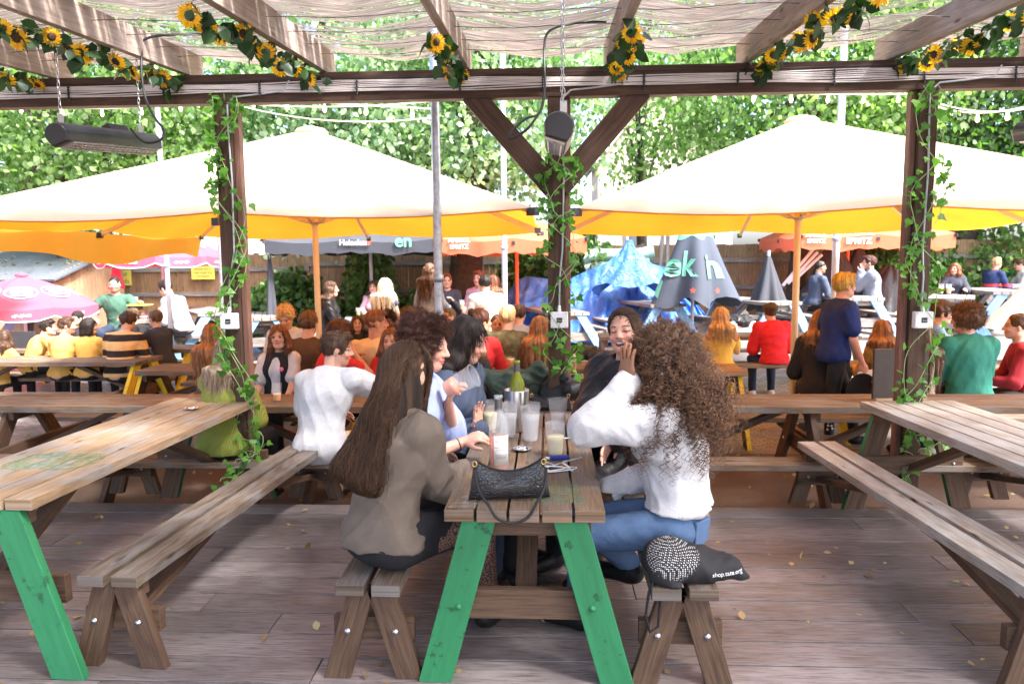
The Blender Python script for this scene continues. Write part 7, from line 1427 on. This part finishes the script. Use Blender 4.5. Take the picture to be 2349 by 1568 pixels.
# ------------------------------------------------------------------ blue tarpaulin
def tarp():
    m_, n, b, out = mat('blue_tarp'); mp = mapped(n, 'Object', (1, 1, 1)); x = noise_(n, mp.outputs[0], 3, 6, .6, .5); c = ramp(n, x.outputs[0], [(.3, (.02, .1, .45)), (.55, (.06, .2, .62)), (.8, (.22, .4, .8))]); n.links.new(c.outputs[0], b.inputs['Base Color']); b.inputs['Roughness'].default_value = .32; bump(n, b, noise_(n, mp.outputs[0], 9, 6, .6, 1).outputs[0], .7, .06); MAT['blue_tarp'] = m_  # palest blue of the ramp stands in for glare on the sheet
    e = empty('tarpaulin', (at(1360, 650, 14).x, 14, gz(14, 2)), 0, 'huge crumpled bright blue tarpaulin draped over stacked things behind the middle post', 'tarpaulin'); ox, oz = e.location.x, e.location.z
    tops = [(1160, 680), (1190, 640), (1210, 632), (1260, 640), (1300, 645), (1345, 622), (1390, 600), (1420, 575), (1440, 552), (1460, 570), (1500, 605), (1545, 618), (1570, 640), (1600, 700)]
    nx, nz = 110, 46; P = np.zeros((nx, nz, 3))
    for i in range(nx):
        u = 1160+(1600-1160)*i/(nx-1); v = np.interp(u, [t[0] for t in tops], [t[1] for t in tops]); tp = at(u, v, 14.6); 
        for j in range(nz):
            t = j/(nz-1); z = tp.z*(1-t)+(oz+.01)*t; xx = tp.x-ox; f = .05*math.sin(xx*9+t*2)+.09*math.sin(xx*4.1+1.5*t)*t+.05*math.sin((xx-.45)*16/(.3+t))*min(1, t*2)+.03*math.sin(xx*31+t*5)
            P[i, j] = (xx*(1+.06*t)+.03*math.sin(t*13+xx*5), .6-1.25*t**.8-f-.12*math.sin(t*9+xx*3)*(1-t), z-oz)
    g = MB(); g.grid(P); g.build('sheet', MAT['blue_tarp'], e)
    P = np.zeros((60, 26, 3)); c0 = at(1440, 553, 13.9)
    for i in range(60):
        a = -math.pi*.0+math.pi*2*i/59
        for j in range(26): t = j/25; r = .05+.5*t**1.5+.06*math.sin(a*7+t*3)*t; z = c0.z+.02-.85*t**1.1-.12*math.cos(a*2)*t*t-.12*math.sin(a*3)*t*t; P[i, j] = (c0.x-ox+r*1.15*math.cos(a), -.35+r*.55*math.sin(a), z-oz)
    g = MB(); g.grid(P); g.build('draped_peak', MAT['blue_tarp'], e)
tarp()
cloth('pale_green_tarp', (.45, .68, .6), rough=.5); cloth('black_tarp', (.03, .03, .035), rough=.3)
for k, (a, b, r) in enumerate((((1335, 590), (1500, 578), .17), ((1340, 615), (1490, 600), .13))):
    p, q = at(*a, 15.1), at(*b, 15.1); g = MB(); g.tube([p.lerp(q, t)+Vector((0, .02*math.sin(t*9), .03*math.sin(t*7))) for t in np.linspace(0, 1, 14)], [r*(1+.1*math.sin(i)) for i in range(14)], 12, flat=.8); tag(g.build('rolled_sheet', MAT['pale_green_tarp']), ('upper', 'lower')[k]+' pale green rolled sheet lying behind the blue tarpaulin', 'rolled sheet', 'rolled sheets behind the tarpaulin')
for k, (u0, v0, u1, v1) in enumerate(((1370, 600, 1362, 540), (1440, 600, 1430, 530), (1508, 650, 1520, 535), (1528, 655, 1532, 540))): g = MB(); g.bar(at(u0, v0+60, 15.3), at(u1, v1, 15.3), .07, .07); tag(g.build('timber_stake', MAT['far_wood']), ('first', 'second', 'third', 'fourth')[k]+' from the left of the four timber stakes standing up behind the blue tarpaulin', 'stake', 'stakes behind the tarpaulin')
def tent(c, r, h, lab, seed):
    rg = np.random.default_rng(seed); P = np.zeros((42, 16, 3))
    for i in range(42):
        a = 2*math.pi*i/41
        for j in range(16): t = j/15; rr = .05+r*t**.85*(1+.14*math.cos(5*a+seed)+.05*math.sin(11*a)*t); P[i, j] = (rr*math.cos(a)+.1*math.sin(t*3+seed), rr*.6*math.sin(a), h*(1-t)+.04*math.sin(a*6+t*7))
    e = empty('covered_heap', (c.x, c.y, gz(c.y, c.x)), 0, lab, 'covered heap', 'black sheets over stacked furniture'); g = MB(); g.grid(P); g.build('sheet', MAT['black_tarp'], e)
tent(at(1895, 650, 14.4), .75, 1.62, 'black sheet draped to a peak behind the bald man', 1); tent(at(1955, 650, 14.8), .6, 1.6, 'second black sheet peak between the bald man and the orange parasol pole', 2); tent(at(2040, 650, 14.4), .8, 1.15, 'low wide black sheet behind the man in the puffer jacket', 3)
for k in range(3): g = MB(); g.tube([at(1795+12*k, 655-5*k, 14.1), at(1865+10*k, 572+6*k, 14.3)], .03, 8); tag(g.build('leaning_pole', MAT['white_plastic']), ('highest', 'middle', 'lowest')[k]+' of the three white poles leaning on the black sheets', 'pole', 'poles leaning on the black sheets')
# ------------------------------------------------------------------ bins, boards, signs
def bin_(u, v, y, W_2, H, lab):
    p = at(u, v, y); z = gz(y, p.x); e = empty('litter_bin', (p.x, y, z), R(8), lab, 'bin', 'square bins with black liners'); g = MB(); g.bar((0, 0, 0), (0, 0, H), W_2, W_2*.8, up=(0, 1, 0)); g.build('body', MAT['white_plastic'], e, bevel=.02)
    F = Field([(-W_2/2, -W_2/2, H-.15), (W_2/2, W_2/2, H+.08)], .06, .014); F.ell((0, 0, H-.02), (W_2*.58, W_2*.48, .12), None, .03); V, Q = F.mesh(); V = V+vnormals(V, Q)*folds(V, int(u), .02, 26)[:, None]; link('liner', fastmesh('liner', smooth_mesh(V, Q, 1, .3), Q, True), MAT['black_tarp'], e)
bin_(1342, 800, 9.5, .40, .72, 'square pale bin with a black liner right of the middle post'); bin_(1697, 740, 11.6, .40, .62, 'pale bin with a shiny black liner behind the woman in the yellow dress')
plain('board_brown', (.035, .022, .016), .55, 0, .2, 20); plain('sign_yellow', (.85, .72, .12), .6, 0, .04)
p0, p1 = at(2003, 800, 6.05), at(2132, 800, 6.05); e = empty('menu_board', ((p0.x+p1.x)/2, 6.05, .63), R(3), 'brown menu board on a log foot, standing on the table behind the right post', 'menu board'); w2 = (p1.x-p0.x)/2; g = MB(); g.bar((0, 0, .045), (0, 0, .45), w2*2, .022, up=(0, 1, 0)); g.build('panel', MAT['board_brown'], e, bevel=.006); g = MB(); g.bar((-w2*.95, 0, .025), (w2*.95, 0, .025), .10, .05); g.build('foot', MAT['top_wood'], e, bevel=.012)
p0 = at(50, 775, 10.1); e = empty('menu_board', (p0.x, 10.1, .63-.12), R(-6), 'dark grey board standing on a table at the left edge', 'menu board'); g = MB(); g.bar((0, 0, 0), (0, 0, .36), .42, .02, up=(0, 1, 0)); g.build('panel', plain('slate_board', (.04, .045, .055), .5), e, bevel=.004); g = MB(); g.bar((-.18, 0, .01), (.18, 0, .01), .12, .03); g.build('foot', MAT['leg_wood'], e)
def sign(u0, u1, v0, v1, y, lines, lab, sz):
    a, b = at(u0, v1, y), at(u1, v0, y); e = empty('yellow_sign', ((a.x+b.x)/2, y, (a.z+b.z)/2), 0, lab, 'sign', 'yellow signs on the fence'); g = MB(); g.bar((0, 0, a.z-(a.z+b.z)/2), (0, 0, b.z-(a.z+b.z)/2), b.x-a.x, .012, up=(0, 1, 0)); g.build('panel', MAT['sign_yellow'], e); text(lines, sz, e, (0, -.009, 0), (R(90), 0, 0), plain('sign_print', (.2, .2, .1), .6), 'sign_text', ex=.001)
sign(258, 300, 618, 654, 15.9, 'your\nhands', 'yellow sign behind the head of the man in the green shirt', .15); sign(440, 491, 600, 640, 15.9, 'In summer\nplease don\'t\nrearrange the\nfurniture', 'yellow sign on the fence just left of the left post', .075)
# ------------------------------------------------------------------ drinks on the other tables
pint = lambda u, v, lab, z, **k: cup(atz(u, v, z), lab, 'beer', k.get('fill', .82), .042, .15, 'pints of beer', 'beer', head=True, n=14, name='pint_of_beer')
cup(atz(636, 918, .635), 'plastic cup with a third of beer in front of the woman in the vest', 'beer', .38, .042, .15, 'pints of beer', 'beer', head=True, name='pint_of_beer')
pint(345, 800, 'full pint in front of the man in the charcoal hoodie', .63); pint(1171, 850, 'full pint left of the middle post', .63); pint(1150, 848, 'second pint behind the one left of the middle post', .63, fill=.5)
T7 = gz(11.6)+.75
pint(955-100, 722, 'pint of beer on the table beside the platinum blonde', T7); pint(847, 720, 'pint left of the platinum blonde, next to another pint', T7); cup(atz(822, 724, T7), 'dark drink on the table between leather jacket and blonde', 'green_glass', .7, n=12)
for k, (u, v, lab) in enumerate(((1085, 712, 'pint on the table in front of the lilac sweater'), (1060, 708, 'pint near the man in the dark jacket'), (1098, 722, 'small drink near the white hoodie'), (2158, 672, 'left one of two pints before the far puffer jacket woman'), (2176, 672, 'right one of two pints before the far puffer jacket woman'), (312, 700, 'pint on the food table by the fence'))): pint(u, v, lab, at(u, v, 12.2).z, fill=.6)
e = empty('food_tray', at(322, 700, 12.0), 0, 'yellow food tray between the man in green and the man in white', 'food tray'); g = MB(); g.box((0, 0, .012), (.34, .22, .02)); g.build('tray', MAT['sign_yellow'], e, bevel=.004); g = MB(); g.lathe([(.0001, .07), (.05, .05), (.06, .02), (.0001, .02)], (0, 0, .02), 12); g.build('burger', MAT['top_wood'], e)
# ------------------------------------------------------------------ fallen leaves
rl = np.random.default_rng(21); n_ = 190; C = np.stack([rl.uniform(-4, 4.4, n_), rl.uniform(1.9, 5.2, n_), np.full(n_, .004)], 1); o = link('fallen_leaves', leaves_mesh('fallen_leaves', C, .05, rg=rl, down=0, nrm=np.array([[0, 0, 3.]]), jit=.9), MAT['dry_leaves']); tag(o, 'scattered yellow and brown leaves lying on the deck boards', 'leaves', kind='stuff')
n_ = 700; C = np.stack([rl.uniform(-7, 7, n_), rl.uniform(5.4, 12, n_), np.zeros(n_)], 1); C[:, 2] = [gz(y, x)+.03 for x, y in zip(C[:, 0], C[:, 1])]; o = link('fallen_leaves', leaves_mesh('fallen_leaves', C, .05, rg=rl, down=0, nrm=np.array([[0, 0, 3.]])), MAT['dry_leaves']); tag(o, 'dry leaves littering the brown floor and the paving beyond the deck', 'leaves', kind='stuff')
